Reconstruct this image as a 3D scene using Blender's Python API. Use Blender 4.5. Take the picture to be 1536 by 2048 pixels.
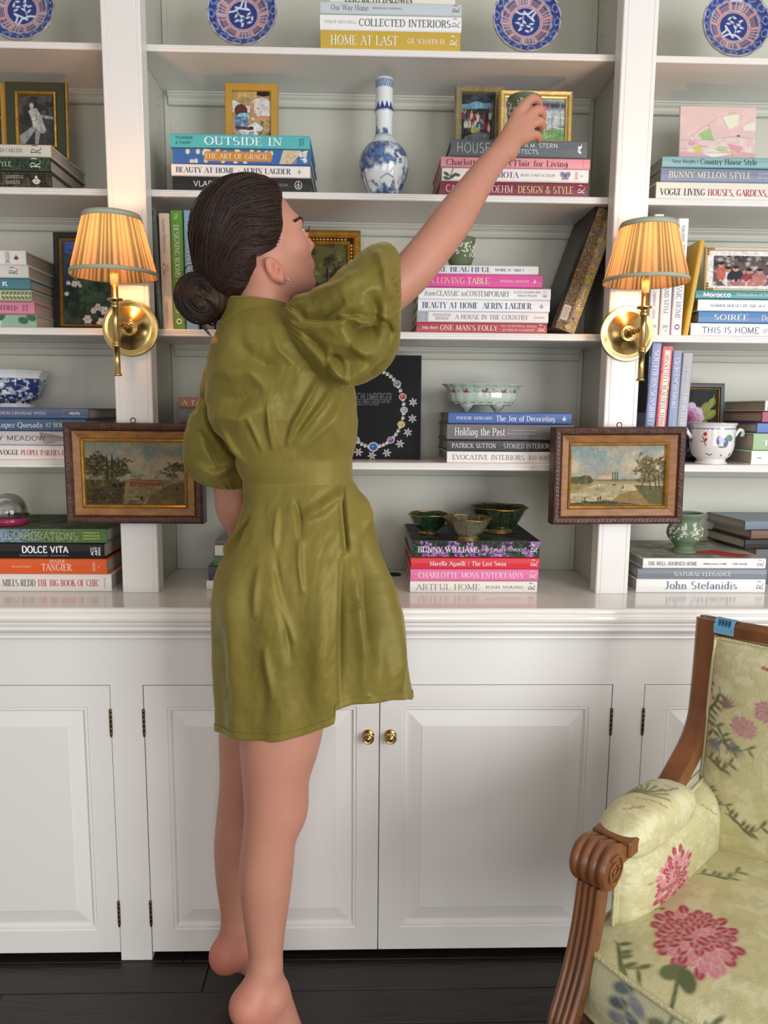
import bpy, math, random
import numpy as np
from mathutils import Matrix, Vector
random.seed(4); np.random.seed(4)
for o in list(bpy.data.objects): bpy.data.objects.remove(o, do_unlink=True)
SC = bpy.context.scene
COL = SC.collection
PI = math.pi
# ------------------------------------------------------------------ camera
CX, CD, CZ = .4733, 1.6855, 1.2695
YAW, PITCH, ROLL, FP = .0278, -.1347, .009, 1479.
_cy, _sy = math.cos(YAW), math.sin(YAW); _cp, _sp = math.cos(PITCH), math.sin(PITCH)
_fw = np.array([_sy*_cp, _cy*_cp, _sp]); _r0 = np.array([_cy, -_sy, 0.]); _u0 = np.cross(_r0, _fw)
_R = math.cos(ROLL)*_r0+math.sin(ROLL)*_u0; _U = -math.sin(ROLL)*_r0+math.cos(ROLL)*_u0
_C = np.array([CX, -CD, CZ])
cam = bpy.data.cameras.new('camera'); camo = bpy.data.objects.new('camera', cam); COL.objects.link(camo)
M = Matrix.Identity(4)
for i in range(3):
    M[i][0], M[i][1], M[i][2], M[i][3] = _R[i], _U[i], -_fw[i], _C[i]
camo.matrix_world = M
cam.sensor_fit = 'VERTICAL'; cam.sensor_height = 36; cam.sensor_width = 27; cam.lens = FP/2048*36
cam.clip_start = .02; cam.clip_end = 50
SC.camera = camo
# ------------------------------------------------------------------ light
def area(name, loc, target, sx, sy, power, col):
    l = bpy.data.lights.new(name, 'AREA'); l.shape = 'RECTANGLE'; l.size = sx; l.size_y = sy; l.energy = power; l.color = col
    o = bpy.data.objects.new(name, l); COL.objects.link(o); o.location = loc
    o.rotation_euler = (Vector(target)-Vector(loc)).to_track_quat('-Z', 'Y').to_euler()
    return o
W = bpy.data.worlds.new('world'); SC.world = W; W.use_nodes = True
bg = W.node_tree.nodes['Background']; bg.inputs[0].default_value = (.92, .96, 1., 1); bg.inputs[1].default_value = .16
area('window_light_left', (-2.1, -3.6, 1.5), (.3, 0, 1.1), 1.5, 1.7, 13, (1., .98, .94))
area('window_light_right', (2.6, -3.0, 1.35), (.5, 0, 1.0), 1.5, 1.9, 80, (.95, .97, 1.))
area('window_light_rear', (.6, -4.6, 1.2), (.5, 0, 1.2), 1.6, 1.9, 34, (.97, .98, 1.))
SC.view_settings.view_transform = 'Standard'; SC.view_settings.look = 'None'
SC.view_settings.gamma = 1; SC.view_settings.use_curve_mapping = False
SC.view_settings.exposure = 0.14
# ------------------------------------------------------------------ measuring
def ray(px, py): return _fw+_R*(px-768)/FP-_U*(py-1024)/FP
def at(px, py, Y):
    d = ray(px, py); return _C+d*(Y+CD)/d[1]
def atz(px, py, z):
    d = ray(px, py); return _C+d*(z-CZ)/d[2]
def atp(px, py, P, n):
    d = ray(px, py); return _C+d*np.dot(np.asarray(P)-_C, n)/np.dot(d, n)
def proj(P):
    v = np.asarray(P)-_C; z = v@_fw; return 768+FP*(v@_R)/z, 1024-FP*(v@_U)/z
# ------------------------------------------------------------------ colour + materials
def s2l(c):
    c = np.asarray(c, float)/255.; return np.where(c <= .04045, c/12.92, ((c+.055)/1.055)**2.4)
MATS = {}
def mat(name, col=(200, 200, 200), rough=.5, metal=0., bump=0., bscale=60., vary=0., vscale=8., coat=0., sheen=0., spec=.5, vcol=False, aniso=(1, 1, 1), sss=0., trans=0., emit=0., ecol=None):
    if name in MATS: return MATS[name]
    m = bpy.data.materials.new(name); m.use_nodes = True; nt = m.node_tree; N = nt.nodes; L = nt.links
    p = N['Principled BSDF']
    l = s2l(col); base = (float(l[0]), float(l[1]), float(l[2]), 1)
    p.inputs['Base Color'].default_value = base
    p.inputs['Roughness'].default_value = rough; p.inputs['Metallic'].default_value = metal
    p.inputs['Specular IOR Level'].default_value = spec
    p.inputs['Coat Weight'].default_value = coat; p.inputs['Coat Roughness'].default_value = .12
    p.inputs['Sheen Weight'].default_value = sheen; p.inputs['Sheen Roughness'].default_value = .35
    if sss:
        p.inputs['Subsurface Weight'].default_value = sss; p.inputs['Subsurface Scale'].default_value = .006
        p.inputs['Subsurface Radius'].default_value = (1., .35, .2)
    if trans: p.inputs['Transmission Weight'].default_value = trans; p.inputs['IOR'].default_value = 1.5
    if emit:
        p.inputs['Emission Strength'].default_value = emit
        e = s2l(ecol or col); p.inputs['Emission Color'].default_value = (float(e[0]), float(e[1]), float(e[2]), 1)
    tc = N.new('ShaderNodeTexCoord'); mp = N.new('ShaderNodeMapping'); mp.inputs['Scale'].default_value = aniso
    L.new(tc.outputs['Object'], mp.inputs['Vector'])
    src = None
    if vcol:
        a = N.new('ShaderNodeAttribute'); a.attribute_name = 'Col'; src = a.outputs['Color']; L.new(src, p.inputs['Base Color'])
    if vary:
        n = N.new('ShaderNodeTexNoise'); n.inputs['Scale'].default_value = vscale; n.inputs['Detail'].default_value = 4
        L.new(mp.outputs[0], n.inputs['Vector'])
        mr = N.new('ShaderNodeMapRange'); mr.inputs[1].default_value = .3; mr.inputs[2].default_value = .7
        mr.inputs[3].default_value = 1-vary; mr.inputs[4].default_value = 1+vary
        L.new(n.outputs[0], mr.inputs[0])
        mx = N.new('ShaderNodeVectorMath'); mx.operation = 'SCALE'
        if src is None:
            mx.inputs[0].default_value = base[:3]
        else: L.new(src, mx.inputs[0])
        L.new(mr.outputs[0], mx.inputs['Scale']); L.new(mx.outputs[0], p.inputs['Base Color'])
    if bump:
        n2 = N.new('ShaderNodeTexNoise'); n2.inputs['Scale'].default_value = bscale; n2.inputs['Detail'].default_value = 3
        L.new(mp.outputs[0], n2.inputs['Vector'])
        b = N.new('ShaderNodeBump'); b.inputs['Strength'].default_value = bump; b.inputs['Distance'].default_value = .002
        L.new(n2.outputs[0], b.inputs['Height']); L.new(b.outputs[0], p.inputs['Normal'])
    MATS[name] = m
    return m
def cmat(col, rough=.5, **k):
    return mat('paint_%02x%02x%02x_%d' % (col[0], col[1], col[2], int(rough*100)), col, rough, **k)
# ------------------------------------------------------------------ object building
def mk(name, VF, m, parent=None, smooth=False, col=None, kind=None, label=None, mi=None):
    V, F = VF
    V = np.asarray(V, dtype=np.float32).reshape(-1, 3)
    me = bpy.data.meshes.new(name)
    if isinstance(F, np.ndarray) and F.ndim == 2:
        nf, k = F.shape
        me.vertices.add(len(V)); me.vertices.foreach_set('co', V.ravel())
        me.loops.add(nf*k); me.loops.foreach_set('vertex_index', F.astype(np.int32).ravel())
        me.polygons.add(nf); me.polygons.foreach_set('loop_start', np.arange(0, nf*k, k, dtype=np.int32))
        me.update(calc_edges=True)
    else:
        me.from_pydata(V.tolist(), [], [tuple(int(i) for i in f) for f in F])
    for mm in (m if isinstance(m, (list, tuple)) else [m]): me.materials.append(mm)
    if mi is not None: me.polygons.foreach_set('material_index', np.asarray(mi, dtype=np.int32))
    if smooth: me.polygons.foreach_set('use_smooth', np.ones(len(me.polygons), dtype=bool))
    if col is not None:
        a = me.color_attributes.new('Col', 'FLOAT_COLOR', 'POINT')
        c = np.ones((len(V), 4), dtype=np.float32); c[:, :3] = np.asarray(col).reshape(-1, 3)
        a.data.foreach_set('color', c.ravel())
    me.update()
    o = bpy.data.objects.new(name, me); COL.objects.link(o)
    if parent is not None: o.parent = parent
    if kind: o['kind'] = kind
    if label: o['label'] = label
    return o
def _lab(l):
    if len(l.split()) > 16: print("LONG", len(l.split()), l)
    return l
def thing(name, label, cat, loc=(0, 0, 0), rot=(0, 0, 0), group=None):
    o = bpy.data.objects.new(name, None); COL.objects.link(o); o.empty_display_size = .05
    o.location = loc; o.rotation_euler = rot; o["label"] = _lab(label); o["category"] = cat
    if group: o['group'] = group
    return o
def tag(o, label, cat, group=None):
    o["label"] = _lab(label); o["category"] = cat
    if group: o['group'] = group
    return o
def merge(parts):
    V = []; F = []; n = 0
    for v, f in parts:
        v = np.asarray(v, float).reshape(-1, 3); V.append(v); F += [tuple(int(i)+n for i in q) for q in f]; n += len(v)
    return np.vstack(V), F
def xf(VF, loc=(0, 0, 0), rz=0, ry=0, rx=0, s=1):
    V = np.asarray(VF[0], float)*s
    Mx = np.array((Matrix.Rotation(rz, 3, 'Z') @ Matrix.Rotation(ry, 3, 'Y') @ Matrix.Rotation(rx, 3, 'X')))
    return V@Mx.T+np.array(loc), VF[1]
def box(x0, x1, y0, y1, z0, z1, b=0.):
    lo = np.array([x0, y0, z0], float); hi = np.array([x1, y1, z1], float); c = (lo+hi)/2
    if b <= 0:
        V = [(x0, y0, z0), (x1, y0, z0), (x1, y1, z0), (x0, y1, z0), (x0, y0, z1), (x1, y0, z1), (x1, y1, z1), (x0, y1, z1)]
        return np.array(V, float), [(0, 3, 2, 1), (4, 5, 6, 7), (0, 1, 5, 4), (1, 2, 6, 5), (2, 3, 7, 6), (3, 0, 4, 7)]
    b = min(b, *((hi-lo)*.49))
    V = []; idx = {}
    for k in range(8):
        s = [(k >> i) & 1 for i in range(3)]
        for ax in range(3):
            p = [(hi if s[i] else lo)[i] for i in range(3)]
            for i in range(3):
                if i != ax: p[i] += -b if s[i] else b
            idx[(tuple(s), ax)] = len(V); V.append(p)
    V = np.array(V); F = []
    def add(q):
        q = list(q); P = V[q]; n = np.cross(P[1]-P[0], P[2]-P[1])
        if n@(P.mean(0)-c) < 0: q.reverse()
        F.append(tuple(q))
    for ax in range(3):
        o1, o2 = [i for i in range(3) if i != ax]
        for sg in (0, 1):
            q = []
            for a_, b_ in ((0, 0), (1, 0), (1, 1), (0, 1)):
                s = [0]*3; s[ax] = sg; s[o1] = a_; s[o2] = b_; q.append(idx[(tuple(s), ax)])
            add(q)
        for a_ in (0, 1):
            for b_ in (0, 1):
                s0 = [0]*3; s0[o1] = a_; s0[o2] = b_; s1 = list(s0); s1[ax] = 1
                add([idx[(tuple(s0), o1)], idx[(tuple(s1), o1)], idx[(tuple(s1), o2)], idx[(tuple(s0), o2)]])
    for k in range(8):
        s = tuple((k >> i) & 1 for i in range(3)); add([idx[(s, 0)], idx[(s, 1)], idx[(s, 2)]])
    return V, F
def gridmesh(P, closed_u=False):
    P = np.asarray(P, float); ny, nx = P.shape[:2]
    i = np.arange(ny-1)[:, None]; j = np.arange(nx if closed_u else nx-1)[None, :]; j2 = (j+1) % nx
    F = np.stack([i*nx+j, i*nx+j2, (i+1)*nx+j2, (i+1)*nx+j], -1).reshape(-1, 4)
    return P.reshape(-1, 3), F
def lathe(prof, n=32, sq=None):
    prof = np.array(prof, float); a = np.linspace(0, 2*PI, n, endpoint=False)
    P = np.zeros((len(prof), n, 3)); P[..., 0] = prof[:, 0:1]*np.cos(a); P[..., 1] = prof[:, 0:1]*np.sin(a); P[..., 2] = prof[:, 1:2]
    return gridmesh(P, True)
def smoothcurve(pts, n):
    pts = np.asarray(pts, float); m = len(pts)
    d = np.r_[0, np.cumsum(np.maximum(np.linalg.norm(np.diff(pts[:, :3] if pts.shape[1] >= 3 else pts, axis=0), axis=1), 1e-6))]
    t = np.linspace(0, d[-1], n); out = np.zeros((n, pts.shape[1]))
    T = np.zeros_like(pts); T[1:-1] = (pts[2:]-pts[:-2])/(d[2:]-d[:-2])[:, None]; T[0] = (pts[1]-pts[0])/(d[1]-d[0]); T[-1] = (pts[-1]-pts[-2])/(d[-1]-d[-2])
    k = np.clip(np.searchsorted(d, t, side='right')-1, 0, m-2); h = d[k+1]-d[k]; u = (t-d[k])/h
    u_ = u[:, None]; h_ = h[:, None]
    return (2*u_**3-3*u_**2+1)*pts[k]+(u_**3-2*u_**2+u_)*h_*T[k]+(-2*u_**3+3*u_**2)*pts[k+1]+(u_**3-u_**2)*h_*T[k+1]
def tube(pts, r, n=8, cap=True):
    pts = np.asarray(pts, float); m = len(pts); r = np.broadcast_to(np.asarray(r, float), (m,))
    T = np.gradient(pts, axis=0); T /= np.linalg.norm(T, axis=1)[:, None]+1e-12
    up = np.array([0, 0, 1.]) if abs(T[0][2]) < .9 else np.array([1., 0, 0])
    Nn = np.cross(up, T[0]); Nn /= np.linalg.norm(Nn); P = np.zeros((m, n, 3)); a = np.linspace(0, 2*PI, n, endpoint=False)
    for i in range(m):
        Nn = Nn-T[i]*(Nn@T[i]); Nn /= np.linalg.norm(Nn)+1e-12; B = np.cross(T[i], Nn)
        P[i] = pts[i]+r[i]*(np.cos(a)[:, None]*Nn+np.sin(a)[:, None]*B)
    V, F = gridmesh(P, True)
    if cap:
        F = [tuple(f) for f in F]; F.append(tuple(range(n))[::-1]); F.append(tuple(range((m-1)*n, m*n)))
    return V, F
def extrude(poly, x0, x1, ax='x'):
    """closed polygon of (a,b) swept along an axis: ax x -> (a,b)=(y,z); ax z -> (x,y); ax y -> (x,z)"""
    n = len(poly); V = []
    for t in (x0, x1):
        for a, b in poly: V.append({'x': (t, a, b), 'z': (a, b, t), 'y': (a, t, b)}[ax])
    F = [(i, (i+1) % n, n+(i+1) % n, n+i) for i in range(n)]+[tuple(range(n))[::-1], tuple(range(n, 2*n))]
    return np.array(V, float), F
def mitre(w, h, prof):
    """picture-frame moulding: prof = closed list of (inset from outer edge, y); rectangle w x h in xz centred on 0,0"""
    P = []
    for sx, sz in ((-1, -1), (1, -1), (1, 1), (-1, 1)):
        P.append([(sx*(w/2-d), y, sz*(h/2-d)) for d, y in prof])
    n = len(prof); V = np.array(P).reshape(-1, 3); F = []
    for k in range(4):
        k2 = (k+1) % 4
        for i in range(n):
            j = (i+1) % n; F.append((k*n+i, k*n+j, k2*n+j, k2*n+i))
    return V, F
# ------------------------------------------------------------------ numpy painting onto vertex colours
def _h(i, j, s):
    n = (i*374761393+j*668265263+s*1442695041) & 0xffffffff; n = ((n ^ (n >> 13))*1274126177) & 0xffffffff
    return ((n ^ (n >> 16)) & 0xffff)/65535.
def vnoise(x, y, s=0):
    i = np.floor(x).astype(np.int64); j = np.floor(y).astype(np.int64); u = x-i; v = y-j; u = u*u*(3-2*u); v = v*v*(3-2*v)
    return (_h(i, j, s)*(1-u)+_h(i+1, j, s)*u)*(1-v)+(_h(i, j+1, s)*(1-u)+_h(i+1, j+1, s)*u)*v
def fbm(x, y, s=0, o=4):
    r = 0; a = .5; t = 0
    for k in range(o): r = r+a*vnoise(x*2**k, y*2**k, s+k*7); t += a; a *= .55
    return r/t
class Canvas:
    """paints in 0..1 coordinates (u right, v down) at arbitrary sample points"""
    def __init__(s, U, V, bg, asp=1., soft=.008):
        s.U, s.V, s.asp, s.soft = U, V, asp, soft; s.C = np.zeros(U.shape+(3,)); s.C[:] = s2l(bg)
    def mix(s, m, col, a=1.):
        m = (np.clip(m, 0, 1)*a)[..., None]; c = s2l(col); s.C = s.C*(1-m)+c*m; return s
    def ell(s, cx, cy, rx, ry, col, a=1., rot=0.):
        x = (s.U-cx)*s.asp; y = s.V-cy; c, d = math.cos(rot), math.sin(rot); X = x*c+y*d; Y = -x*d+y*c
        q = np.sqrt((X/(rx*s.asp))**2+(Y/ry)**2)
        return s.mix((1-q)*min(rx*s.asp, ry)/s.soft+.5, col, a)
    def rect(s, x0, y0, x1, y1, col, a=1.):
        d = np.minimum(np.minimum(s.U-x0, x1-s.U)*s.asp, np.minimum(s.V-y0, y1-s.V)); return s.mix(d/s.soft+.5, col, a)
    def poly(s, pts, col, a=1.):
        ins = np.zeros(s.U.shape, bool); n = len(pts)
        for i in range(n):
            x1, y1 = pts[i]; x2, y2 = pts[(i+1) % n]
            if y1 == y2: continue
            c = ((s.V < y1) != (s.V < y2)) & (s.U < (x2-x1)*(s.V-y1)/(y2-y1)+x1); ins ^= c
        return s.mix(ins.astype(float), col, a)
    def line(s, pts, w, col, a=1.):
        D = np.full(s.U.shape, 9.)
        for (x1, y1), (x2, y2) in zip(pts[:-1], pts[1:]):
            ax, ay, bx, by = (s.U-x1)*s.asp, s.V-y1, (x2-x1)*s.asp, y2-y1
            t = np.clip((ax*bx+ay*by)/(bx*bx+by*by+1e-12), 0, 1); D = np.minimum(D, np.hypot(ax-t*bx, ay-t*by))
        return s.mix((w-D)/s.soft+.5, col, a)
    def noise(s, sc, thr, col, a=1., seed=0, sharp=6., mask=None, sy=None):
        n = fbm(s.U*s.asp*sc, s.V*(sy or sc), seed); m = np.clip((n-thr)*sharp, 0, 1)
        if mask is not None: m = m*mask
        return s.mix(m, col, a)
    def grain(s, a=.25, sc=14, seed=5):
        n = fbm(s.U*s.asp*sc, s.V*sc, seed)-.5; m = fbm(s.U*s.asp*sc*3, s.V*sc*3, seed+9)-.5; s.C = s.C*np.clip(1+a*3*n+a*2.4*m, .2, 2)[..., None]; return s
    def band(s, y0, y1, f=.01): return np.clip((s.V-y0)/f, 0, 1)*np.clip((y1-s.V)/f, 0, 1)
    def bloom(s, cx, cy, r, cols, n=9, seed=0, squash=1.):
        rnd = random.Random(seed)
        for ring, c in enumerate(cols):
            rr = r*(1-ring/len(cols)); 
            for k in range(n):
                a = 2*PI*(k+ring*.5)/n+rnd.uniform(-.2, .2)
                s.ell(cx+math.cos(a)*rr*.62/s.asp, cy+math.sin(a)*rr*.62*squash, rr*.36/s.asp, rr*.3*squash, c, 1, a)
        return s
def paintgrid(nx, ny): return np.meshgrid(np.linspace(0, 1, nx), np.linspace(0, 1, ny))
VC = mat('printed_surface', rough=.62, vcol=True, spec=.22); VG = mat('glazed_surface', rough=.12, vcol=True, coat=.6); VS = mat('satin_print', rough=.3, vcol=True)
def panel(name, x0, x1, z0, z1, y, nx, ny, fn, parent, m=None, soft=None, **k):
    """flat painted picture in the xz plane facing -y"""
    U, Vv = paintgrid(nx, ny); asp = (x1-x0)/(z1-z0)
    c = Canvas(U, Vv, (128, 128, 128), asp, soft or 1.2/ny); fn(c)
    P = np.zeros(U.shape+(3,)); P[..., 0] = x0+(x1-x0)*U; P[..., 1] = y; P[..., 2] = z1+(z0-z1)*Vv
    V, F = gridmesh(P)
    return mk(name, (V, F[:, ::-1]), m or VC, parent, True, col=c.C, **k)
# ------------------------------------------------------------------ lettering: an own stroke alphabet (modulated serif or even sans)
# each glyph: advance | strokes (l=auto weight, t=thin, a=arc cx cy rx ry a0 a1) | serif points
GL = {
'A': ('.74', 't.04,0,.36,1 l.36,1,.69,0 t.15,.36,.57,.36', '.04,0 .69,0'),
'B': ('.66', 'l.13,0,.13,1 t.13,1,.34,1 a.34,.76,.22,.24,90,-90 t.13,.52,.34,.52 a.34,.26,.26,.26,90,-90 t.13,0,.34,0', '.09,0 .09,1'),
'C': ('.72', 'a.40,.5,.34,.51,42,318', ''),
'D': ('.76', 'l.13,0,.13,1 t.13,1,.34,1 a.34,.5,.35,.5,90,-90 t.13,0,.34,0', '.09,0 .09,1'),
'E': ('.62', 'l.13,0,.13,1 t.13,1,.54,1 t.13,.52,.44,.52 t.13,0,.56,0 t.54,1,.54,.84 t.56,0,.56,.17', '.09,0 .09,1'),
'F': ('.58', 'l.13,0,.13,1 t.13,1,.52,1 t.13,.52,.44,.52 t.52,1,.52,.84', '.13,0 .09,1'),
'G': ('.78', 'a.40,.5,.34,.51,42,318 l.65,.42,.65,.16 t.46,.42,.74,.42', ''),
'H': ('.80', 'l.15,0,.15,1 l.65,0,.65,1 t.15,.52,.65,.52', '.15,0 .15,1 .65,0 .65,1'),
'I': ('.34', 'l.17,0,.17,1', '.17,0 .17,1'),
'J': ('.46', 'l.30,1,.30,.2 a.16,.2,.14,.22,0,-140', '.30,1'),
'K': ('.72', 'l.13,0,.13,1 t.60,1,.14,.44 l.30,.6,.64,0', '.13,0 .13,1 .60,1 .64,0'),
'L': ('.58', 'l.13,0,.13,1 t.13,0,.54,0 t.54,0,.54,.2', '.09,0 .13,1'),
'M': ('.92', 't.13,0,.13,1 l.13,1,.45,.05 t.45,.05,.78,1 l.78,1,.78,0', '.13,0 .11,1 .78,0 .80,1'),
'N': ('.80', 't.13,0,.13,1 l.13,1,.66,0 t.66,0,.66,1', '.13,0 .09,1 .66,1'),
'O': ('.80', 'a.40,.5,.34,.51,0,360', ''),
'P': ('.62', 'l.13,0,.13,1 t.13,1,.32,1 a.32,.73,.24,.27,90,-90 t.13,.46,.32,.46', '.13,0 .09,1'),
'Q': ('.80', 'a.40,.5,.34,.51,0,360 l.42,.12,.72,-.2', ''),
'R': ('.70', 'l.13,0,.13,1 t.13,1,.32,1 a.32,.74,.22,.26,90,-90 t.13,.48,.32,.48 l.32,.48,.62,0', '.13,0 .09,1 .64,0'),
'S': ('.58', 'a.29,.74,.20,.265,50,250 l.22,.49,.37,.5 a.29,.25,.22,.26,70,-140', ''),
'T': ('.66', 'l.33,0,.33,1 t.04,1,.62,1 t.04,1,.04,.83 t.62,1,.62,.83', '.33,0'),
'U': ('.76', 'l.14,1,.14,.3 a.38,.3,.24,.31,180,360 t.62,.3,.62,1', '.14,1 .62,1'),
'V': ('.72', 'l.05,1,.37,0 t.37,0,.66,1', '.05,1 .66,1'),
'W': ('1.0', 'l.05,1,.30,0 t.30,0,.52,1 l.48,1,.72,0 t.72,0,.95,1', '.05,1 .95,1'),
'X': ('.70', 'l.08,1,.62,0 t.08,0,.62,1', '.08,1 .62,0 .08,0 .62,1'),
'Y': ('.70', 'l.06,1,.35,.46 t.35,.46,.64,1 l.35,.46,.35,0', '.06,1 .64,1 .35,0'),
'Z': ('.64', 't.10,1,.56,1 l.56,1,.08,0 t.08,0,.56,0 t.56,0,.56,.17', ''),
'a': ('.50', 'a.23,.20,.16,.21,0,360 l.39,0,.39,.46 a.24,.46,.15,.18,0,150', ''),
'b': ('.54', 'l.11,0,.11,1 a.29,.32,.18,.33,0,360', '.07,1'),
'c': ('.46', 'a.26,.32,.19,.33,45,315', ''),
'd': ('.54', 'l.42,0,.42,1 a.25,.32,.18,.33,0,360', '.38,1'),
'e': ('.48', 'a.25,.32,.19,.33,0,315 t.06,.34,.44,.34', ''),
'f': ('.32', 'l.15,0,.15,.8 a.29,.8,.14,.2,180,60 t.03,.64,.30,.64', '.15,0'),
'g': ('.52', 'a.25,.36,.18,.28,0,360 l.42,.64,.42,-.08 a.25,-.08,.17,.2,0,-150', ''),
'h': ('.56', 'l.11,0,.11,1 a.27,.42,.16,.23,180,0 l.43,0,.43,.42', '.11,0 .43,0 .07,1'),
'i': ('.26', 'l.13,0,.13,.64 l.13,.82,.13,.94', '.13,0'),
'j': ('.28', 'l.15,-.1,.15,.64 l.15,.82,.15,.94', ''),
'k': ('.52', 'l.11,0,.11,1 t.44,.64,.12,.28 l.22,.4,.46,0', '.11,0 .46,0'),
'l': ('.26', 'l.13,0,.13,1', '.13,0 .09,1'),
'm': ('.84', 'l.11,0,.11,.64 a.26,.42,.15,.22,180,0 l.41,0,.41,.42 a.56,.42,.15,.22,180,0 l.71,0,.71,.42', '.11,0 .41,0 .71,0'),
'n': ('.56', 'l.11,0,.11,.64 a.27,.42,.16,.22,180,0 l.43,0,.43,.42', '.11,0 .43,0'),
'o': ('.52', 'a.26,.32,.2,.33,0,360', ''),
'p': ('.54', 'l.11,-.3,.11,.64 a.29,.32,.18,.33,0,360', '.11,-.3'),
'q': ('.54', 'l.43,-.3,.43,.64 a.25,.32,.18,.33,0,360', '.43,-.3'),
'r': ('.38', 'l.11,0,.11,.64 a.26,.42,.15,.22,180,50', '.11,0'),
's': ('.42', 'a.21,.48,.13,.17,40,250 l.16,.33,.27,.32 a.21,.17,.15,.17,70,-150', ''),
't': ('.34', 'l.15,.86,.15,.14 a.27,.14,.12,.15,180,300 t.03,.64,.30,.64', ''),
'u': ('.56', 'l.12,.64,.12,.22 a.27,.22,.15,.23,180,360 l.42,0,.42,.64', ''),
'v': ('.50', 'l.06,.64,.26,0 t.26,0,.45,.64', '.06,.64 .45,.64'),
'w': ('.72', 'l.05,.64,.22,0 t.22,0,.38,.64 l.35,.64,.51,0 t.51,0,.68,.64', '.05,.64 .68,.64'),
'x': ('.50', 'l.07,.64,.43,0 t.07,0,.43,.64', ''),
'y': ('.50', 'l.06,.64,.27,0 t.45,.64,.2,-.3', '.06,.64 .45,.64'),
'z': ('.46', 't.07,.64,.40,.64 l.40,.64,.06,0 t.06,0,.40,0', ''),
'&': ('.80', 'l.24,.74,.68,0 a.33,.78,.15,.2,-20,200 a.30,.24,.22,.26,120,330 t.49,.1,.70,.5', ''),
'.': ('.24', 'l.11,0,.11,.1', ''), ',': ('.24', 'l.13,.1,.07,-.14', ''), "'": ('.2', 'l.1,1,.08,.78', ''),
'-': ('.36', 't.04,.36,.32,.36', ''), '|': ('.4', 't.2,-.1,.2,1.05', ''), ':': ('.24', 'l.11,0,.11,.1 l.11,.5,.11,.6', ''),
'/': ('.4', 't.05,-.1,.35,1.05', ''), '*': ('.4', 'l.2,.42,.2,.56', ''), ' ': ('.34', '', ''),
'~': ('.95', 'l.30,0,.34,.95 a.42,.74,.24,.24,150,-90 l.40,.5,.62,.02 a.76,.1,.16,.14,200,330 a.98,.62,.12,.3,270,420 t.30,0,.12,.06', ''),
'^': ('.9', 'l.08,0,.30,.9 l.30,.9,.36,.2 l.36,.2,.66,.9 l.66,.9,.62,.1 a.76,.1,.14,.16,180,340', ''),
'#': ('.8', 'l.4,0,.4,1 l.1,.3,.4,.7 l.7,.3,.4,.7 t.2,.1,.4,.35 t.6,.1,.4,.35', ''),
}
GL['\u00c9'] = (GL['E'][0], GL['E'][1]+' t.28,1.1,.44,1.28', GL['E'][2])
_GP = {}
def _glyph(ch):
    if ch in _GP: return _GP[ch]
    adv, st, sf = GL.get(ch, GL[' ']); S = []
    for t in st.split():
        k = t[0]; n = [float(x) for x in t[1:].split(',')]
        if k == 'a':
            cx, cy, rx, ry, a0, a1 = n; m = max(4, int(abs(a1-a0)/24)+1); a = np.radians(np.linspace(a0, a1, m))
            S.append((0, np.stack([cx+rx*np.cos(a), cy+ry*np.sin(a)], 1)))
        else: S.append((k == 't', np.array(n).reshape(-1, 2)))
    _GP[ch] = (float(adv), S, [tuple(float(x) for x in q.split(',')) for q in sf.split()])
    return _GP[ch]
STY = {'serif': (.13, .05, 1), 'didone': (.17, .035, 1), 'light': (.085, .04, 1), 'sans': (.10, .10, 0), 'bold': (.20, .17, 0), 'thin': (.05, .05, 0), 'italic': (.10, .045, 0), 'book': (.14, .07, 1)}
def letters(text, style='serif', shear=0., gap=.06):
    """2d mesh, cap height 1, origin at baseline left"""
    thick, thin, serif = STY[style]; V = []; F = []; x = 0.
    if style == 'italic': shear = .22
    for ch in text:
        adv, S, sf = _glyph(ch)
        for t, P in S:
            m = len(P); dd = np.gradient(P, axis=0) if m > 2 else np.repeat(P[1:2]-P[0:1], 2, 0)
            ln = np.linalg.norm(dd, axis=1)+1e-9; dd = dd/ln[:, None]
            w = np.full(m, thin) if t else thin+(thick-thin)*np.abs(dd[:, 1])**1.5
            if m > 2 and np.allclose(P[0], P[-1]): dd[0] = dd[-1] = (dd[0]+dd[-1])/np.linalg.norm(dd[0]+dd[-1]+1e-9)
            nn = np.stack([-dd[:, 1], dd[:, 0]], 1)*w[:, None]/2; b = len(V)
            for i in range(m): V.append(P[i]+nn[i]+(x, 0)); V.append(P[i]-nn[i]+(x, 0))
            for i in range(m-1): F.append((b+2*i, b+2*i+1, b+2*i+3, b+2*i+2))
        if serif:
            for sx, sy in sf:
                b = len(V); h = thick*.5+.07; e = .028
                for q in ((-h, -e), (h, -e), (h, e), (-h, e)): V.append(np.array([x+sx+q[0], sy+q[1]]))
                F.append((b, b+1, b+2, b+3))
        x += adv+gap
    V = np.array(V) if V else np.zeros((0, 2))
    if len(V): V = V+np.stack([shear*V[:, 1], 0*V[:, 1]], 1)
    return V, F, x-gap
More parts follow.
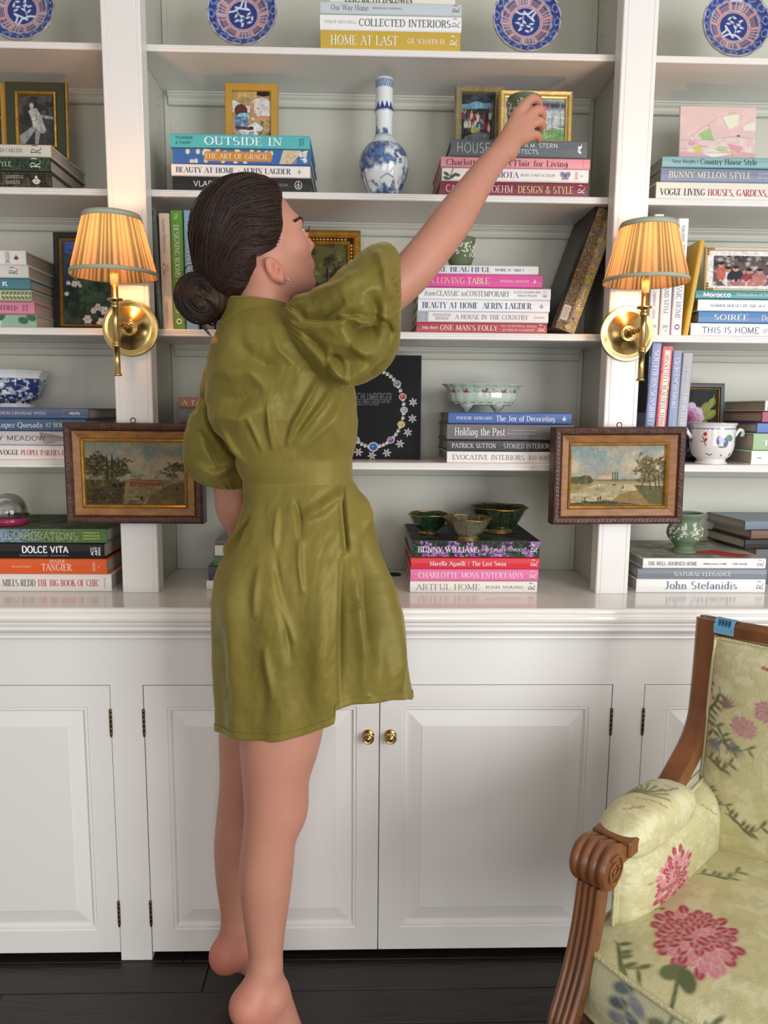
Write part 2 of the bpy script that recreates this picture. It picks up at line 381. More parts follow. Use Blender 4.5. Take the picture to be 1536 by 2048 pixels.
def lettering(parent, text, x0, x1, zc, h, y, style='serif', col=(250, 250, 250), vertical=0, name='title_lettering', rough=.5):
    """fits text between x0..x1 (cap height h centred on zc) on the plane y facing -y. vertical=1: letters turned, running up the spine's thickness"""
    V, F, w = letters(text, style)
    if not len(V): return
    if vertical:   # x0..x1 is the band for the cap height, h the run along z
        P = np.zeros((len(V), 3)); sx = (x1-x0)
        P[:, 0] = x0+V[:, 1]*sx if vertical < 0 else x1-V[:, 1]*sx
        P[:, 2] = (zc+h/2-V[:, 0]/w*h) if vertical < 0 else (zc-h/2+V[:, 0]/w*h)
    else:
        P = np.zeros((len(V), 3)); P[:, 0] = x0+V[:, 0]/w*(x1-x0); P[:, 2] = zc-h/2+V[:, 1]*h
    P[:, 1] = y
    out = []
    for f in F:
        a = P[list(f)][:, [0, 2]]; ar = sum(a[i][0]*a[(i+1) % 4][1]-a[(i+1) % 4][0]*a[i][1] for i in range(4))
        out.append(tuple(f) if ar > 0 else tuple(f)[::-1])
    return mk(name, (P, out), cmat(col, rough), parent)
# ------------------------------------------------------------------ books
PAGE = mat('page_edges', (172, 162, 146), .8, vary=.16, vscale=30, aniso=(.2, .2, 40))
PAGEW = mat('page_edges_white', (222, 218, 208), .8, vary=.12, vscale=30, aniso=(.2, .2, 40))
def book_parts(root, L, T, Wd, col, spec=(), rough=.35, page=None, back=None, rnd=.002, cover_fn=None, spine_fn=None, top_fn=None):
    """local frame: spine along +x at y=0 facing -y, boards stacked along z, pages towards +y"""
    bt = min(.003, T*.14); r = min(rnd, T*.3)
    sp = [(0.+r*.0, 0)]  # spine cross-section in (y,z)
    sec = [(r, 0), (0, r), (-.0006, T*.5), (0, T-r), (r, T), (Wd, T), (Wd, T-bt), (.004, T-bt), (.004, bt), (Wd, bt), (Wd, 0)]
    m = cmat(col, rough) if not isinstance(col, bpy.types.Material) else col
    mk('cover', extrude(sec, 0, L, 'x'), m, root)
    mk('page_block', box(.0035, L-.0035, .0042, Wd-.004, bt+.0002, T-bt-.0002), page or PAGE, root)
    yy = -.0011
    if spine_fn: panel('spine_print', .0005, L-.0005, r*.6, T-r*.6, yy+.0002, max(60, int(L*700)), max(16, int(T*700)), spine_fn, root)
    if top_fn:
        U, V_ = paintgrid(110, 90); c = Canvas(U, V_, (128, 128, 128), L/Wd, .015); top_fn(c)
        P = np.zeros(U.shape+(3,)); P[..., 0] = L*U; P[..., 1] = .002+(Wd-.002)*(1-V_); P[..., 2] = T+.0003
        V3, F3 = gridmesh(P); mk('cover_print', (V3, F3[:, ::-1]), VC, root, True, col=c.C)
    for s in spec:
        text, u0, u1, vc, h, sty, c = s[:7]; vert = s[7] if len(s) > 7 else 0
        if vert: lettering(root, text, u0*L, u1*L, vc*T, h*T, yy-.0002, sty, c, vert)
        else: lettering(root, text, u0*L, u1*L, vc*T, h*T, yy-.0002, sty, c)
ORD = {1: ['only'], 2: ['lower', 'upper'], 3: ['bottom', 'middle', 'top'], 4: ['bottom', 'second up', 'third up', 'top']}
def place_of(i, n):
    if n in ORD: return ORD[n][i]
    if i == 0: return 'bottom'
    if i == n-1: return 'top'
    return ['', 'second', 'third', 'fourth', 'fifth', 'sixth'][i]+' up'
def stack(z, Y, px, items, where, group, W0=.22):
    """items bottom first: (left px or None, right px or None, top y at column px, colour, look, lettering, options)"""
    cur = z; zt = z; n = len(items); roots = []
    for i, it in enumerate(items):
        xl, xr, yt, col, look, spec = it[:6]; op = it[6] if len(it) > 6 else {}
        top = at(px, yt, Y)[2]; T = top-cur; ym = yt+8
        xa = at(xl, ym, Y)[0] if xl is not None else None; xb = at(xr, ym, Y)[0] if xr is not None else None
        if xa is None: xa = xb-op.get('L', .31)
        if xb is None: xb = xa+op.get('L', .31)
        L = xb-xa; y = Y+op.get('dy', random.uniform(-.001, .003))
        root = thing('book', '%s, %s of the %s' % (look, place_of(i, n), where), 'book', (xa, y, cur), (0, 0, op.get('rz', random.uniform(-.006, .006))), group)
        kw = {k: v for k, v in op.items() if k in ('rough', 'page', 'spine_fn', 'top_fn')}
        book_parts(root, L, T-.0006, op.get('W', W0), col, spec, **kw)
        cur = top; roots.append(root)
    return cur, roots
def upright(p_tl, p_tr, p_bl, p_br, z, Y, col, look, spec, group, Wd=.2, **kw):
    """book standing on shelf height z: pixel corners of its spine; text runs downwards"""
    tl, tr, br_, bl = at(*p_tl, Y), at(*p_tr, Y), at(*p_br, Y), at(*p_bl, Y)
    # bottom edge placed on the shelf
    top = (tl+tr)/2; bot = (at(*p_bl, Y)+at(*p_br, Y))/2
    d = np.array([top[0]-bot[0], top[2]-bot[2]]); lean = math.atan2(d[0], d[1])
    T = abs((tr[0]-tl[0])+(br_[0]-bl[0]))/2*math.cos(lean)
    H = (top[2]-z)/math.cos(lean)-abs(math.sin(lean))*T/2
    # local x (title direction) points down the spine
    ang = PI/2+lean
    ux = np.array([math.sin(lean), math.cos(lean)]); vx = np.array([math.cos(lean), -math.sin(lean)])
    cb = np.array([bot[0], z])-vx*T/2; cb[1] = z+(abs(math.sin(lean))*T if lean > 0 else 0)
    org = cb+ux*H
    root = thing('book', look, 'book', (org[0], Y, org[1]), (0, ang, 0), group)
    book_parts(root, H, T*.97, Wd, col, spec, **kw)
    return root
# ------------------------------------------------------------------ the setting
WHITE = mat('white_paint', (236, 232, 227), .34, bump=.02, bscale=60)
INNER = mat('shaded_interior_paint', (197, 196, 183), .5, bump=.05, bscale=70)  # grey-green interior colour, with shade of the bays partly put into it
CEILM = mat('ceiling_paint', (235, 233, 228), .8)
KICKSHADE = mat('kick_shadow_black', (14, 13, 13), .7)  # shadow under the doors, put into the toe kick's colour
PLANK = mat('dark_stained_oak', (38, 31, 29), .34, bump=.5, bscale=9, vary=.3, vscale=5, aniso=(1.5, 14, 1))
fl = mk('floor', box(-2.6, 3.6, -4.9, .3, -.06, -.012), mat('subfloor', (20, 17, 16), .9)); fl['kind'] = 'structure'
pw = .092; rnd = random.Random(2)
pm = {}
y = -.02; row = 0
while y > -4.0:
    x = -2.5+rnd.uniform(-.9, 0)
    while x < 3.5:
        ln = rnd.choice([1.1, 1.5, 1.9]) if y > -1.5 else 3.1
        a = max(x, -2.6); b = min(x+ln, 3.6)
        if b-a > .1:
            key = (round(b-a, 3), )
            if key not in pm:
                v, f = box(0, b-a-.0015, -pw+.0015, 0, -.012, 0, .0012); o = mk('plank', (v, f), PLANK, fl); pm[key] = o.data
            else:
                o = bpy.data.objects.new('plank', pm[key]); COL.objects.link(o); o.parent = fl
            o.location = (a, y, -rnd.uniform(0, .0004))
        x += ln
    y -= pw; row += 1
w = mk('wall_back', box(-2.6, 3.6, .29, .35, 0, 2.62), CEILM); w['kind'] = 'structure'
RW = mat('room_wall_paint', (214, 209, 202), .8)
for nm_, bx_ in (('wall_left', (-2.66, -2.6, -4.9, .35)), ('wall_right', (3.6, 3.66, -4.9, .35)), ('wall_rear', (-2.66, 3.66, -4.96, -4.9))):
    w = mk(nm_, box(*bx_, 0, 2.62), RW); w['kind'] = 'structure'
c = mk('ceiling', box(-2.6, 3.6, -4.9, .35, 2.62, 2.68), CEILM); c['kind'] = 'structure'
# bookcase ---------------------------------------------------------
ZS = {'s2': (2.0542, 2.0390), 's3': (1.7542, 1.7385), 's4': (1.4518, 1.4351), 's5': (1.1515, 1.1342)}
ZC = .85; YB = .262; ZTOP = 2.52
Z2, Z3, Z4, Z5 = [ZS[k][0] for k in ('s2', 's3', 's4', 's5')]
STX = [(-1.185, -1.1026), (-.0826, 0.), (1.02, 1.096), (2.116, 2.19)]
bc = thing('bookcase', 'tall white built-in bookcase with three bays of shelves above the cabinets', 'bookcase', (0, 0, ZC))
def L_(VF): return (np.asarray(VF[0])-np.array([0, 0, ZC]), VF[1])
for x0, x1 in STX:
    g = [(x0+.002, .045), (x0, .043), (x0, .002), (x0+.002, 0), (x0+.0085, 0), (x0+.0097, .0014), (x0+.011, 0), (x1-.011, 0), (x1-.0097, .0014), (x1-.0085, 0), (x1-.002, 0), (x1, .002), (x1, .043), (x1-.002, .045)]
    mk('stile', L_(extrude(g, ZC, ZTOP, 'z')), WHITE, bc)
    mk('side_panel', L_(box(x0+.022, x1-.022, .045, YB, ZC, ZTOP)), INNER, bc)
    hv = []
    for sx, X in ((-1, x0+.0218), (1, x1-.0218)):
        for Yh in (.085, .214):
            z = ZC+.03
            while z < ZTOP-.05:
                if not any(abs(z-(a+b)/2) < .012 for a, b in ZS.values()):
                    cc = [(X, Yh+.0019*math.cos(t), z+.0019*math.sin(t)) for t in np.arange(6)*PI/3]
                    hv.append((np.array(cc)-np.array([0, 0, ZC]), [tuple(range(6))[::sx]]))
                z += .0195
    mk('shelf_pin_holes', merge(hv), mat('hole_dark', (40, 38, 34), .9), bc, kind='stuff')
BAYS = [(-1.1026+.0-.022+.044-.022, -.0826+.022), (-.022, 1.042), (1.074, 2.138)]
BAYS = [(-1.1246, -.0606), (-.022, 1.042), (1.074, 2.138)]
for x0, x1 in BAYS:
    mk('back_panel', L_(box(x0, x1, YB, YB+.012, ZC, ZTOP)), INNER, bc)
    for xa, xb in ((x0+.0005, x0+.012), (x1-.012, x1-.0005)):
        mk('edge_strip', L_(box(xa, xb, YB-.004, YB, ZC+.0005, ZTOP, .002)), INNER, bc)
    for zt, zb in list(ZS.values())+[(2.36, 2.345)]:
        zt -= 0
        pr = [(YB-.002, zt), (.051, zt), (.047, zt-.0028), (.047, zt-.0045), (.0488, zt-.0053), (.047, zt-.0061), (.047, zt-.0088), (.0488, zt-.0096), (.047, zt-.0104), (.047, zb+.002), (.049, zb), (YB-.002, zb)]
        mk('shelf', L_(extrude(pr, x0+.0006, x1-.0006, 'x')), WHITE, bc)
        mp = [(YB-.0045, zb-.0005), (YB-.019, zb-.0005), (YB-.019, zb-.005), (YB-.0165, zb-.0065), (YB-.0165, zb-.010), (YB-.011, zb-.016), (YB-.0095, zb-.022), (YB-.011, zb-.0255), (YB-.0095, zb-.029), (YB-.0045, zb-.031)]
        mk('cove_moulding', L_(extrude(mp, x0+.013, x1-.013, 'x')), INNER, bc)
mk('cornice', L_(box(-1.2, 2.21, -.03, YB, ZTOP, 2.62, .01)), WHITE, bc)
# countertop --------------------------------------------------------
ct = thing('countertop', 'long white painted countertop with moulded front edge above the cupboard doors', 'countertop', (0, 0, ZC-.04))
def Lc(VF): return (np.asarray(VF[0])-np.array([0, 0, ZC-.04]), VF[1])
COUNTER = mat('countertop_paint', (238, 232, 224), .16, coat=.25)
pr = [(.28, .8495), (-.130, .8495), (-.1345, .8475), (-.136, .844), (-.1365, .8395), (-.1335, .8365), (-.1375, .832), (-.1385, .826), (-.137, .820), (-.131, .816), (-.120, .8145), (.28, .8145)]
mk('slab', Lc(extrude(pr, -1.2, 2.21, 'x')), COUNTER, ct)
pr = [(-.104, .814), (-.119, .814), (-.1205, .809), (-.1285, .805), (-.1295, .799), (-.126, .794), (-.119, .789), (-.1165, .782), (-.118, .7785), (-.116, .775), (-.104, .774)]
mk('edge_moulding', Lc(extrude(pr, -1.2, 2.21, 'x')), WHITE, ct)
# cabinets ------------------------------------------------------------
YF = -.105; ZDT, ZDB = .6651, .0195
BRASS = mat('polished_brass', (208, 178, 116), .22, 1., vary=.05)
BRASSD = mat('tarnished_hinge_brass', (112, 92, 66), .4, 1., vary=.4, vscale=60)
def rings(x0, x1, z0, z1, seq, fill=True):
    V = []; F = []
    for k, (d, y) in enumerate(seq):
        V += [(x0+d, y, z0+d*1.12), (x1-d, y, z0+d*1.12), (x1-d, y, z1-d), (x0+d, y, z1-d)]
        if k:
            b = 4*(k-1)
            for i in range(4): F.append((b+i, b+(i+1) % 4, b+4+(i+1) % 4, b+4+i))
    if fill:
        b = 4*(len(seq)-1); F.append((b, b+1, b+2, b+3))
    return np.array(V), F
CST = [(-1.175, -1.1045), (-.0842, -.0134), (1.0363, 1.1073), (2.128, 2.199)]
LAB = ['left base cupboard, white with raised panels, cut by the photo edge', 'central white base cupboard with two brass knobs meeting in the middle', 'white base cupboard mostly hidden behind the floral armchair']
for i in range(3):
    xa, xb = CST[i][1], CST[i+1][0]
    cb = thing('base_cabinet', LAB[i], 'cabinet', ((xa+xb)/2, 0, 0), group='white base cupboards')
    X0 = (xa+xb)/2
    def Lk(VF): return (np.asarray(VF[0])-np.array([X0, 0, 0]), VF[1])
    st = ([CST[0]] if i == 0 else [])+([CST[1], CST[2]] if i == 1 else [])+([CST[3]] if i == 2 else [])
    for a, b in st: mk('stile', Lk(box(a, b, YF, YF+.02, .0, ZDT+.002)), WHITE, cb)
    mk('top_rail', Lk(box((CST[i][0]+CST[i][1])/2, (CST[i+1][0]+CST[i+1][1])/2, YF, YF+.02, ZDT+.002, .7735)), WHITE, cb)
    mk('carcass', Lk(box(xa+.004, xb-.004, YF+.022, .26, ZDB+.01, .813)), WHITE, cb)
    mk('toe_kick', Lk(box(xa+.004, xb-.004, .0, .02, .0, ZDB+.008)), KICKSHADE, cb)
    xm = (xa+xb)/2
    for s, (a, b) in enumerate(((xa+.0018, xm-.001), (xm+.001, xb-.0018))):
        z1, z0 = ZDT, ZDB
        seq = [(.004, YF+.02), (0, YF+.02), (0, YF+.0012), (.0012, YF), (.050, YF), (.0525, YF+.003), (.0545, YF+.0018), (.0575, YF+.0022), (.061, YF+.0085), (.063, YF+.0095), (.066, YF+.0095)]
        dr = mk('door', Lk(rings(a, b, z0, z1, seq, False)), WHITE, cb)
        mk('raised_panel', Lk(rings(a+.0605, b-.0605, z0+.0605*1.12, z1-.0605, [(0, YF+.012), (.0005, YF+.0088), (.033, YF+.0015), (.0345, YF+.0003), (.0350, YF+.0002)])), WHITE, dr)
        kx = (b-.024) if s == 0 else (a+.024)
        kz = at(735, 1478, YF-.02)[2]
        kp = [(0, 0), (.0135, 0), (.0138, .002), (.0105, .0035), (.0055, .006), (.005, .011), (.0075, .013), (.0118, .0165), (.0132, .019), (.0125, .0215), (.0098, .0222), (.0094, .0212), (.0068, .0212), (.0062, .0235), (.003, .0248), (0, .025)]
        mk('knob', Lk(xf(lathe(kp, 28), (kx, YF, kz), rx=PI/2)), BRASS, dr, True)
        hx = a-.0009 if s == 0 else b+.0009
        for pa, pb in ((1417, 1473), (1800, 1852)):
            za = at(290, pa, YF)[2]; zb = at(290, pb, YF)[2]
            hp = [(0, zb), (.0022, zb), (.0022, zb+.002)]
            for q in range(1, 6):
                zz = zb+(za-zb)*q/6; hp += [(.0032, zz-.004), (.0032, zz-.0006), (.0026, zz), (.0032, zz+.0006)]
            hp += [(.0032, za-.002), (.0022, za-.001), (.0, za)]
            mk('hinge', Lk(xf(lathe(hp, 10), (hx, YF-.0012, 0))), BRASSD, dr, True)
# ------------------------------------------------------------------ books, lying in stacks
YS = .058
WB = (240, 240, 240); DK = (52, 50, 54); NV = (58, 72, 108)
def gracie(c):
    c.rect(0, 0, 1, 1, (62, 104, 170)); 
    for k in range(26):
        r = random.Random(k); x = r.random(); y = r.choice([r.uniform(0, .3), r.uniform(.7, 1)])
        for q in range(5): c.ell(x+math.cos(q*1.26)*.008, y+math.sin(q*1.26)*.11, .007, .09, (226, 214, 178), 1, q)
    c.poly([(.80, 0), (.93, 0), (.90, .5), (.86, 1), (.77, 1)], (206, 190, 160)); c.noise(8, .5, (176, 146, 110), .7, 3, mask=((c.U > .8) & (c.U < .9)).astype(float))
    c.ell(.245, .5, .02, .34, (200, 138, 66)); c.ell(.7, .5, .02, .34, (200, 138, 66)); c.rect(.24, .16, .705, .84, (200, 138, 66))
def palmdark(c):
    c.rect(0, 0, 1, 1, (34, 44, 34)); c.noise(9, .5, (62, 82, 56), .9, 5, sy=3); c.noise(16, .55, (104, 116, 84), .6, 9)
def gardendark(c):
    c.rect(0, 0, 1, 1, (44, 42, 36)); c.noise(7, .5, (92, 84, 62), .8, 15, sy=2); c.noise(12, .6, (140, 110, 66), .7, 19, mask=(c.V > .6).astype(float))
def leafends(c):
    c.rect(0, 0, 1, 1, (206, 196, 160)); 
    for k in range(60):
        c.line([(k/60., .06), (k/60.+.006, .1)], .03, (120, 130, 90)); c.line([(k/60., .94), (k/60.+.006, .9)], .03, (120, 130, 90))
    for k in range(8):
        for s in (-1, 1):
            x = .80+k*.028; c.ell(x, .5+s*.22, .016, .12, (84, 122, 78), 1, s*.7)
    c.rect(.82, .46, 1, .54, (206, 196, 160))
def floralteal(c):
    c.rect(0, 0, 1, 1, (146, 176, 160))
    for k in range(14):
        r = random.Random(k+40); x = r.random()*.62+.36; y = r.uniform(.15, .9)
        c.bloom(x, y, .34, [(196, 176, 190), (214, 192, 184), (170, 120, 130)], 6, k) if k % 2 else c.ell(x, y, .035, .3, (70, 104, 70), 1, r.uniform(-1, 1))
def collab(c):
    c.mix(np.ones_like(c.U), (126, 150, 186)); m = np.clip((c.U-.3)*4, 0, 1); c.mix(m, (110, 132, 92)); m2 = np.clip((c.U-.72)*8, 0, 1)
    c.noise(10, .42, (70, 88, 58), .9, 7, mask=np.clip((c.U-.18)*9, 0, 1)); c.mix(m2, (86, 118, 64), .85)
def chateau_tri(c):
    c.rect(0, 0, 1, 1, (196, 188, 186)); c.poly([(.66, 0), (.9, .5), (.66, .5)], (150, 132, 128)); c.poly([(.66, .5), (.9, .5), (.7, 1)], (160, 154, 156)); c.poly([(0, .55), (.7, .5), (.6, 1), (0, 1)], (206, 200, 202))
def clover(c):
    c.rect(0, 0, 1, 1, (36, 38, 38)); c.noise(9, .5, (62, 84, 60), .9, 3)
    for k in range(22):
        r = random.Random(k+7); x = r.random(); y = r.uniform(.1, 1.)
        for q in range(16):
            a = q*.4+r.random(); rr = r.uniform(.1, .34); c.ell(x+math.cos(a)*rr/c.asp, y+math.sin(a)*rr, .010, .05, r.choice([(164, 112, 172), (190, 150, 200), (120, 74, 132)]), .9, a)
def clovertop(c):
    c.rect(0, 0, 1, 1, (44, 42, 46)); c.noise(6, .5, (72, 84, 70), .8, 3)
    for k in range(26):
        r = random.Random(k+77); x = r.random(); y = r.random()
        for q in range(14):
            a = q*.45+r.random(); rr = r.uniform(.02, .09); c.ell(x+math.cos(a)*rr/c.asp, y+math.sin(a)*rr, .012, .012, r.choice([(126, 100, 130), (90, 70, 96)]), .8)
def countrypic(c):
    c.rect(0, 0, 1, 1, (232, 230, 228)); c.rect(0, 0, .085, 1, (178, 184, 190)); c.noise(14, .5, (120, 132, 144), .9, 2, mask=(c.U < .085).astype(float))
def motaspine(c):
    c.rect(0, 0, 1, 1, (236, 230, 224)); c.line([(.075, 0), (.05, .9)], .05, (150, 90, 100))
    for x, y, a in ((.03, .5, .5), (.07, .7, -.6), (.10, .55, .2), (.03, .85, .3)): c.ell(x, y, .024, .14, (74, 92, 66), 1, a)
    for s in (-1, 1): c.ell(.84+s*.018, .40, .017, .26, (132, 130, 160), 1, s*.6); c.ell(.84+s*.013, .70, .011, .17, (150, 146, 176), 1, -s*.6)
    c.ell(.84, .55, .004, .3, (60, 58, 80), 1)
def welltop(c):
    c.rect(0, 0, 1, 1, (150, 146, 134)); c.noise(5, .5, (116, 120, 104), .9, 3); c.noise(9, .55, (186, 178, 160), .8, 8); c.poly([(.45, .75), (.72, .55), (.95, .85), (.8, .95), (.62, .8)], (178, 60, 56))
def colltop(c):
    c.mix(np.ones_like(c.U), (84, 104, 76)); c.noise(7, .5, (52, 68, 48), .9, 2); c.noise(12, .6, (120, 136, 128), .8, 5)
GR = 'books on the shelves'
# row under the top edge
stack(Z2, YS, 782, [
 (641, 921, 62, (200, 166, 62), 'mustard yellow book with white capitals', [('HOME AT LAST', .07, .55, .5, .46, 'serif', WB), ('GIL SCHAFER III', .62, .885, .5, .24, 'serif', WB), ('~', .955, .995, .5, .1, 'serif', WB, 0)][:2]+[('~', .925, .975, .46, .5, 'light', WB, 1)], dict(W=.23)),
 (640, 923, 30, (236, 236, 234), 'white book with grey capitals', [('PHILIP MITCHELL', .035, .26, .5, .17, 'light', (150, 146, 140)), ('COLLECTED INTERIORS', .275, .925, .5, .44, 'serif', (96, 92, 92)), ('~', .935, .985, .46, .6, 'light', (150, 146, 140), 1)], {}),
 (641, 923, 5, (196, 204, 208), 'pale blue-grey book, grey title', [('Our Way Home', .075, .34, .5, .42, 'light', (104, 106, 110)), ('HENDRICKS CHURCHILL', .365, .58, .5, .15, 'sans', (110, 112, 116)), ('~', .935, .985, .46, .6, 'light', (100, 104, 108), 1)], {}),
 (660, 911, -22, (228, 222, 208), 'cream book with heavy black capitals', [('ELIZABETH BALDWIN', .12, .66, .28, .5, 'serif', (30, 28, 28))], {}),
], 'stack between the two middle plates', GR)
# second shelf, left bay
stack(Z3, YS, 60, [
 (None, 102, 343, (44, 42, 38), 'dark garden picture book', [('GARDENS', .45, .62, .5, .42, 'serif', (214, 206, 188)), ('GIANNETTI &', .68, .80, .68, .2, 'serif', (206, 200, 184)), ('GIANNETTI', .68, .78, .35, .2, 'serif', (206, 200, 184)), ('#', .86, .93, .5, .5, 'bold', (220, 214, 200))], dict(spine_fn=gardendark, W=.2)),
 (None, 100, 314, (36, 46, 36), 'dark green palm leaf book', [('GARDEN AND STYLE', .30, .73, .5, .32, 'serif', (196, 200, 186)), ('~', .86, .93, .46, .7, 'light', (220, 220, 208), 1)], dict(spine_fn=palmdark, W=.2)),
 (None, 102, 289, (206, 200, 186), 'pale beige book with grey letters', [('MEMORIES OF HOME', .2, .56, .5, .3, 'light', (120, 116, 106)), ('HEIDI CAILLIER', .60, .80, .5, .3, 'serif', (124, 116, 104)), ('~', .86, .93, .46, .7, 'light', (80, 76, 72), 1)], dict(W=.2)),
], 'stack under the black and white portrait', GR)
ztl, _ = stack(Z3, YS, 480, [
 (345, 623, 353, (30, 28, 28), 'black book with white sans capitals', [('VLADIMIR KAGAN', .15, .62, .5, .36, 'sans', (232, 230, 226)), ('DESIGN', .76, .83, .5, .16, 'sans', (160, 156, 150)), ('O', .875, .935, .5, .55, 'thin', (224, 222, 218)), ('#', .875, .935, .5, .5, 'thin', (224, 222, 218))], {}),
 (342, 620, 328, (236, 226, 218), 'off-white book with navy capitals', [('BEAUTY AT HOME * AERIN LAUDER', .035, .86, .5, .42, 'didone', NV), ('#', .90, .945, .5, .4, 'light', (130, 150, 180))], {}),
 (345, 622, 297, (62, 104, 170), 'blue floral book with orange label', [('THE ART OF GRACIE', .23, .69, .5, .32, 'serif', (240, 226, 206)), ('~', .925, .965, .46, .6, 'light', (236, 236, 240), 1)], dict(spine_fn=gracie)),
 (340, 620, 269, (84, 176, 180), 'turquoise book with large white capitals', [('TICHENOR', .04, .165, .68, .19, 'sans', (36, 62, 70)), ('& THORP', .04, .15, .32, .19, 'sans', (36, 62, 70)), ('OUTSIDE IN', .245, .80, .5, .56, 'serif', (240, 246, 244)), ('RIZZOLI', .925, .955, .5, .55, 'sans', (40, 80, 90), -1)], dict(dy=-.002)),
], 'stack under the ochre photo frame', GR)
ztr, _ = stack(Z3, YS, 1030, [
 (880, 1177, 363, (124, 36, 54), 'burgundy book with pale gold capitals', [('CAROLYNE ROEHM', .04, .49, .5, .46, 'serif', (228, 200, 204)), ('DESIGN & STYLE', .525, .90, .5, .46, 'serif', (226, 208, 140)), ('~', .93, .975, .46, .6, 'light', (232, 216, 216), 1)], dict(W=.23)),
 (884, 1178, 336, (236, 230, 224), 'white book with a lilac butterfly', [('CARLOS MOTA', .16, .52, .5, .42, 'didone', (120, 60, 130)), ('BEIGE IS NOT A COLOR', .535, .77, .5, .18, 'sans', (90, 80, 90)), ('VENDOME', .905, .925, .5, .6, 'sans', (150, 60, 130), -1), ('*', .94, .965, .5, .5, 'bold', (160, 70, 140))], dict(spine_fn=motaspine, W=.23)),
 (882, 1181, 314, (224, 150, 158), 'rose pink book with red title', [('Charlotte Moss: A Flair for Living', .035, .85, .47, .52, 'serif', (120, 50, 56)), ('|', .95, .956, .5, .7, 'thin', (120, 50, 56))], dict(W=.22)),
 (902, 1175, 279, (92, 100, 104), 'slate grey book with thin white capitals', [('HOUSES', .04, .33, .5, .56, 'thin', (240, 240, 240)), ('ROBERT A.M. STERN', .35, .78, .68, .24, 'sans', (230, 232, 232)), ('ARCHITECTS', .38, .64, .32, .24, 'sans', (230, 232, 232)), ('^', .925, .955, .5, .55, 'bold', (244, 244, 244), 1)], dict(W=.21)),
], 'stack under the two gilt frames', GR)
stack(Z3, YS, 1420, [
 (1313, None, 364, (224, 216, 202), 'wide cream book with two-coloured capitals', [('VOGUE LIVING', .03, .345, .42, .36, 'didone', (40, 40, 44)), ('HOUSES, GARDENS, PEOPLE', .365, .97, .42, .36, 'didone', (170, 50, 84))], dict(L=.325)),
 (1323, None, 335, (118, 130, 152), 'slate blue book with cream capitals', [('BUNNY MELLON STYLE', .06, .69, .5, .42, 'book', (232, 222, 190)), ('HOLDEN, GRIFFIN', .74, .9, .66, .16, 'sans', (226, 222, 210)), ('AND HUCKABEE', .74, .88, .36, .16, 'sans', (226, 222, 210))], dict(L=.30)),
 (1325, None, 313, (126, 168, 170), 'grey teal book with dark title', [("Nora Murphy's", .07, .27, .55, .36, 'italic', (40, 56, 66)), ('Country House Style', .285, .71, .55, .48, 'serif', (36, 52, 64)), ('VENDOME', .9, .92, .5, .5, 'sans', (60, 90, 96), -1)], dict(L=.305)),
], 'stack under the pink abstract painting', GR)
# third shelf
stack(Z4, YS, 30, [
 (None, 72, 628, (146, 176, 160), 'pale green floral patterned book', [('AN ENGLISH GARDEN', .3, .76, .4, .2, 'sans', WB)], dict(spine_fn=floralteal, L=.33, W=.21)),
 (None, 67, 602, (206, 128, 152), 'dusty pink book with red capitals', [('ENGLEFIELD', .66, .88, .5, .30, 'serif', (110, 30, 60)), ('HOUSE OF', .2, .6, .5, .3, 'serif', (110, 30, 60)), ('DESIGN', .915, .93, .5, .5, 'sans', (110, 30, 60), -1), ('BOOKS', .94, .955, .5, .5, 'sans', (110, 30, 60), -1)], dict(W=.2)),
 (None, 62, 579, (206, 196, 160), 'cream book with green leaf border', [('THE ART OF DESIGN *', .36, .78, .5, .32, 'serif', (170, 150, 112))], dict(spine_fn=leafends, W=.2)),
 (None, 60, 556, (66, 122, 134), 'deep teal book between white boards', [('K', .80, .84, .5, .4, 'bold', (232, 236, 234))], dict(W=.2)),
 (None, 57, 530, (216, 212, 206), 'ivory book with small black mark', [('IN BLOOM', .5, .72, .5, .25, 'serif', (150, 146, 140)), ('~', .86, .92, .46, .55, 'light', (60, 58, 56), 1)], dict(W=.2, page=PAGE)),
 (None, 51, 500, (226, 224, 220), 'bright white book with red emblem', [('VENDOME', .855, .885, .5, .8, 'sans', (140, 60, 56), -1), ('#', .91, .955, .5, .3, 'bold', (150, 60, 56))], dict(W=.2)),
], 'stack beside the dark garden painting', GR)
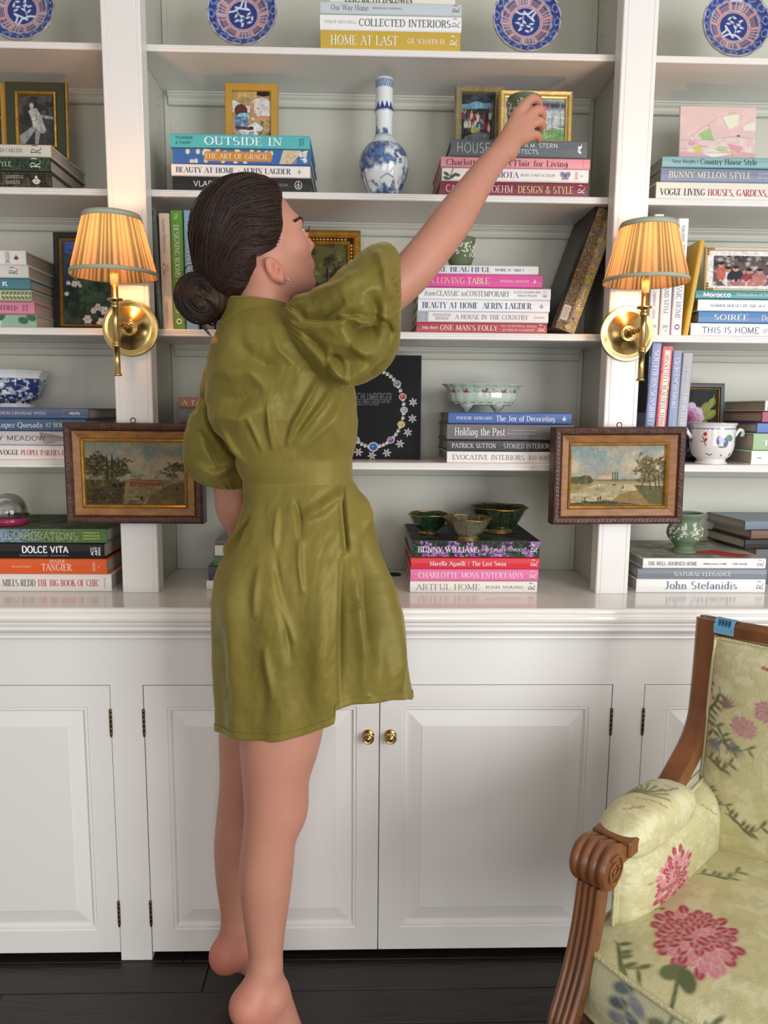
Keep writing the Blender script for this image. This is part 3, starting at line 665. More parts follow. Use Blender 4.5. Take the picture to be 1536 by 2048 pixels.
stack(Z4, YS, 960, [
 (833, 1094, 645, (172, 50, 60), 'red book with white capitals', [('Julia Reed', .04, .16, .5, .28, 'serif', WB), ("ONE MAN'S FOLLY", .18, .62, .5, .46, 'serif', (246, 234, 228)), ('THE EXCEPTIONAL HOUSES', .64, .92, .7, .2, 'book', (240, 214, 208)), ('OF FURLOW GATEWOOD', .655, .90, .32, .2, 'book', (240, 214, 208)), ('~', .93, .98, .4, .7, 'light', (240, 220, 214), 1)], {}),
 (834, 1097, 623, (232, 230, 228), 'white book with small grey end picture', [('PENNOYER', .12, .255, .66, .24, 'serif', (110, 110, 114)), ('RIDDER', .14, .24, .34, .24, 'serif', (110, 110, 114)), ('A HOUSE IN THE COUNTRY', .29, .845, .5, .40, 'serif', (100, 90, 104)), ('VENDOME', .885, .97, .5, .14, 'sans', (120, 110, 120))], dict(spine_fn=countrypic)),
 (836, 1100, 599, (234, 234, 236), 'white book with blue fashion capitals', [('BEAUTY AT HOME', .035, .455, .5, .48, 'didone', NV), ('AERIN LAUDER', .49, .86, .5, .48, 'didone', NV), ('#', .91, .96, .5, .4, 'light', (120, 140, 180))], {}),
 (837, 1102, 575, (232, 232, 230), 'white book with grey capitals and italics', [('from', .045, .125, .5, .42, 'italic', (120, 116, 116)), ('CLASSIC', .135, .31, .5, .42, 'serif', (120, 116, 116)), ('to', .32, .355, .5, .42, 'italic', (120, 116, 116)), ('CONTEMPORARY', .36, .69, .5, .42, 'serif', (120, 116, 116)), ('ELISSA CULLMAN AND', .72, .92, .68, .16, 'sans', (120, 116, 116)), ('TRACEY PRUZAN', .745, .895, .38, .16, 'sans', (120, 116, 116)), ('~', .94, .97, .4, .5, 'light', (150, 90, 90), 1)], {}),
 (842, 1085, 548, (214, 66, 148), 'magenta book with pale gold capitals', [('A LOVING', .065, .36, .5, .46, 'serif', (242, 190, 170)), ('TABLE', .38, .56, .5, .46, 'book', (240, 214, 170)), ('WHITMAN & JOHNSTONE', .65, .89, .5, .16, 'book', (248, 220, 230)), ('#', .92, .95, .5, .3, 'bold', (248, 220, 230))], dict(L=.2)),
 (838, 1077, 530, (222, 222, 220), 'white book with navy capitals', [('MORE BEAUTIFUL', .06, .60, .5, .52, 'didone', (70, 84, 118)), ('MARK D. SIKES', .635, .88, .5, .28, 'didone', (110, 100, 96)), ('*', .9, .96, .5, .3, 'bold', (206, 196, 120))], {}),
], 'stack behind the raised arm', GR)
stack(Z4, YS, 1450, [
 (1382, None, 646, (236, 236, 236), 'white book with wide grey sans capitals', [('THIS IS HOME', .085, .52, .46, .48, 'sans', (92, 98, 112)), ('JEFFREY ALAN MARKS', .55, .8, .42, .28, 'sans', (120, 126, 136))], dict(L=.31)),
 (1397, None, 622, (36, 108, 164), 'bright blue book with white capitals', [('SOIR\u00c9E', .13, .42, .48, .44, 'serif', WB), ('Danielle Rollins', .53, .9, .48, .42, 'serif', WB)], dict(L=.28)),
 (1397, None, 598, (232, 234, 236), 'glossy white book with tiny capitals', [('SUMMER HOUSES BY THE SEA', .1, .56, .46, .22, 'serif', (120, 122, 128)), ('The Shingle Style', .6, .8, .46, .22, 'italic', (120, 122, 128))], dict(L=.28)),
 (1391, None, 580, (42, 132, 132), 'thin teal book with bold white title', [('Morocco', .06, .29, .5, .5, 'bold', WB), ('Destination of Style, Elegance', .34, .8, .5, .34, 'serif', (226, 240, 236))], dict(L=.28)),
], 'stack under the ivory photo frame', GR)
# fourth shelf
stack(Z5, YS, 60, [
 (None, 172, 890, (232, 222, 216), 'white book with black and red capitals', [('VOGUE', .36, .50, .5, .34, 'didone', (60, 56, 60)), ('PEOPLE PARTIES PLACES', .515, .95, .5, .34, 'didone', (186, 60, 74))], dict(W=.23)),
 (None, 172, 862, (196, 190, 188), 'grey and white faceted book', [('WENDY MEADOW', .16, .70, .5, .34, 'sans', (66, 70, 84))], dict(spine_fn=chateau_tri, W=.23)),
 (None, 172, 837, (48, 84, 122), 'navy blue book with cream title', [('Lopez-Quesada', .35, .68, .5, .42, 'serif', (232, 222, 206)), ('AT HOME', .70, .86, .5, .36, 'serif', (232, 222, 206))][0:2], dict(W=.23)),
 (None, 177, 815, (72, 84, 116), 'dusky blue book with boxed emblem', [('FRENCH CHATEAU STYLE', .30, .69, .5, .24, 'book', (214, 214, 224)), ('PRESTEL', .86, .94, .5, .2, 'bold', (226, 226, 232)), ('|', .815, .82, .5, .55, 'thin', (200, 204, 220)), ('|', .96, .965, .5, .55, 'thin', (200, 204, 220)), ('-', .775, 1., .86, .2, 'thin', (200, 204, 220)), ('-', .775, 1., .28, .2, 'thin', (200, 204, 220))], dict(W=.23)),
], 'stack under the octagonal blue bowl', GR)
stack(Z5, YS, 380, [
 (341, None, 880, (70, 66, 66), 'dark book mostly hidden by the framed landscape', [], dict(L=.26)),
 (345, None, 846, (206, 160, 164), 'dull pink book above the framed landscape', [], dict(L=.26)),
 (358, None, 816, (84, 84, 88), 'charcoal book peeping out beside the dress', [], dict(L=.25)),
 (357, None, 794, (140, 92, 66), 'brown book with pale capitals', [('A TASTE FOR LIVING', .03, .8, .5, .4, 'serif', (226, 206, 186))], dict(L=.25)),
], 'stack behind the olive sleeve', GR)
zt5, _ = stack(Z5, YS, 1010, [
 (894, 1142, 903, (232, 226, 224), 'white book with grey engraved capitals', [('EVOCATIVE INTERIORS', .045, .625, .5, .42, 'serif', (140, 128, 126)), ('RAY BOOTH', .66, .86, .5, .36, 'serif', (140, 128, 126))], {}),
 (894, 1142, 880, (38, 38, 42), 'black book with silvery capitals', [('PATRICK SUTTON', .04, .395, .5, .40, 'book', (216, 214, 212)), ('|', .42, .425, .5, .5, 'thin', (140, 140, 140)), ('STORIED INTERIORS', .455, .85, .5, .40, 'book', (196, 196, 196))], {}),
 (894, 1148, 848, (98, 94, 94), 'warm grey book with white title', [('Holding the Past', .06, .455, .52, .46, 'serif', (236, 232, 230)), ('The William Bodman and Nancy Bodman', .475, .70, .64, .12, 'serif', (200, 196, 194)), ('Collection of Early English Pottery', .465, .70, .42, .12, 'serif', (200, 196, 194))], {}),
 (897, 1143, 825, (44, 86, 158), 'royal blue book with white title', [('PHOEBE HOWARD', .065, .355, .5, .26, 'serif', (226, 232, 240)), ('The Joy of Decorating', .385, .865, .5, .46, 'serif', (240, 242, 246)), ('#', .92, .96, .5, .4, 'bold', (226, 232, 240))], {}),
], 'stack under the scalloped celadon dish', GR)
# counter
YC0 = .006
stack(ZC, YC0, 120, [
 (None, 222, 1148, (226, 220, 212), 'thick white book with grey and red capitals', [('MILES REDD', .2, .44, .5, .36, 'didone', (90, 90, 90)), ('THE BIG BOOK OF CHIC', .455, .91, .5, .36, 'didone', (196, 70, 66)), ('ASSOULINE', .945, .955, .5, .6, 'sans', (120, 110, 110), 1)], dict(W=.22)),
 (None, 214, 1117, (222, 92, 36), 'orange book with white title', [('INSIDE', .58, .70, .84, .2, 'serif', (250, 226, 210)), ('TANGIER', .52, .74, .46, .42, 'serif', (252, 232, 216)), ('Houses of Tangier', .3, .44, .5, .12, 'serif', (250, 216, 200)), ('VENDOME', .895, .915, .5, .6, 'sans', (252, 220, 200), -1), ('*', .93, .95, .5, .4, 'bold', (252, 220, 200))], dict(W=.22)),
 (None, 208, 1086, (16, 16, 18), 'black book with bold white sans capitals', [('DOLCE VITA', .40, .74, .6, .42, 'bold', (240, 240, 240)), ('Mediterranean Summers', .38, .74, .22, .11, 'sans', (150, 150, 150)), ('ACC', .905, .925, .5, .55, 'bold', WB, 1), ('ART', .935, .955, .5, .55, 'bold', WB, 1), ('BOOKS', .962, .975, .5, .55, 'bold', WB, 1)], dict(W=.22)),
 (None, 212, 1058, (112, 134, 92), 'green garden photo book with yellow title', [('COLLABORATIONS', .18, .79, .5, .52, 'thin', (206, 210, 110)), ('FERGUSON &', .83, .95, .74, .1, 'bold', (206, 200, 96)), ('SHAMAMIAN', .83, .95, .53, .1, 'bold', (206, 200, 96)), ('ARCHITECTS', .83, .95, .32, .1, 'bold', (206, 200, 96))], dict(W=.235, spine_fn=collab, top_fn=colltop)),
], 'stack under the glass paperweight', GR)
stack(ZC, .03, 440, [
 (413, None, 1161, (226, 222, 212), 'white book low behind the skirt', [], dict(L=.25)),
 (416, None, 1132, (62, 66, 74), 'charcoal book behind the skirt', [], dict(L=.26)),
 (428, None, 1112, (84, 116, 74), 'thin green book by the skirt', [], dict(L=.25)),
 (430, None, 1090, (226, 222, 210), 'ivory book behind the skirt', [], dict(L=.25)),
 (430, None, 1080, (110, 116, 116), 'grey book behind the hip', [], dict(L=.25)),
], 'countertop stack left of the waist', GR)
ztc, _ = stack(ZC, YC0, 950, [
 (820, 1074, 1162, (228, 222, 212), 'ivory book with spaced grey capitals', [('ARTFUL HOME', .05, .55, .5, .48, 'light', (120, 112, 104)), ('JOSH YOUNG', .59, .895, .5, .22, 'serif', (120, 112, 104)), ('~', .93, .98, .45, .6, 'light', (80, 76, 72), 1)], {}),
 (821, 1077, 1138, (222, 112, 158), 'candy pink book with white capitals', [('CHARLOTTE MOSS ENTERTAINS', .06, .88, .5, .44, 'serif', (248, 226, 236)), ('~', .93, .98, .45, .6, 'light', (248, 226, 236), 1)], {}),
 (822, 1079, 1115, (214, 30, 50), 'scarlet book with white title', [('Marella Agnelli | The Last Swan', .145, .74, .5, .38, 'book', (248, 226, 226)), ('~', .93, .98, .45, .6, 'light', (250, 236, 236), 1)], {}),
 (822, 1080, 1081, (40, 42, 42), 'dark book printed with purple clover flowers', [('BUNNY WILLIAMS', .055, .53, .46, .32, 'serif', (236, 232, 236)), ('LIFE IN THE GARDEN', .57, .88, .46, .15, 'serif', (220, 214, 222)), ('~', .93, .98, .45, .5, 'light', (226, 222, 226), 1)], dict(spine_fn=clover, top_fn=clovertop, W=.255)),
], 'stack under the three green bowls', GR)
ztw, _ = stack(ZC, YC0, 1400, [
 (1274, 1532, 1158, (236, 234, 230), 'white book with large grey name', [('John Stefanidis', .22, .78, .55, .52, 'serif', (110, 128, 156)), ('~', .93, .98, .45, .6, 'light', (110, 120, 140), 1)], {}),
 (1275, 1533, 1137, (118, 124, 134), 'steel grey book with white capitals', [('NATURAL ELEGANCE', .28, .725, .5, .36, 'serif', (236, 236, 236)), ('|', .93, .935, .5, .6, 'thin', (220, 220, 220)), ('*', .96, .975, .5, .4, 'bold', (220, 220, 220))], {}),
 (1286, 1531, 1116, (234, 232, 230), 'white spined book with pictured cover', [('THE WELL ADORNED HOME', .04, .44, .5, .34, 'book', (110, 104, 104)), ('Making Luxury Livable', .49, .68, .5, .2, 'book', (120, 114, 114)), ('Cathy Kincaid', .725, .845, .5, .2, 'book', (120, 114, 114)), ('~', .93, .98, .45, .6, 'light', (120, 112, 110), 1)], dict(top_fn=welltop, W=.24)),
], 'stack under the sage green jasper urn', GR)
# stacks that show their page ends at the right edge
def endstack(z, Y, items, where, rz=0.):
    cur = z; n = len(items)
    for i, (xl, yt, pxr, col, look, spec) in enumerate(items):
        top = at(pxr, yt, Y)[2]; T = top-cur; x = at(xl, yt+8, Y)[0]
        root = thing('book', '%s, %s of the %s' % (look, place_of(i, n), where), 'book', (x, Y+random.uniform(-.002, .002), cur), (0, 0, rz), GR)
        book_parts(root, .29, T-.0006, .21, col, spec); cur = top
endstack(Z5, .06, [
 (1503, 901, 1520, (226, 228, 222), 'white book printed with green leaves', [('*', .03, .1, .5, .5, 'bold', (120, 150, 90))]),
 (1508, 866, 1520, (142, 170, 122), 'thick sage green book', [('TRADITIONS', .07, .8, .45, .3, 'serif', WB)]),
 (1515, 845, 1520, (44, 92, 168), 'cobalt blue book', []),
 (1525, 822, 1520, (142, 24, 52), 'crimson book', []),
 (1530, 800, 1520, (214, 216, 214), 'white book with fine stripes', [('|||||||', .01, .2, .5, .9, 'thin', (120, 120, 120))]),
], 'stack right of the plum-painted pot')
endstack(ZC, .10, [
 (1512, 1098, 1500, (96, 100, 104), 'grey book low in shadow', []),
 (1490, 1078, 1500, (30, 24, 24), 'black bound book', []),
 (1502, 1060, 1500, (118, 84, 72), 'brown spined book', []),
 (1490, 1041, 1500, (112, 128, 142), 'blue grey covered book', []),
], 'stack at the right end of the countertop', .12)
# ---- upright books
U1 = 'upright books on the shelves'
DKG = mat('green_cloth', (78, 92, 86), .6)
upright((300, 419), (312, 419), (314, 655), (327, 655), Z4, .06, (86, 100, 92), 'grey green upright book at the left stile, leaning', [('THE WELL LIVED HOME AND THE GARDENER', .05, .7, .5, .4, 'serif', (150, 160, 150)), ], U1)
upright((316, 426), (339, 427), (326, 655), (348, 655), Z4, .058, (216, 200, 178), 'cream upright book with faint handwriting beside the green one', [('Suzanne Rheinstein', .04, .34, .5, .3, 'italic', (150, 130, 110)), ('&', .42, .54, .5, .5, 'light', (150, 110, 100)), ('Intimate Home', .76, .94, .5, .26, 'italic', (170, 130, 110))], U1)
upright((340, 421), (364, 421), (347, 656), (372, 656), Z4, .056, (92, 146, 44), 'leaf green upright book with white lettering', [('Phi', .03, .075, .5, .3, 'serif', (214, 230, 196)), ('DESIGNING ROOMS', .12, .555, .5, .42, 'serif', (236, 242, 226)), ('with', .58, .63, .5, .26, 'serif', (214, 230, 196)), ('FLOWERS', .66, .86, .5, .42, 'serif', (236, 242, 226)), ('O', .91, .955, .5, .4, 'bold', (236, 242, 226))], U1)
upright((367, 421), (392, 421), (372, 656), (399, 656), Z4, .058, (132, 168, 196), 'light blue upright book behind the hair', [('VERANDA A ROOM OF ONE', .06, .86, .5, .46, 'serif', (226, 234, 240))], U1)
upright((404, 440), (430, 440), (404, 656), (430, 656), Z4, .062, (112, 100, 98), 'brown grey upright book hidden by the hair bun', [], U1)
upright((431, 440), (452, 440), (431, 656), (452, 656), Z4, .062, (96, 92, 96), 'dark grey upright book by the dress collar', [], U1)
upright((453, 440), (475, 440), (453, 656), (475, 656), Z4, .062, (150, 50, 46), 'red upright book just behind the dress collar', [], U1)
upright((1289, 425), (1300, 425), (1284, 668), (1295, 668), Z4, .07, (40, 40, 40), 'black upright book half hidden by the right wall light', [], U1)
upright((1309, 428), (1330, 429), (1297, 668), (1316, 668), Z4, .058, (226, 220, 216), 'white upright book directly behind the right lamp tube', [('THE PRINCIPLES OF', .03, .4, .5, .36, 'serif', (110, 110, 114)), ('Stephanie Stokes', .62, .86, .5, .44, 'italic', (110, 110, 116)), ('~', .9, .955, .5, .5, 'light', (80, 80, 84))], U1)
upright((1331, 437), (1353, 436), (1319, 668), (1340, 668), Z4, .058, (230, 222, 218), 'white upright book, second of the pale trio', [('ELEGANCE AND STYLE', .34, .82, .5, .4, 'serif', (70, 70, 74)), ('~', .9, .955, .5, .5, 'light', (80, 80, 84))], U1)
upright((1358, 437), (1379, 437), (1342, 668), (1364, 668), Z4, .058, (232, 230, 230), 'white upright book with maroon round emblem at its foot', [('PALOMA CONTRERAS', .06, .2, .5, .3, 'sans', (110, 110, 110)), ('THE NEW CLASSIC HOME', .22, .86, .5, .46, 'serif', (104, 104, 108)), ('O', .905, .95, .5, .4, 'bold', (130, 40, 90))], U1)
def darkmarble(c):
    c.rect(0, 0, 1, 1, (200, 160, 40))
bk = upright((1400, 481), (1411, 481), (1367, 669), (1377, 669), Z4, .058, (206, 164, 40), 'yellow spined book with dark marbled cover leaning right', [('DECORATION OF ROOMS AND HOUSES', .1, .9, .5, .35, 'serif', (240, 214, 120))], U1, Wd=.2)
upright((1300, 688), (1304, 688), (1285, 925), (1297, 925), Z5, .062, (34, 36, 42), 'black upright book beside the lavender one', [('MONOGRAMS FOR THE HOME', .1, .95, .5, .6, 'serif', (200, 196, 190))], U1)
upright((1305, 686), (1325, 686), (1284, 925), (1304, 925), Z5, .058, (124, 134, 178), 'lavender blue upright book with large white capitals', [('SOUTHERN SENSIBILITY', .06, .72, .5, .52, 'serif', (222, 226, 240))], U1)
def splash(c):
    c.rect(0, 0, 1, 1, (226, 120, 130))
    for k, q in enumerate([(222, 60, 50), (200, 60, 120), (240, 190, 70), (80, 120, 110), (220, 70, 60), (196, 80, 150), (90, 120, 80), (230, 130, 60)]):
        c.noise(5, .5, q, .95, k*3, mask=np.exp(-((c.U-k/8.-.06)/.09)**2))
    c.rect(.03, .2, 1, .78, (240, 228, 220))
upright((1326, 693), (1347, 693), (1305, 925), (1326, 925), Z5, .058, (226, 120, 120), 'colourful splashed upright book with a white title strip', [('ABSOLUTELY BEAUTIFUL THINGS', .06, .70, .48, .34, 'serif', (90, 60, 60))], U1, spine_fn=splash)
upright((1347, 702), (1366, 702), (1330, 925), (1349, 925), Z5, .058, (118, 132, 170), 'periwinkle blue upright book with white script title', [('Charles Faudree Interiors', .06, .5, .5, .5, 'serif', (226, 230, 242))], U1)
upright((1367, 706), (1388, 706), (1347, 925), (1368, 925), Z5, .058, (150, 152, 160), 'silver grey upright book beside the rose painting', [('Sandy Slawson', .1, .3, .5, .28, 'italic', (210, 212, 220)), ('FRENCH BLOOM', .36, .78, .5, .5, 'serif', (216, 218, 226))], U1)
# big leaning book and the black jewellery book, built as boxes of their own orientation
def brocadecover(c):
    c.rect(0, 0, 1, 1, (118, 98, 70)); c.noise(16, .48, (66, 54, 40), .9, 4, sy=34); c.noise(24, .55, (176, 156, 120), .8, 6, sy=30)
    m = np.clip((c.V-.58)*9, 0, 1)
    c.mix(m, (168, 156, 140))
    for k in range(34):
        r = random.Random(k); x = r.random(); y = r.uniform(.62, .98); c.bloom(x, y, .10, [(206, 184, 74), (220, 204, 110), (150, 126, 50)], 6, k)
    c.noise(14, .58, (60, 56, 54), .8, 14, mask=m)
    c.rect(.80, .2, .92, .50, (214, 210, 204))
    for k in range(9): c.rect(.815+k*.011, .24, .819+k*.011, .46, (50, 48, 48))
tl, tr, bl, br = at(1176, 462, .07), at(1238, 415, .07), at(1102, 665, .07), at(1162, 665, .07)
H = .285; lean = math.atan2(tl[0]-bl[0], tl[2]-bl[2])
root = thing('book', 'large black and gold patterned book leaning against the right partition', 'book', (bl[0]+math.sin(lean)*H, .07, Z4+math.cos(lean)*H+math.sin(lean)*.0), (0, PI/2+lean, 0), U1)
TT = .058
root.location.z = Z4+.0005+math.sin(lean)*TT+math.cos(lean)*H
book_parts(root, H, TT, .17, (30, 27, 26), [('ANNIE', .62, .82, .78, .12, 'bold', (230, 214, 130))], spine_fn=lambda c: (c.rect(0, 0, 1, 1, (30, 27, 26)), (lambda V0: (setattr(c, 'V', 1-(V0)), brocadecover(c), setattr(c, 'V', V0), c.rect(0, .86, 1, 1, (26, 24, 24))))(c.V)))
def necklace(c):
    c.rect(0, 0, 1, 1, (15, 15, 17))
    pts = []
    for k in range(46):
        a = math.radians(-38+k*256/45.); a2 = math.radians(-70+k*320/45.)
        pts.append((.44+.38*math.sin(a2+PI-.0)*1.0, .49-.36*math.cos(a2+PI)))
    P = [(.44+.36*math.cos(math.radians(t)), .51+.37*math.sin(math.radians(t))) for t in range(-70, 251, 7)]
    for k, (x, y) in enumerate(P):
        c.ell(x, y, .020, .016, (196, 188, 184), 1, k); c.ell(x+.006, y-.004, .008, .006, (110, 104, 108)); c.ell(x-.012, y+.01, .007, .007, (236, 232, 228))
    for t, q in ((-40, (86, 110, 130)), (-18, (150, 50, 52)), (2, (120, 150, 176)), (24, (190, 160, 60)), (55, (104, 66, 140)), (90, (28, 92, 170)), (125, (150, 130, 180)), (155, (190, 160, 60)), (180, (150, 50, 52)), (200, (86, 110, 130))):
        x, y = .44+.36*math.cos(math.radians(t)), .51+.37*math.sin(math.radians(t)); s = 1.4 if t == 90 else 1.
        c.ell(x, y, .044*s, .032*s, (206, 190, 176)); c.ell(x, y, .034*s, .025*s, q); c.ell(x-.006, y-.006, .008, .006, (200, 214, 226))
    for t in (-8, 12, 30, 48, 70, 92, 112, 134, 152, 172):
        x, y = .44+.47*math.cos(math.radians(t)), .51+.455*math.sin(math.radians(t))
        for q in range(6): c.ell(x+.030*math.cos(q*1.05+t), y+.024*math.sin(q*1.05+t), .020, .007, (198, 192, 190), 1, q*1.05+t)
        c.ell(x, y, .010, .008, (150, 140, 130))
jx0, jx1 = at(672, 800, .15)[0], at(843, 800, .15)[0]; jt = at(780, 709, .15)[2]
jb = thing('book', 'black jewellery book standing upright, jewelled necklace on its cover', 'book', (jx0, .15, Z5+.0005), (-.06, 0, 0), GR)
JL = jx1-jx0; JH = jt-Z5
mk('cover', merge([box(0, JL, 0, .003, 0, JH, .0005), box(0, JL, .027, .03, 0, JH, .0005), box(0, .004, .0028, .0272, 0, JH)]), cmat((22, 22, 25), .45), jb)
mk('page_block', box(.004, JL-.004, .0031, .0269, .003, JH-.003), PAGE, jb)
panel('cover_print', .0005, JL-.0005, .0005, JH-.0005, -.0004, 190, 225, necklace, jb, VC)
lettering(jb, 'JEAN SCHLUMBERGER', .06*JL, .655*JL, .602*JH, .014*JL/.17, -.0008, 'sans', (112, 118, 128))
lettering(jb, 'The Rachel Lambert Mellon Collection from the', .06*JL, .63*JL, .553*JH, .0055, -.0008, 'sans', (120, 120, 122))
lettering(jb, 'Virginia Museum of Fine Arts', .06*JL, .5*JL, .53*JH, .0055, -.0008, 'sans', (120, 120, 122))
# ------------------------------------------------------------------ things on the shelves
# ---- imari plates
def plate(px, py, label, rot, r=.0755):
    y0 = .085; x = at(px, py, y0)[0]; n = 128; m = 74
    rr = np.linspace(0, 1, m)[:, None]; aa = np.linspace(0, 2*PI, n, endpoint=False)[None, :]
    sc = 1+.012*np.abs(np.cos(aa*8))*np.clip((rr-.8)*5, 0, 1)
    X = rr*np.cos(aa)*sc; Zz = rr*np.sin(aa)*sc; dep = -.016*np.clip((rr-.42)/.58, 0, 1)**1.4*np.ones_like(aa)
    c = Canvas((np.cos(rot)*X-np.sin(rot)*Zz+1)/2, (1-(np.sin(rot)*X+np.cos(rot)*Zz))/2, (24, 42, 112), 1., .012)
    R = np.sqrt(X**2+Zz**2)/(1+.006); A = np.arctan2(Zz, X)+rot
    c.noise(9, .5, (48, 68, 140), .7, 2)
    lace = .73+.035*np.abs(np.cos(A*9))
    c.mix((R > .80)*(np.hypot((R-.885)*8.5, ((A*14/PI) % 2-1)*1.15) < .75)*(np.hypot((R-.885)*8.5, ((A*14/PI) % 2-1)*1.15) > .5), (118, 140, 194))
    c.mix((R > lace-.02)*(R < lace+.025), (140, 156, 196)); c.mix((R > lace-.0)*(R < lace+.018), (70, 90, 150))
    c.mix((R > .44)*(R < lace-.015), (186, 160, 166))
    bars = ((R*26) % 1 > .3)*(R > .50)*(R < .71); seg = np.abs(((A*5/PI) % 1)-.5)
    c.mix(bars*(seg < .38), (58, 52, 104)); c.mix((((A*42/PI) % 1) < .16)*(R > .48)*(R < .71), (206, 186, 190), .7)
    dots = (np.hypot(((R*18) % 1)-.5, ((A*34/PI) % 1)-.5) < .34)
    c.mix(dots*(seg > .40)*(R > .46)*(R < .74), (196, 104, 92)); c.mix((R > .43)*(R < .475)*(((A*40/PI) % 1) < .5), (200, 110, 100))
    c.mix((R < .43), (26, 46, 116)); c.mix((R > .415)*(R < .435), (206, 210, 226))
    W_ = (214, 222, 236); c.soft = .014
    c.line([(.34, .62), (.40, .56), (.38, .50), (.46, .60), (.5, .66)], .012, W_); c.line([(.36, .66), (.44, .615), (.56, .63), (.62, .67)], .012, W_)
    c.line([(.52, .64), (.54, .5), (.6, .42)], .005, W_)
    c.C = c.C*1.
    for x_, y_, a_ in ((.47, .43, .4), (.43, .38, -.8), (.57, .46, .3), (.60, .40, -.5), (.52, .50, 1.), (.62, .50, .2), (.58, .56, -.3), (.5, .36, .5), (.42, .46, 0)): c.ell(x_, y_, .032, .014, W_, 1, a_)
    c.mix((R > .965), (196, 196, 206)); c.mix((R > .99), (120, 86, 60))
    P = np.stack([X*r, dep, Zz*r], -1); V, F = gridmesh(P, True); nv = len(V)
    Pb = P.copy(); Pb[..., 1] = dep*.9+.0045
    V2, F2 = gridmesh(Pb, True); rim = np.array([[(m-1)*n+j, (m-1)*n+(j+1) % n, nv+(m-1)*n+(j+1) % n, nv+(m-1)*n+j] for j in range(n)])
    Vt = np.vstack([V, V2]); Ft = np.vstack([F[:, ::-1], F2+nv, rim[:, ::-1]])
    pl = thing('plate', label, 'plate', (x, y0, Z2+r*math.cos(.16)+.004), (-.16, 0, 0), 'blue and white plates')
    mk('dish', (Vt, Ft), VG, pl, True, col=np.vstack([c.C.reshape(-1, 3), np.tile(s2l((230, 232, 236)), (nv, 1))]))
    mk('foot_ring', xf(lathe([(.040, 0), (.040, .006), (.037, .006), (.037, 0)], 32), (0, .003, 0), rx=-PI/2), mat('white_porcelain', (230, 230, 230), .15, coat=.5), pl, True)
plate(44, 20, 'blue and white plate in the top left bay beside the left stile', -.5)
plate(486, 22, 'blue and white plate directly above the ochre photo frame', 2.4)
plate(1052, 35, 'blue and white plate above the two gilt frames', 3.0)
plate(1468, 42, 'blue and white plate at the top right corner, above the pink painting', .1)
# ---- picture frames
GOLD = mat('gilt', (196, 152, 74), .34, .75, bump=.4, bscale=120, vary=.25, vscale=40)
GOLDP = mat('ochre_gold_wood', (188, 142, 58), .45, .15, bump=.15, bscale=80, vary=.08, vscale=20)
GOLDS = mat('silver_gold', (176, 160, 124), .38, .6, vary=.2, vscale=50)
BLKF = mat('black_frame_lacquer', (24, 22, 22), .4)
GLASSP = VS
def picframe(label, cat, w, h, loc, rot, layers, picname, fn, pic, res=(90, 110), depth=.016, group='picture frames', easel=True, name='picture_frame', m=None):
    """layers: list of (part name, profile, material); pic=(inset, y)"""
    t = thing(name, label, cat, loc, rot, group)
    for nm, prof, mm in layers:
        v, f = mitre(w, h, prof); v = v+np.array([0, 0, h/2]); mk(nm, (v, f), mm, t)
    i, y = pic
    panel(picname, -w/2+i, w/2-i, i, h-i, y, res[0], res[1], fn, t, m or VC)
    mk('backing_board', box(-w/2+.004, w/2-.004, depth*.6, depth*.6+.003, .004, h-.004), cmat((60, 50, 42), .8), t)
    if easel: mk('easel_leg', box(-.015, .015, depth*.6+.003, depth*.6+.006, .0, h*.6), cmat((50, 44, 40), .8), t)
    return t
def flat(wd, y0=0., dep=.012, bev=.002): return [(0, dep), (0, y0+bev), (bev, y0), (wd-bev, y0), (wd, y0+bev), (wd, dep)]
def wh(x0, x1, y0, y1, Y):
    a = at(x0, (y0+y1)/2, Y); b = at(x1, (y0+y1)/2, Y); return b[0]-a[0], at((x0+x1)/2, y0, Y)[2], (a[0]+b[0])/2
def dancers(c):
    _dancers(c); c.grain(.3)
def _dancers(c):
    c.rect(0, 0, 1, 1, (48, 48, 48)); c.noise(6, .45, (78, 78, 78), .9, 1); c.mix(c.band(.55, 1.1), (58, 58, 58), .8)
    c.poly([(.0, 1), (.0, .8), (.5, .55), (.56, .58), (.12, 1)], (140, 138, 136)); c.poly([(.6, .38), (1, .42), (1, .47), (.6, .44)], (150, 150, 150))
    c.poly([(.3, .25), (.5, .25), (.62, .4), (.76, .7), (.68, .76), (.5, .72), (.42, .5)], (168, 164, 158)); c.poly([(.45, .7), (.6, .72), (.52, .98), (.42, .98)], (150, 146, 142))
    c.line([(.3, .32), (.4, .5), (.42, .62)], .03, (190, 186, 180)); c.ell(.34, .19, .085, .075, (70, 66, 64)); c.ell(.35, .2, .055, .055, (196, 190, 182)); c.noise(20, .55, (110, 106, 100), .6, 8, mask=((c.U > .3) & (c.V > .3) & (c.V < .75) & (c.U < .75)).astype(float))
def teacher(c):
    _teacher(c); c.grain(.26)
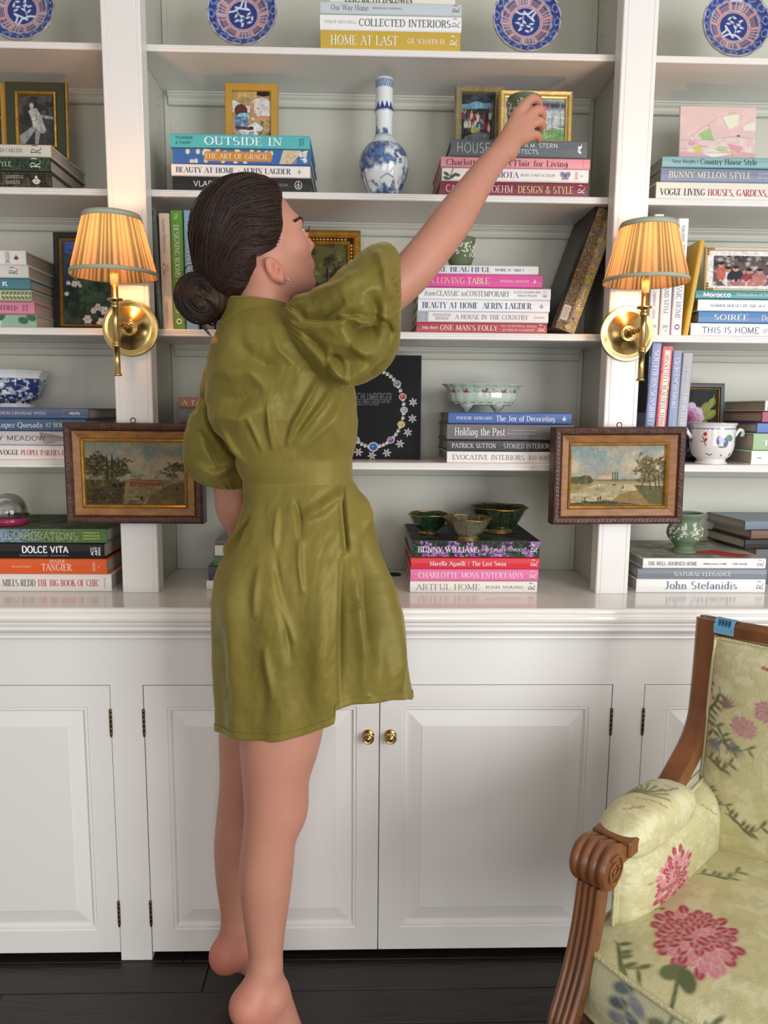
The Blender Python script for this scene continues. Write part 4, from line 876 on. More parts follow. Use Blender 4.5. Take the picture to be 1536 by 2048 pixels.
def _teacher(c):
    c.rect(0, 0, 1, 1, (168, 142, 92)); c.rect(0, .3, .5, .45, (206, 206, 200)); c.poly([(0, .18), (.45, .36), (.4, .44), (0, .3)], (200, 204, 206))
    c.rect(.15, 0, .95, .12, (190, 160, 104)); c.ell(.80, .05, .17, .07, (50, 36, 32)); c.ell(.79, .14, .13, .13, (188, 130, 104)); c.ell(.80, .03, .16, .07, (44, 32, 30))
    c.ell(.83, .25, .035, .012, (170, 30, 50)); c.ell(.76, .34, .30, .22, (208, 204, 196)); c.poly([(.5, .3), (1, .3), (1, .6), (.5, .62)], (206, 202, 194))
    c.line([(.52, .28), (.50, .45), (.62, .58), (.9, .56)], .05, (196, 142, 112)); c.ell(.92, .55, .09, .04, (196, 142, 112)); c.ell(.66, .36, .014, .02, (60, 60, 60))
    c.ell(.22, .42, .17, .15, (92, 56, 44)); c.ell(.28, .54, .16, .08, (130, 190, 206)); c.poly([(.05, .55), (.4, .55), (.4, .8), (.08, .85)], (92, 116, 150)); c.noise(14, .5, (150, 170, 196), .8, 3, mask=((c.U < .4) & (c.V > .56) & (c.V < .8)).astype(float))
    c.poly([(.15, .85), (.6, .66), (.8, .78), (.6, 1), (.3, .98)], (212, 214, 212)); c.line([(.1, .78), (.45, .8)], .035, (96, 58, 46)); c.ell(.49, .79, .06, .04, (88, 52, 42))
    c.noise(12, .52, (70, 40, 44), .9, 6, mask=((c.V > .86) | ((c.U > .75) & (c.V > .64))).astype(float)); c.noise(16, .6, (200, 190, 190), .8, 9, mask=((c.V > .86) | ((c.U > .75) & (c.V > .64))).astype(float))
def market(c):
    _market(c); c.grain(.26)
def _market(c):
    c.rect(0, 0, 1, 1, (44, 48, 52)); c.noise(7, .5, (70, 76, 80), .8, 2); c.poly([(0, .2), (.9, .16), (.95, .27), (0, .3)], (104, 144, 166)); c.ell(.45, .2, .2, .06, (120, 160, 180)); c.rect(.93, .1, .96, .9, (120, 110, 90))
    for k in range(30):
        r = random.Random(k+3); x = r.uniform(.02, .9); y = r.uniform(.32, .62); q = r.choice([(196, 186, 172), (110, 70, 60), (46, 90, 130), (150, 40, 50), (60, 50, 50), (206, 200, 190)]); c.ell(x, y+.07, .045, .075, q); c.ell(x, y-.02, .025, .028, r.choice([(190, 140, 110), (80, 54, 44)]))
    c.ell(.42, .72, .14, .07, (150, 160, 84)); c.poly([(.1, .85), (.5, .74), (.9, .78), (.8, 1), (.1, 1)], (108, 106, 108)); c.noise(10, .6, (170, 166, 166), .6, 5, mask=c.band(.8, 1.2))
def lakegolf(c):
    _lakegolf(c); c.grain(.26)
def _lakegolf(c):
    c.rect(0, 0, 1, 1, (180, 184, 186)); c.mix(c.band(0, .3, .12), (70, 76, 78)); c.noise(18, .5, (140, 146, 150), .8, 2, mask=c.band(0, .3), sy=4)
    c.poly([(0, .78), (.5, .85), (1, .62), (1, 1), (0, 1)], (112, 150, 96)); c.noise(10, .5, (150, 180, 120), .7, 4, mask=c.band(.72, 1.1)); c.rect(0, .86, .55, 1, (84, 76, 62))
    for x0, y0, x1, y1 in ((.5, .38, 1., .46), (.5, .62, 1., .72), (.0, .5, .5, .42)): c.line([(x0, y0), (x1, y1)], .012, (206, 208, 204))
    for x in (.78, .56, .12, .92): c.rect(x, .35, x+.012, .92, (110, 112, 108))
    c.ell(.655, .22, .05, .06, (196, 90, 110)); c.rect(.62, .28, .70, .5, (216, 206, 196)); c.ell(.655, .5, .05, .1, (190, 176, 160)); c.line([(.64, .6), (.63, .78)], .02, (180, 130, 110)); c.line([(.68, .6), (.69, .78)], .02, (180, 130, 110)); c.rect(.47, .2, .56, .95, (60, 66, 74))
def pinkabs(c):
    c.rect(0, 0, 1, 1, (216, 186, 182)); c.noise(4, .5, (222, 196, 190), .8, 3); c.rect(0, .82, 1, 1, (206, 160, 164), .8); c.noise(6, .5, (226, 220, 204), .7, 6, mask=c.band(.55, .85, .04))
    c.poly([(.24, .5), (.40, .38), (.46, .62), (.30, .60)], (158, 186, 130)); c.poly([(.56, .18), (.78, .12), (.76, .34), (.64, .4)], (222, 222, 198)); c.poly([(.82, .34), (1, .26), (1, .42), (.86, .42)], (222, 218, 198))
    c.ell(.24, .77, .06, .05, (204, 198, 80)); c.ell(.70, .79, .03, .04, (226, 190, 90)); c.ell(.16, .67, .05, .04, (214, 150, 170)); c.poly([(.64, .66), (.84, .72), (.8, .84), (.66, .76)], (216, 152, 166)); c.ell(.56, .76, .08, .05, (176, 196, 150)); c.poly([(.3, .84), (.7, .84), (.45, .92)], (222, 224, 208)); c.ell(.38, .345, .02, .02, (214, 170, 80)); c.poly([(.74, .52), (.79, .50), (.79, .54)], (70, 50, 60))
    for pts in ([(.14, .55), (.3, .38), (.5, .2), (.7, .1), (.82, .16), (.78, .24)], [(0, .62), (.4, .6), (.7, .53), (.95, .56)], [(0, .78), (.3, .72), (.6, .8), (.95, .84)], [(.02, .95), (.5, .98), (1, .9)], [(.8, .4), (.95, .2)], [(.16, .5), (.24, .7), (.36, .72)], [(.55, .2), (.64, .38)], [(.7, .82), (.72, .95)]): c.line(pts, .003, (120, 100, 104), .7)
def nightgarden(c):
    _nightgarden(c); c.grain(.22)
def _nightgarden(c):
    c.rect(0, 0, 1, 1, (40, 50, 44)); c.noise(4, .42, (66, 86, 62), .9, 3); c.noise(3, .5, (64, 72, 104), .9, 13, mask=np.clip(1.2-np.abs(c.U+.3-c.V)*2.2, 0, 1)); c.ell(.24, .06, .3, .1, (74, 100, 168)); c.noise(9, .52, (30, 44, 32), .8, 6); c.noise(14, .6, (84, 110, 74), .6, 16)
    for x, y, s in ((.3, .2, .04), (.08, .5, .03), (.18, .51, .045), (.24, .50, .03), (.27, .53, .025), (.85, .70, .075), (.95, .76, .05), (.55, .79, .05), (.48, .83, .04), (.66, .83, .06), (.38, .94, .06), (.72, .90, .055), (.82, .88, .04), (.6, .97, .06), (.8, .97, .05), (.05, .63, .03)):
        c.bloom(x, y, s, [(206, 202, 204), (232, 226, 222), (216, 190, 190)], 6, int(x*99))
    c.ell(.17, .40, .05, .03, (190, 180, 70)); c.ell(.2, .43, .03, .03, (150, 150, 60))
def darkforest(c):
    c.rect(0, 0, 1, 1, (56, 52, 30)); c.noise(5, .42, (92, 88, 46), .9, 2); c.noise(16, .52, (132, 124, 68), .7, 3, mask=c.band(0, .6, .2)); c.noise(12, .5, (36, 34, 22), .8, 5)
    for x in (.3, .42, .66, .8, .9): c.line([(x, .3), (x+.02, .95)], .012, (28, 26, 20))
    c.noise(14, .6, (160, 140, 90), .6, 9, mask=c.band(.5, .9))
def familyboat(c):
    _familyboat(c); c.grain(.26)
def _familyboat(c):
    c.rect(0, 0, 1, 1, (226, 222, 216)); c.rect(.08, .13, .92, .93, (96, 84, 84))
    mm = ((c.U > .08) & (c.U < .92) & (c.V > .13) & (c.V < .93)).astype(float)
    c.noise(6, .45, (60, 52, 54), .9, 3, mask=mm*(c.V < .4)); c.noise(9, .55, (190, 180, 176), .8, 4, mask=mm*(c.V < .7))
    for x, y, s, q in ((.30, .62, .1, (214, 208, 206)), (.42, .60, .13, (46, 44, 52)), (.62, .66, .12, (150, 66, 74)), (.78, .66, .12, (176, 120, 116)), (.2, .5, .07, (190, 100, 84))):
        c.ell(x, y+.1, s, .2, q); c.ell(x, y-.12, .045, .065, (190, 140, 118)); c.ell(x, y-.17, .05, .04, (50, 36, 32))
    c.rect(.3, .8, .85, .93, (186, 120, 110), .8); c.noise(14, .55, (230, 220, 214), .7, 8, mask=mm*(c.V > .75))
    c.rect(.0, .0, 1, .10, (226, 222, 216)); c.rect(0, .93, 1, 1, (226, 222, 216)); c.rect(0, 0, .08, 1, (226, 222, 216)); c.rect(.92, 0, 1, 1, (226, 222, 216))
def rose(c):
    _rose(c); c.grain(.12)
def _rose(c):
    c.rect(0, 0, 1, 1, (30, 32, 32)); c.noise(5, .5, (46, 50, 46), .7, 2)
    for x, y, a, s in ((.72, .28, -.9, .17), (.82, .38, -.5, .16), (.66, .5, .6, .15), (.8, .56, .2, .14), (.2, .84, .3, .12), (.86, .2, -1.1, .13)): c.ell(x, y, s, s*.4, (126, 132, 62), 1, a); c.line([(x-s*math.cos(a), y-s*math.sin(a)), (x+s*math.cos(a), y+s*math.sin(a))], .004, (170, 172, 100))
    c.bloom(.30, .44, .26, [(206, 178, 200), (186, 140, 172), (160, 96, 130), (126, 60, 92)], 9, 4); c.ell(.30, .44, .04, .04, (110, 50, 80))
    c.noise(8, .45, (70, 92, 130), .95, 6, mask=np.clip((c.V-.68)*8, 0, 1)); c.noise(14, .55, (170, 186, 200), .9, 9, mask=np.clip((c.V-.66)*8, 0, 1))
zt2l = Z3+.0
sl = at(60, 289, YS)[2]   # top of left stack, second shelf
w, zt, xc = wh(10, 129, 161, 300, .14)
picframe('dark green and gold frame with black and white portrait of a girl', 'photo frame', w, zt-sl, (xc, .14, sl+.001), (-.05, 0, 0), [('green_moulding', flat(.021, 0, .016), cmat((52, 56, 34), .45)), ('outer_gold_edge', [(-.003, .016), (-.003, .006), (0, .004), (0, .016)], GOLD), ('gold_slip', [(.021, .01), (.021, -.001), (.024, -.003), (.027, .0), (.028, .008)], GOLD)], 'photograph', dancers, (.028, .007))
w, zt, xc = wh(-80, 9, 160, 300, .15)
picframe('gold frame cut off by the left photo edge, beside the green frame', 'photo frame', w, zt-sl, (xc, .155, sl+.001), (-.05, 0, 0), [('frame_moulding', flat(.014, 0, .016), GOLDP)], 'photograph', dancers, (.014, .006), res=(40, 50))
w, zt, xc = wh(449, 555, 164, 270, .12)
picframe('plain ochre gold frame with photo of a woman and a child', 'photo frame', w, zt-ztl, (xc, .12, ztl+.001), (-.05, 0, 0), [('frame_moulding', flat(.0165, 0, .018, .0015), GOLDP)], 'photograph', teacher, (.0165, .006), res=(110, 130))
w, zt, xc = wh(911, 1006, 167, 275, .13)
t = picframe('ribbed silver gold frame with a market photo, left of the plain gilt one', 'photo frame', w, zt-ztr, (xc, .135, ztr+.001), (-.05, 0, 0), [('frame_moulding', [(0, .016), (0, .004), (.003, 0), (.011, -.001), (.016, .004), (.0165, .014)], GOLDS)], 'photograph', market, (.0165, .008), res=(90, 110))
hh = zt-ztr; rb = []
for k in range(int(w/.0034)):
    x = -w/2+.006+k*.0034
    for zc in (.009, hh-.009): rb.append(box(x, x+.0018, -.0022, .002, zc-.0065, zc+.0065))
for k in range(int((hh-.03)/.0034)):
    z = .018+k*.0034
    for xq in (-w/2+.009, w/2-.009): rb.append(box(xq-.0065, xq+.0065, -.0022, .002, z, z+.0018))
mk('ribs', merge(rb), GOLDS, t, kind='stuff')
w, zt, xc = wh(999, 1147, 178, 275, .10)
picframe('wide gilt frame with lakeside photo behind the held green pot', 'photo frame', w, zt-ztr, (xc, .10, ztr+.001), (-.05, 0, 0), [('frame_moulding', [(0, .018), (-.0, .003), (.004, -.002), (.010, -.001), (.013, .003), (.016, .004), (.017, .012)], mat('pale_gilt', (214, 182, 112), .36, .6, bump=.4, bscale=90, vary=.18, vscale=60))], 'photograph', lakegolf, (.0165, .008), res=(130, 90))
w, zt, xc = wh(1361, 1514, 210, 313, .10)
zb = at(1430, 313, YS)[2]
pa = thing('canvas_painting', 'unframed pink abstract painting leaning above the grey teal book', 'painting', (xc, .10, zb+.001), (-.08, 0, 0))
mk('canvas', box(-w/2, w/2, 0, .004, 0, zt-zb, .0006), cmat((226, 206, 196), .8), pa)
panel('painted_face', -w/2+.0005, w/2-.0005, .0005, zt-zb-.0005, -.0006, 170, 130, pinkabs, pa, VC)
w, zt, xc = wh(104, 262, 462, 655, .15)
picframe('black frame with dark painting of white garden flowers behind the left wall light', 'painting', w, zt-Z4, (xc, .15, Z4+.001), (-.07, 0, 0), [('black_moulding', flat(.0135, 0, .02), BLKF), ('gold_slip', [(.0135, .012), (.0135, .001), (.016, -.001), (.0195, .004), (.020, .012)], GOLD)], 'painting', nightgarden, (.0195, .009), res=(170, 210), name='framed_painting')
w, zt, xc = wh(548, 721, 456, 655, .16)
t = picframe('ornate gold frame with dark forest painting behind the woman\'s face', 'painting', w, zt-Z4, (xc, .16, Z4+.001), (-.06, 0, 0), [('outer_moulding', [(0, .024), (0, .004), (.004, 0), (.008, .003), (.013, -.002), (.018, .003), (.019, .02)], GOLD), ('inner_slip', [(.026, .016), (.026, .004), (.029, .001), (.033, .006), (.034, .014)], GOLD)], 'painting', darkforest, (.033, .012), res=(110, 140), depth=.034, name='framed_painting')
hh = zt-Z4; bd = []
def bead(x, z, a): return xf(lathe([(0, -.0042), (.0028, -.003), (.0034, 0), (.0028, .003), (0, .0042)], 6), (x, .004, z), ry=a)
for k in range(int((w-.05)/.0085)): bd += [bead(-w/2+.026+k*.0085, hh-.0225, PI/2), bead(-w/2+.026+k*.0085, .0225, PI/2)]
for k in range(int((hh-.05)/.0085)): bd += [bead(-w/2+.0225, .028+k*.0085, 0), bead(w/2-.0225, .028+k*.0085, 0)]
mk('carved_beads', merge(bd), GOLD, t, True, kind='stuff')
zmo = at(1420, 580, YS)[2]
w, zt, xc = wh(1412, 1560, 493, 578, .085)
IV = mat('ivory_frame_paint', (226, 214, 184), .4, .1)
t = picframe('ivory and gold ornate frame with a family group photo', 'photo frame', w, zt-zmo, (xc, .085, zmo+.001), (-.06, 0, 0), [('frame_moulding', [(0, .012), (0, .002), (.003, -.001), (.007, .0015), (.009, .009)], IV)], 'photograph', familyboat, (.0085, .005), res=(150, 100))
hh = zt-zmo
mk('rope_edge', merge([xf(lathe([(0, -.0018), (.0016, 0), (0, .0018)], 5), (-w/2+.002+k*.0036, -.0005, z)) for k in range(int(w/.0036)) for z in (.002, hh-.002)]), IV, t, kind='stuff')
for sx in (-1, 1):
    for sz in (0, 1):
        cx, cz = sx*(w/2-.006), (.006 if sz == 0 else hh-.006)
        mk('corner_ornament', merge([xf(lathe([(0, -.003), (.004, 0), (0, .003)], 6), (cx+sx*(-.006*q), -.002, cz)) for q in range(3)]+[xf(lathe([(0, -.003), (.004, 0), (0, .003)], 6), (cx, -.002, cz+(.006*q if sz == 0 else -.006*q))) for q in range(1, 3)]), GOLD, t, True)
w, zt, xc = wh(1345, 1453, 766, 925, .16)
picframe('black frame with gilt line and painting of a mauve rose', 'painting', w, zt-Z5, (xc, .165, Z5+.001), (-.08, 0, 0), [('black_moulding', flat(.012, 0, .016), BLKF), ('gold_slip', [(.012, .01), (.012, .0025), (.0145, .0015), (.0155, .009)], GOLD)], 'painting', rose, (.015, .007), res=(110, 150), name='framed_painting')
# ---- turned vessels
WPOR = mat('white_porcelain', (230, 230, 230), .15, coat=.5)
def vessel(t, name, prof, fn, n=120, m=90, asp=None, m_=None, wob=None, smooth=True, sy=1.):
    pr = smoothcurve(np.array(prof, float), m); a = np.linspace(0, 2*PI, n, endpoint=False)
    P = np.zeros((m, n, 3)); R = pr[:, 0:1]*np.ones((1, n))
    if wob is not None: R = R*wob(a[None, :], np.linspace(0, 1, m)[:, None])
    P[..., 0] = R*np.cos(a); P[..., 1] = R*np.sin(a)*sy; P[..., 2] = pr[:, 1:2]
    zz = pr[:, 1]; V_ = (zz.max()-P[..., 2])/(zz.max()-zz.min()); U_ = np.broadcast_to(a/(2*PI), (m, n))
    c = Canvas(U_.copy(), V_, (226, 228, 228), asp or 2*PI*pr[:, 0].max()/(zz.max()-zz.min()), .012)
    c.t = np.linspace(0, 1, m)[:, None]*np.ones((1, n)); fn(c)
    V, F = gridmesh(P, True); return mk(name, (V, F), m_ or VG, t, smooth, col=c.C)
def chinavase(c):
    B = (44, 76, 128); c.rect(0, 0, 1, 1, (222, 226, 226))
    c.mix(c.band(.012, .085), (84, 116, 156)); U5 = (c.U*22) % 1
    c.mix(c.band(.012, .085)*(np.abs(U5-.5)*2 < (c.V-.012)/.07+.12)*(np.abs(U5-.5)*2 > (c.V-.012)/.07-.12), (214, 222, 226))
    U7 = (c.U*12) % 1; c.mix(c.band(.19, .275)*(c.V > .19+.06*np.abs(U7-.5)*2)*1., (40, 66, 120)); c.mix(c.band(.275, .283), (222, 226, 226)); c.mix(c.band(.30, .306), B)
    n1 = fbm(c.U*9, c.V*9, 3); c.mix(np.clip((n1-.46)*9, 0, 1)*c.band(.31, .48, .02), B, .95)
    c.mix(c.band(.49, .50)+c.band(.515, .522), B); c.mix(c.band(.47, .49)*(((c.U*60) % 1) < .5), B)
    body = c.band(.54, .985, .015); n2 = fbm(c.U*10+3, c.V*7, 11); n3 = fbm(c.U*26, c.V*22, 21)
    land = np.clip((n2-.40)*10, 0, 1)*np.clip(.1+n3*1.5, 0, 1); c.mix(land*body, B, 1.)
    c.mix(np.clip((n3-.6)*9, 0, 1)*body*np.clip((n2-.42)*9, 0, 1), (88, 124, 170), .9)
    for x, y, s in ((.66, .66, .03), (.69, .62, .026), (.71, .70, .024), (.83, .66, .026), (.86, .72, .02)):
        for q in range(8): r = random.Random(int(x*100)+q); c.ell(x+r.uniform(-s, s)*.5, y+r.uniform(-s, s)*1.2, s*.3, s*.42, r.choice([B, (34, 58, 104), (80, 114, 160)]))
    c.line([(.72, .86), (.77, .825), (.82, .85)], .0035, B); c.line([(.70, .74), (.78, .745)], .005, B); c.noise(30, .5, B, .8, 4, mask=c.band(.86, .98))
    c.mix(((c.U > .895) & (c.U < .905) | (c.U > .59) & (c.U < .597)).astype(float)*body, (30, 52, 96)); c.mix(((c.U > .91) | (c.U < .585)).astype(float)*body*np.clip((n3-.55)*6, 0, 1), B, .8)
    c.mix(c.band(.95, .985)*(n3 > .45), B)
YV = .125; k = .00116
pv = [(17, 160), (18.5, 163), (17.5, 175), (17, 192), (17.5, 205), (18.5, 216), (20, 219), (19.5, 222), (17.8, 226), (17, 245), (18, 262), (24, 274), (36, 286), (46, 300), (50, 318), (48, 336), (41, 356), (33, 372), (29, 381), (30, 386)]
zb_ = at(768, 388, YV)[2]; s0 = at(768, 160, YV)[2]
prof = [(r*k, (at(768, y, YV)[2]-zb_)/(s0-zb_)*(s0-Z3)) for r, y in pv]
bv = thing('vase', 'tall long-necked blue and white landscape vase between the two book stacks', 'vase', (at(768, 300, YV)[0], YV, Z3+.0008))
vessel(bv, 'body', prof, chinavase, 200, 210)
mk('neck_interior', lathe([(prof[0][0]-.0005, prof[0][1]), (prof[0][0]-.003, prof[0][1]-.001), (prof[0][0]-.003, prof[0][1]-.05), (0, prof[0][1]-.05)], 28), WPOR, bv, True)
def octo(c):
    B = (34, 56, 104); c.rect(0, 0, 1, 1, (224, 226, 228)); n = fbm(c.U*24, c.V*8, 3, 4); n2 = fbm(c.U*50, c.V*16, 8)
    bd = c.band(.22, .9, .01); c.mix(np.clip((n-.27)*8, 0, 1)*bd, B); c.mix(np.clip((n2-.60)*12, 0, 1)*bd, (206, 214, 226), .95); c.mix(c.band(.78, .9)*(n2 < .6), (22, 36, 74)); c.mix((np.abs(((c.U*8) % 1)-.5) > .475)*bd*(n2 > .42), (196, 206, 222)); c.mix(c.band(0., .02), (46, 34, 30))
xo = at(28, 780, .17)[0]; zo = at(60, 815, YS)[2]; ko = .00118
ob = thing('bowl', 'octagonal blue and white porcelain bowl on the dusky blue book', 'bowl', (xo, .165, zo+.0006), (0, 0, .12), 'porcelain on the shelves')
hb = at(28, 742, .17)[2]-zo
def octw(a, v): q = (a+PI/8) % (PI/4)-PI/8; return math.cos(PI/8)/np.cos(q)*1.03
vessel(ob, 'body', [(.083, 0+hb), (.084, hb*.985), (.078, hb*.90), (.0735, hb*.80), (.072, hb*.66), (.070, hb*.50), (.063, hb*.32), (.048, hb*.19), (.036, hb*.14), (.035, 0)], octo, 160, 90, wob=octw)
vessel(ob, 'interior', [(.083, hb), (.074, hb*.86), (.066, hb*.5), (.04, hb*.26), (.001, hb*.22)], lambda c: c.rect(0, 0, 1, 1, (222, 224, 226)), 64, 20, wob=octw)
vessel(ob, 'foot', [(.044, .007), (.046, .004), (.046, 0)], lambda c: c.rect(0, 0, 1, 1, (200, 204, 210)), 64, 6, wob=octw)
# celadon footed dish
def celadon(c):
    c.rect(0, 0, 1, 1, (176, 194, 178)); c.noise(6, .5, (160, 182, 166), .6, 2); 
    for u in (.75, .66, .84, .58, .92, .5, .25, .1, .4):
        c.poly([(u-.012, .45), (u, .22), (u+.012, .45), (u+.022, .62), (u, .55), (u-.022, .62)], (176, 70, 60)); 
        for q in range(5): a = q*1.257; c.ell(u+.018*math.cos(a)*.8, .42+.12*math.sin(a), .008, .05, (126, 74, 116), 1, a)
        c.line([(u-.045, .72), (u-.03, .55), (u-.04, .35)], .02, (150, 80, 70)); c.line([(u+.045, .72), (u+.03, .6), (u+.04, .3)], .02, (90, 110, 84)); c.line([(u-.035, .9), (u, .82), (u+.035, .88)], .02, (150, 70, 66))
    c.noise(20, .62, (116, 70, 96), .8, 9, mask=c.band(.1, .9)); c.mix(c.band(0, .03), (206, 214, 200))
cx_ = at(965, 800, .14)[0]; dtop = at(965, 769, .14)[2]
cd = thing('dish', 'scalloped celadon dish with red flowers and four small feet', 'dish', (cx_, .145, zt5+.0005), (0, 0, 0), 'porcelain on the shelves')
dh = dtop-zt5; fz = .017
scal = lambda a, v: 1+.022*np.abs(np.cos(a*9))*np.clip(1.15-v, 0, 1)
vessel(cd, 'body', [(.098, dh), (.0965, dh-.002), (.088, dh-.010), (.083, dh-.022), (.079, dh-.032), (.074, fz+.002), (.066, fz-.001), (.01, fz-.001)], celadon, 240, 60, wob=scal, sy=.62)
vessel(cd, 'interior', [(.098, dh), (.086, dh-.010), (.076, fz+.006), (.01, fz+.004)], lambda c: c.rect(0, 0, 1, 1, (186, 202, 190)), 120, 14, wob=scal, sy=.62)
for sx, sy in ((-.044, -.034), (.030, -.036), (-.030, .03), (.044, .03)):
    mk('foot', xf(lathe([(0, fz+.001), (.0165, fz+.001), (.0155, fz-.004), (.010, fz-.010), (.006, .003), (.0055, 0), (0, 0)], 14), (sx, sy, 0)), mat('celadon_foot', (150, 166, 152), .25, bump=.5, bscale=140), cd, True)
# white cachepot
def plums(c):
    c.rect(0, 0, 1, 1, (230, 226, 222)); c.mix(c.band(.12, .165)*(c.V < .155+.012*np.cos(c.U*2*PI*34)), (96, 116, 170)); c.mix(c.band(.0, .02), (120, 90, 80))
    u0 = .76; c.ell(u0-.028, .42, .026, .11, (100, 92, 142)); c.ell(u0+.016, .47, .026, .12, (110, 100, 156)); c.ell(u0+.052, .36, .032, .08, (96, 150, 126), 1, .3); c.ell(u0-.01, .56, .025, .04, (96, 130, 96)); c.ell(u0-.034, .38, .009, .04, (160, 156, 196)); c.ell(u0+.01, .43, .008, .04, (170, 166, 204))
    for du, q in ((-.13, (186, 60, 50)), (.145, (160, 80, 96))):
        c.ell(u0+du, .27, .014, .05, q); c.ell(u0+du+.008, .40, .01, .04, q); c.line([(u0+du-.02, .32), (u0+du, .44), (u0+du+.008, .55)], .012, (80, 70, 76)); c.line([(u0+du-.03, .44), (u0+du, .46)], .01, (90, 60, 60))
    c.line([(u0-.12, .74), (u0-.09, .78), (u0-.075, .75)], .012, (60, 50, 56)); c.ell(u0+.0, .78, .008, .02, (80, 80, 90)); c.ell(u0+.09, .76, .012, .045, (196, 60, 50))
    for k_ in range(5): c.ell(.1+k_*.1, .4, .02, .08, (150, 90, 100))
px_ = at(1424, 880, .10)[0]; ptop = at(1424, 846, .10)[2]-Z5; kk = .00118*.985
cp = thing('cachepot', 'white porcelain cachepot painted with plums, with scroll handles', 'pot', (px_, .10, Z5+.0006), (0, 0, 0), 'porcelain on the shelves')
vessel(cp, 'body', [(.0555, ptop), (.0550, ptop-.003), (.0520, ptop-.008), (.0515, ptop*.8), (.0515, ptop*.55), (.0500, ptop*.38), (.0435, ptop*.20), (.034, ptop*.11), (.033, ptop*.07), (.037, ptop*.03), (.0375, 0)], plums, 220, 110)
vessel(cp, 'interior', [(.0555, ptop), (.049, ptop-.01), (.047, ptop*.4), (.01, ptop*.3)], lambda c: c.rect(0, 0, 1, 1, (226, 224, 222)), 60, 14)
for s in (-1, 1):
    hp = smoothcurve([(s*.050, 0, ptop*.62), (s*.058, 0, ptop*.72), (s*.066, 0, ptop*.83), (s*.074, 0, ptop*.80), (s*.0745, 0, ptop*.70), (s*.069, 0, ptop*.70)], 20)
    mk('handle', tube(hp, [.0045]*14+[.004, .0045, .005, .005, .004, .003], 8), WPOR, cp, True)
# jasper ware
def jasper(c, base=(108, 128, 100)):
    c.rect(0, 0, 1, 1, base)
    Wj = (206, 206, 190)
    for u in (.68, .80, .56, .92, .1, .3, .44):
        for q in range(12): r = random.Random(int(u*100)+q); c.ell(u+r.uniform(-.022, .022), .34+r.uniform(-.10, .14), .009, .035, Wj, 1, r.uniform(-1, 1))
        c.line([(u-.03, .52), (u+.03, .5)], .012, Wj)
ju = thing('urn', 'sage green jasper urn with white relief on the pictured cover', 'vase', (at(1372, 1100, .07)[0], .085, ztw+.0012), (0, 0, 0), 'green jasper ware')
kj = .00121; base_y = 1104
def jp(lst, Y, zb0, yb): return [(r*kj, (yb-y)*kj*1.02) for r, y in lst]
vessel(ju, 'body', jp([(34, 1026), (35, 1029), (32, 1034), (28, 1040), (28.5, 1047), (33, 1057), (34, 1066), (30, 1078), (21, 1088), (17.5, 1093), (18, 1096), (23, 1101), (24, 1104)], 0, 0, 1104), jasper, 180, 100, m_=VC)
vessel(ju, 'interior', jp([(34, 1026), (27, 1040), (30, 1062), (2, 1075)], 0, 0, 1104), lambda c: c.rect(0, 0, 1, 1, (100, 120, 92)), 40, 14, m_=VC)
def garland(t, zc, r, h, n, seed):
    """raised white leaves and figures standing proud of the body"""
    V = []; rn = random.Random(seed)
    for q in range(n):
        a = rn.uniform(-PI*.95, -PI*.05) if q % 4 else rn.uniform(0, PI); z = zc+rn.uniform(-h, h)
        V.append(xf(lathe([(0, -.004), (.0018, -.001), (.0016, .002), (0, .004)], 5), (math.cos(a)*r(z), math.sin(a)*r(z), z), ry=rn.uniform(-1, 1)))
    mk('relief', merge(V), mat('white_bisque', (214, 212, 196), .7), t, True, kind='stuff')
def radf(pts):
    P = sorted([(z, r) for r, z in pts]); zs = [p[0] for p in P]; rs = [p[1] for p in P]; return lambda z: float(np.interp(z, zs, rs))
garland(ju, .046, radf(jp([(28, 1040), (33, 1057), (34, 1066), (30, 1078)], 0, 0, 1104)), .014, 60, 3)
zc_ = at(1000, 529, YS)[2]
def cup(label, cx, Y, zb0, r, h, seed, loc=None, rot=(0, 0, 0)):
    t = thing('jasper_cup', label, 'pot', loc or (cx, Y, zb0+.001), rot, 'green jasper ware')
    pf = [(r, h), (r*1.01, h*.97), (r*.985, h*.93), (r*.97, h*.6), (r*.90, h*.35), (r*.74, h*.12), (r*.66, h*.05), (r*.68, 0)]
    vessel(t, 'body', pf, lambda c: jasper(c, (98, 110, 82)), 150, 70, m_=VC)
    vessel(t, 'interior', [(r, h), (r*.94, h*.95), (r*.86, h*.4), (r*.02, h*.1)], lambda c: c.rect(0, 0, 1, 1, (100, 112, 86)), 40, 12, m_=VC)
    garland(t, h*.58, radf(pf), h*.24, 70, seed); return t
cup('green jasper cup behind the forearm, on the white book with navy capitals', at(921, 505, .12)[0], .12, zc_, .0345, at(921, 478, .12)[2]-zc_, 5)
